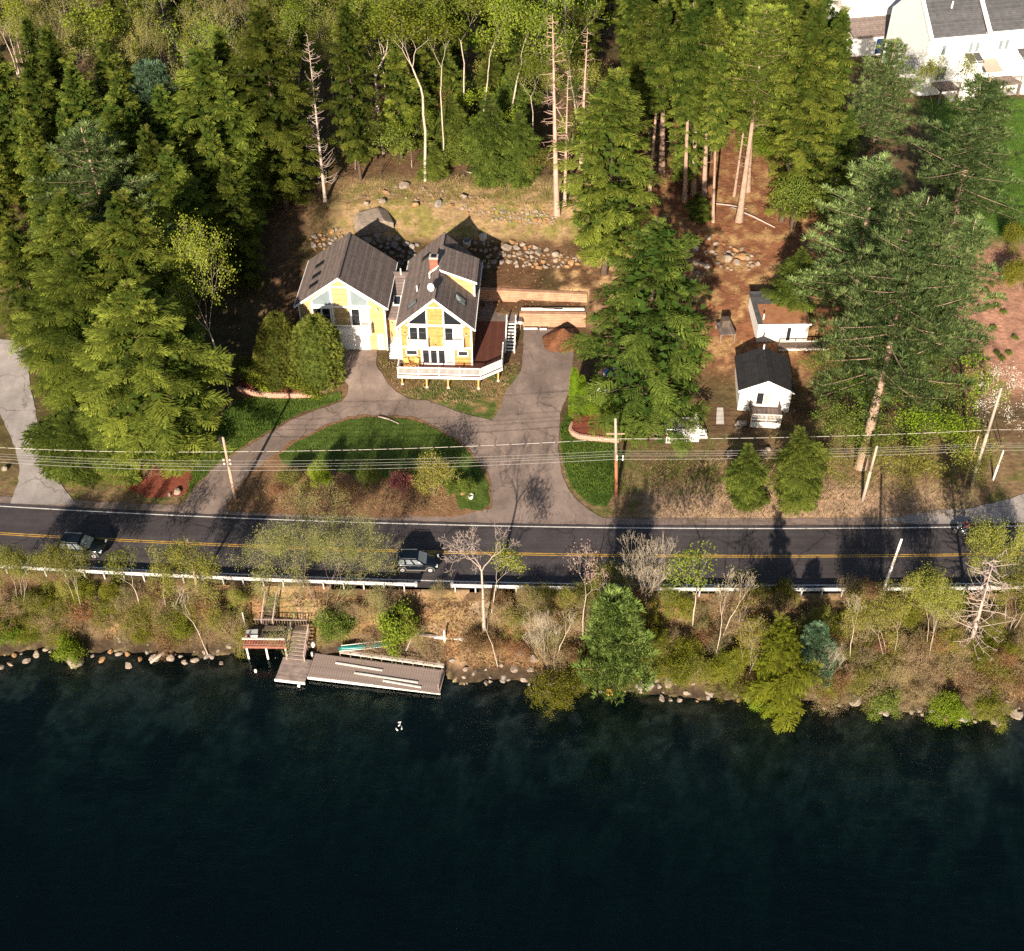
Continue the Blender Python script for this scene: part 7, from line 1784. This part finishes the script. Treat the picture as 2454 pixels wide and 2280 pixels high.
for kd, b, tp, wp, lb in (('juniper', (775, 1242), (770, 1183), 82, 'large yellow-green juniper mound above the canoe'), ('shrub_green', (648, 1245), (645, 1195), 80, 'green bush under the willow'),
                          ('shrub_olive', (780, 1250), (785, 1190), 60, 'olive bush growing out of the juniper mound'),
                          ('shrub_lime', (130, 1290), (135, 1232), 62, 'lime shrub hanging over the biggest left shoreline rock'), ('shrub_lime', (15, 1250), (10, 1205), 50, 'lime shrub at the left edge of the bank'),
                          ('shrub_gold', (1085, 1365), (1085, 1310), 110, 'yellow-green shrub dipping into the water right of the dock'), ('shrub_lime', (700, 1300), (700, 1285), 30, 'small lime weed behind the dock railing'),
                          ('shrub_olive', (475, 1265), (470, 1215), 50, 'olive shrub touching the landing railing'), ('shrub_lime', (1155, 1335), (1160, 1295), 60, 'lime skirt shrub at the foot of the young pine'),
                          ('shrub_gold', (1330, 1330), (1320, 1270), 90, 'gold shrub right of the young pine'), ('shrub_green', (1720, 1390), (1720, 1340), 70, 'green shrub hanging over the right shoreline'),
                          ('shrub_lime', (1840, 1400), (1835, 1350), 70, 'lime shrub drooping into the water at the right'), ('shrub_gold', (1930, 1408), (1925, 1355), 70, 'gold-green shrub drooping into the water at far right'),
                          ('shrub_rust', (1640, 1350), (1635, 1290), 60, 'red-brown shrub by the white shoreline rock'), ('shrub_lime', (1480, 1380), (1490, 1340), 60, 'lime shrub low on the shore by the yellow-green conifer')):
    plant_px(kd, b, tp, wp, label=lb, name='bank_shrub', cat='shrub', group=B_S)
# low growth at the left and right of the houses
for kd, b, tp, wp, lb, nm in (
        ('understory1', (120, 800), (125, 690), 110, 'lime bush at the curve of the side driveway', 'garden_bush'),
        ('understory2', (200, 800), (195, 730), 80, 'orange-olive bush beside the lime bush by the side driveway', 'garden_bush'),
        ('hemlock_young0', (140, 905), (140, 790), 150, 'dark low hemlock at the bend of the side driveway', 'hemlock_tree'),
        ('hemlock_young1', (235, 905), (215, 800), 140, 'dark low hemlock behind the white verge boulder', 'hemlock_tree'),
        ('hemlock_young0', (330, 860), (360, 690), 130, 'low hemlock skirt beside the drive lawn', 'hemlock_tree'),
        ('shrub_olive', (150, 925), (150, 895), 70, 'yellowish shrub by the side driveway mouth', 'garden_bush'),
        ('shrub_rust', (280, 930), (285, 890), 60, 'rust bush between the verge boulder and mulch bed', 'garden_bush'),
        ('shrub_olive', (225, 940), (225, 905), 60, 'olive bush over the white verge boulder', 'garden_bush'),
        ('understory2', (20, 640), (15, 470), 110, 'olive broadleaf tree at the left edge over the side driveway', 'small_tree'),
        ('understory1', (1895, 830), (1900, 690), 110, 'lime broadleaf tree right of the great white pine', 'small_tree'),
        ('blossom_tree', (1945, 870), (1950, 705), 115, 'white blossoming tree by the tall pale pole', 'small_tree'),
        ('understory0', (1790, 900), (1790, 800), 120, 'green bush right of the great pine trunk', 'garden_bush'),
        ('understory0', (1640, 890), (1640, 780), 100, 'green bush left of the great pine trunk', 'garden_bush'),
        ('understory2', (1720, 930), (1725, 850), 110, 'olive bush on the verge between pine trunk and bare pole', 'garden_bush'),
        ('understory2', (1800, 935), (1800, 860), 110, 'olive bush on the verge right of the bare pole', 'garden_bush'),
        ('understory2', (1860, 925), (1865, 830), 110, 'olive bush below the lime broadleaf tree', 'garden_bush'),
        ('understory2', (1610, 945), (1615, 880), 80, 'olive bush right of the larger roadside hemlock', 'garden_bush'),
        ('understory1', (1680, 850), (1690, 760), 90, 'lime bush behind the great pine trunk', 'garden_bush'),
        ('understory0', (1840, 820), (1845, 720), 110, 'green bush under the great white pine at right', 'garden_bush'),
        ('understory0', (1605, 760), (1610, 680), 90, 'green bush beside the shed porch', 'garden_bush'),
        ('shrub_gold', (1975, 490), (1978, 430), 60, 'golden round shrub at the right edge by the lawn, upper one', 'garden_bush'),
        ('shrub_gold', (1980, 570), (1982, 500), 70, 'golden round shrub at the right edge by the lawn, lower one', 'garden_bush'),
        ('understory3', (1745, 580), (1745, 500), 70, 'rusty bush in the gap behind the great pine', 'garden_bush')):
    plant_px(kd, b, tp, wp, label=lb, name=nm, cat='tree' if nm.endswith('tree') else 'bush', group='low growth round the houses')
for kd, b, tp, wp, lb, nm in (
        ('understory1', (60, 720), (62, 640), 70, 'lime bush on the inner curve of the side driveway', 'garden_bush'),
        ('understory0', (10, 640), (8, 580), 90, 'green bush above the bend of the side driveway', 'garden_bush'),
        ('understory3', (60, 640), (55, 595), 60, 'rusty bush above the bend of the side driveway', 'garden_bush'),
        ('understory1', (1760, 880), (1765, 770), 120, 'lime bush between the great pine and the olive verge bushes', 'garden_bush'),
        ('understory0', (1700, 900), (1705, 800), 90, 'green bush hugging the great pine trunk', 'garden_bush'),
        ('understory1', (1830, 900), (1830, 790), 120, 'lime bush behind the olive verge bushes', 'garden_bush'),
        ('understory0', (1610, 860), (1610, 770), 90, 'green bush right of the cottage', 'garden_bush'),
        ('understory1', (1650, 820), (1650, 730), 90, 'lime bush in the shade right of the cottage', 'garden_bush'),
        ('understory2', (1760, 945), (1765, 890), 90, 'low olive bush on the verge just right of the bare pole', 'garden_bush'),
        ('understory2', (1880, 945), (1885, 880), 90, 'low olive bush on the verge left of the tall pale pole', 'garden_bush')):
    plant_px(kd, b, tp, wp, label=lb, name=nm, cat='bush', group='low growth round the houses')
QD = '{n} from the left of the small round shrubs planted in the mulch slope'
for u, v in ((1915, 568), (1925, 556), (1922, 582), (1938, 580), (1935, 598), (1920, 600), (1950, 610), (1930, 640), (1945, 700), (1935, 690), (1960, 690), (1970, 660)):
    P = oh(u, v); plant('shrub_green', P, .6, .8, name='mulch_shrub', cat='shrub', group='mulch slope shrubs', queue_as=QD)
# further rows of the wood that close the view between the named trees
rows = [('hemlock', -66, -30, 120, 140, 6.6, 'lower wood beside the house'), ('mixed', -84, -30, 140, 178, 6.8, 'middle wood beside the house'), ('mixed', -100, -34, 178, 215, 9.0, 'upper wood beside the house'),
        ('leaf', -30, 12, 144, 176, 5.6, 'slope behind the house'), ('leaf', -34, 24, 176, 215, 9.0, 'top of the slope behind the house'), ('tall', 16, 43, 142, 168, 7.0, 'brown slope wood'), ('tall', 14, 40, 168, 205, 8.5, 'far end of the brown slope wood')]
rf = random.Random(99)
KIND = {'hemlock': [('hemlock%d' % i, 'dark hemlock', 'hemlock_tree', (17, 24)) for i in range(5)],
        'mixed': [('brown0', 'bare tan birch', 'birch_tree', (13, 17)), ('hemlock2', 'dark hemlock', 'hemlock_tree', (13, 17)), ('brown0', 'bare tan birch', 'birch_tree', (13, 17)), ('maple2', 'thin green maple', 'maple_tree', (14, 18)), ('brown1', 'bare brownish birch', 'birch_tree', (13, 17)), ('maple1', 'pale green maple', 'maple_tree', (14, 18))],
        'leaf': [('maple1', 'white-trunked maple', 'maple_tree', (15, 20)), ('maple2', 'thin olive maple', 'maple_tree', (14, 19)), ('understory1', 'lime small tree', 'small_tree', (6, 9)), ('understory0', 'green small tree', 'small_tree', (6, 9)), ('understory2', 'olive small tree', 'small_tree', (6, 9)), ('hemlock1', 'dark hemlock', 'hemlock_tree', (14, 20)), ('hemlock_young1', 'hemlock sapling', 'hemlock_tree', (7, 11))],
        'tall': [('hemlock_tall0', 'bare-trunked conifer', 'conifer_tree', (20, 26)), ('hemlock_old1', 'olive hemlock', 'hemlock_tree', (18, 24)), ('understory0', 'green small tree', 'small_tree', (6, 9)), ('hemlock_old0', 'spreading hemlock', 'hemlock_tree', (16, 22))]}
for kd, x0, x1, y0, y1, sp, nm in rows:
    y = y0; r_ = 0
    while y < y1:
        x = x0 + (r_ % 2) * sp * .5
        while x < x1:
            X, Y = x + rf.uniform(-.32, .32) * sp, y + rf.uniform(-.32, .32) * sp
            if abs(X) < Y * .46 + 6 and not (-31 < X < -17 and Y < 150):
                v, w1, nm2, hr = rf.choice(KIND[kd]); P = (X, Y, tz(X, Y))
                plant(v, P, rf.uniform(*hr), None, name=nm2, cat='tree', group='background trees of the wood', queue_as='{n} %s from the left in the %s' % (w1, nm))
            x += sp
        y += sp * .9; r_ += 1

# ------------------------------------------------------------------ ground cover (uncountable)
def blades(name, polys, n, hgt, wd, m, label, cat, seed, lean=.5, dz=0.0):
    rs = np.random.RandomState(seed); P = []
    for poly, k in polys:
        xs = [p[0] for p in poly]; ys = [p[1] for p in poly]; got = 0
        while got < k:
            x = rs.uniform(min(xs), max(xs), k * 3); y = rs.uniform(min(ys), max(ys), k * 3); ok = inpoly(x, y, poly); x, y = x[ok][:k - got], y[ok][:k - got]
            P.append(np.column_stack([x, y, terr(x, y) + dz])); got += len(x)
            if len(x) == 0: break
    P = np.concatenate(P); n = len(P); a = rs.uniform(0, 6.28, n); d = np.column_stack([np.cos(a) * lean, np.sin(a) * lean, np.ones(n)])
    clump = fbm(P[:, 0] * .7, P[:, 1] * .7, seed)
    U = np.array([[[0, -.5 * wd, 0], [0, .5 * wd, 0], [1, .1 * wd, 0], [1, -.1 * wd, 0]]])
    V, Fq, t_ = scatter_units(U, P, d, hgt * rs.uniform(.5, 1.3, n) * (.6 + .8 * clump), rs.uniform(-3, 3, n), np.clip(clump * 1.6 - .3 + rs.uniform(-.2, .2, n), 0, 1))
    o = link(name, npmesh(name, V, Fq, m, attr=t_)); setp(o, label, cat, kind='stuff'); return o
blades('lawn_grass', [(hp(lawn_isl), 9000), (hp(lawnL), 6000), (hp(lawnR), 6000)], 0, .22, .25, 'grassblade', 'short green grass on the lawns beside the driveway', 'grass', 3, .7, .06)
verge = [(-52, 88), (-20, 87.5), (14, 86), (50, 87), (50, 91), (14, 91), (-20, 91.5), (-52, 92)]
hv = [(xx, float(yr(xx)) + 5.4) for xx in range(14, 47, 2)] + [(46, 92), (30, 94), (14, 94)]
bankp = [(xx, float(yr(xx)) - 5.5) for xx in range(-52, 56, 3)] + [(xx, float(ysh(xx)) + .8) for xx in range(54, -53, -3)]
slope = hp([(760, 470), (900, 470), (1320, 500), (1330, 420), (1000, 420), (860, 430)])
yardp = hp([z1(810, 1100), z1(900, 1140), z1(1010, 1180), z1(1700, 1330), z1(1800, 1200), z1(1950, 1150), z1(1800, 1420), z1(1500, 1500), z1(1000, 1420), z1(850, 1240)])
stripp = hp([(700, 1130), (1050, 1160), (1100, 1225), (560, 1222), (600, 1150)])
blades('dry_grass', [(hv, 7000), (bankp, 26000), (slope, 3000), (yardp, 2500), (stripp, 3500)], 0, .34, .16, 'drygrass', 'dry tan grass and weeds over the bank and verges', 'dry grass', 5, 1.1)
blades('weeds', [(bankp, 6000), (slope, 3500), (yardp, 1500), (stripp, 3500), (hv, 2500), (hp([(1480, 1000), (1700, 1000), (1720, 1190), (1480, 1190)]), 5000)], 0, .2, .22, 'green', 'low green weeds over the bank, slope and verges', 'weeds', 6, .9)
blades('town_lawn', [([(57, 131), (86, 131), (90, 166), (64, 166)], 9000)], 0, .3, .3, 'grassblade', 'mown grass of the lawn below the town house', 'grass', 7, .7)
def litter(name, poly, n, size, m, label, seed):
    rs = np.random.RandomState(seed); xs = [p[0] for p in poly]; ys = [p[1] for p in poly]; x = rs.uniform(min(xs), max(xs), n * 3); y = rs.uniform(min(ys), max(ys), n * 3); ok = inpoly(x, y, poly); x, y = x[ok][:n], y[ok][:n]; n = len(x)
    P = np.column_stack([x, y, terr(x, y) + .03]); d = unit(np.column_stack([rs.normal(0, 1, n), rs.normal(0, 1, n), rs.normal(0, .3, n)]))
    V, Fq, t_ = scatter_units(LEAF, P, d, size * rs.uniform(.5, 1.4, n), rs.uniform(-.6, .6, n), rs.uniform(0, 1, n)); o = link(name, npmesh(name, V, Fq, m, attr=t_)); setp(o, label, 'leaf litter', kind='stuff')
litter('fallen_leaves', bankp, 22000, .2, 'rust', 'fallen brown leaves scattered over the lake bank', 4)
litter('forest_leaves', [(-30, 120), (-30, 150), (52, 150), (52, 104), (22, 104), (12, 118)], 16000, .22, 'rust', 'fallen brown leaves over the yard and brown slope', 5)

QW = {0: '{n} small stone from the left at the water edge left of the dock', 1: '{n} small stone from the left at the water edge right of the dock', 2: '{n} small stone from the left at the water edge of the right bank'}
rk2 = random.Random(5)
for i in range(120):
    u = rk2.uniform(0, 2454)
    if 560 < u < 1060: continue
    x = at(u, float(np.interp(u, [0, 1000, 2454], [1595, 1640, 1730])), WATER)[0]; y = float(ysh(x)) + rk2.uniform(-.5, .8)
    o = rock((x, y, max(WATER, tz(x, y))), rk2.uniform(.15, .45), rk2.choice(('rock', 'rock', 'rock_grey', 'rock_orange')), name='shore_stone'); setp(o, None, 'rock', 'small shoreline stones'); queue(QW[0 if u < 560 else 1 if u < 1500 else 2], o)
flush_labels()
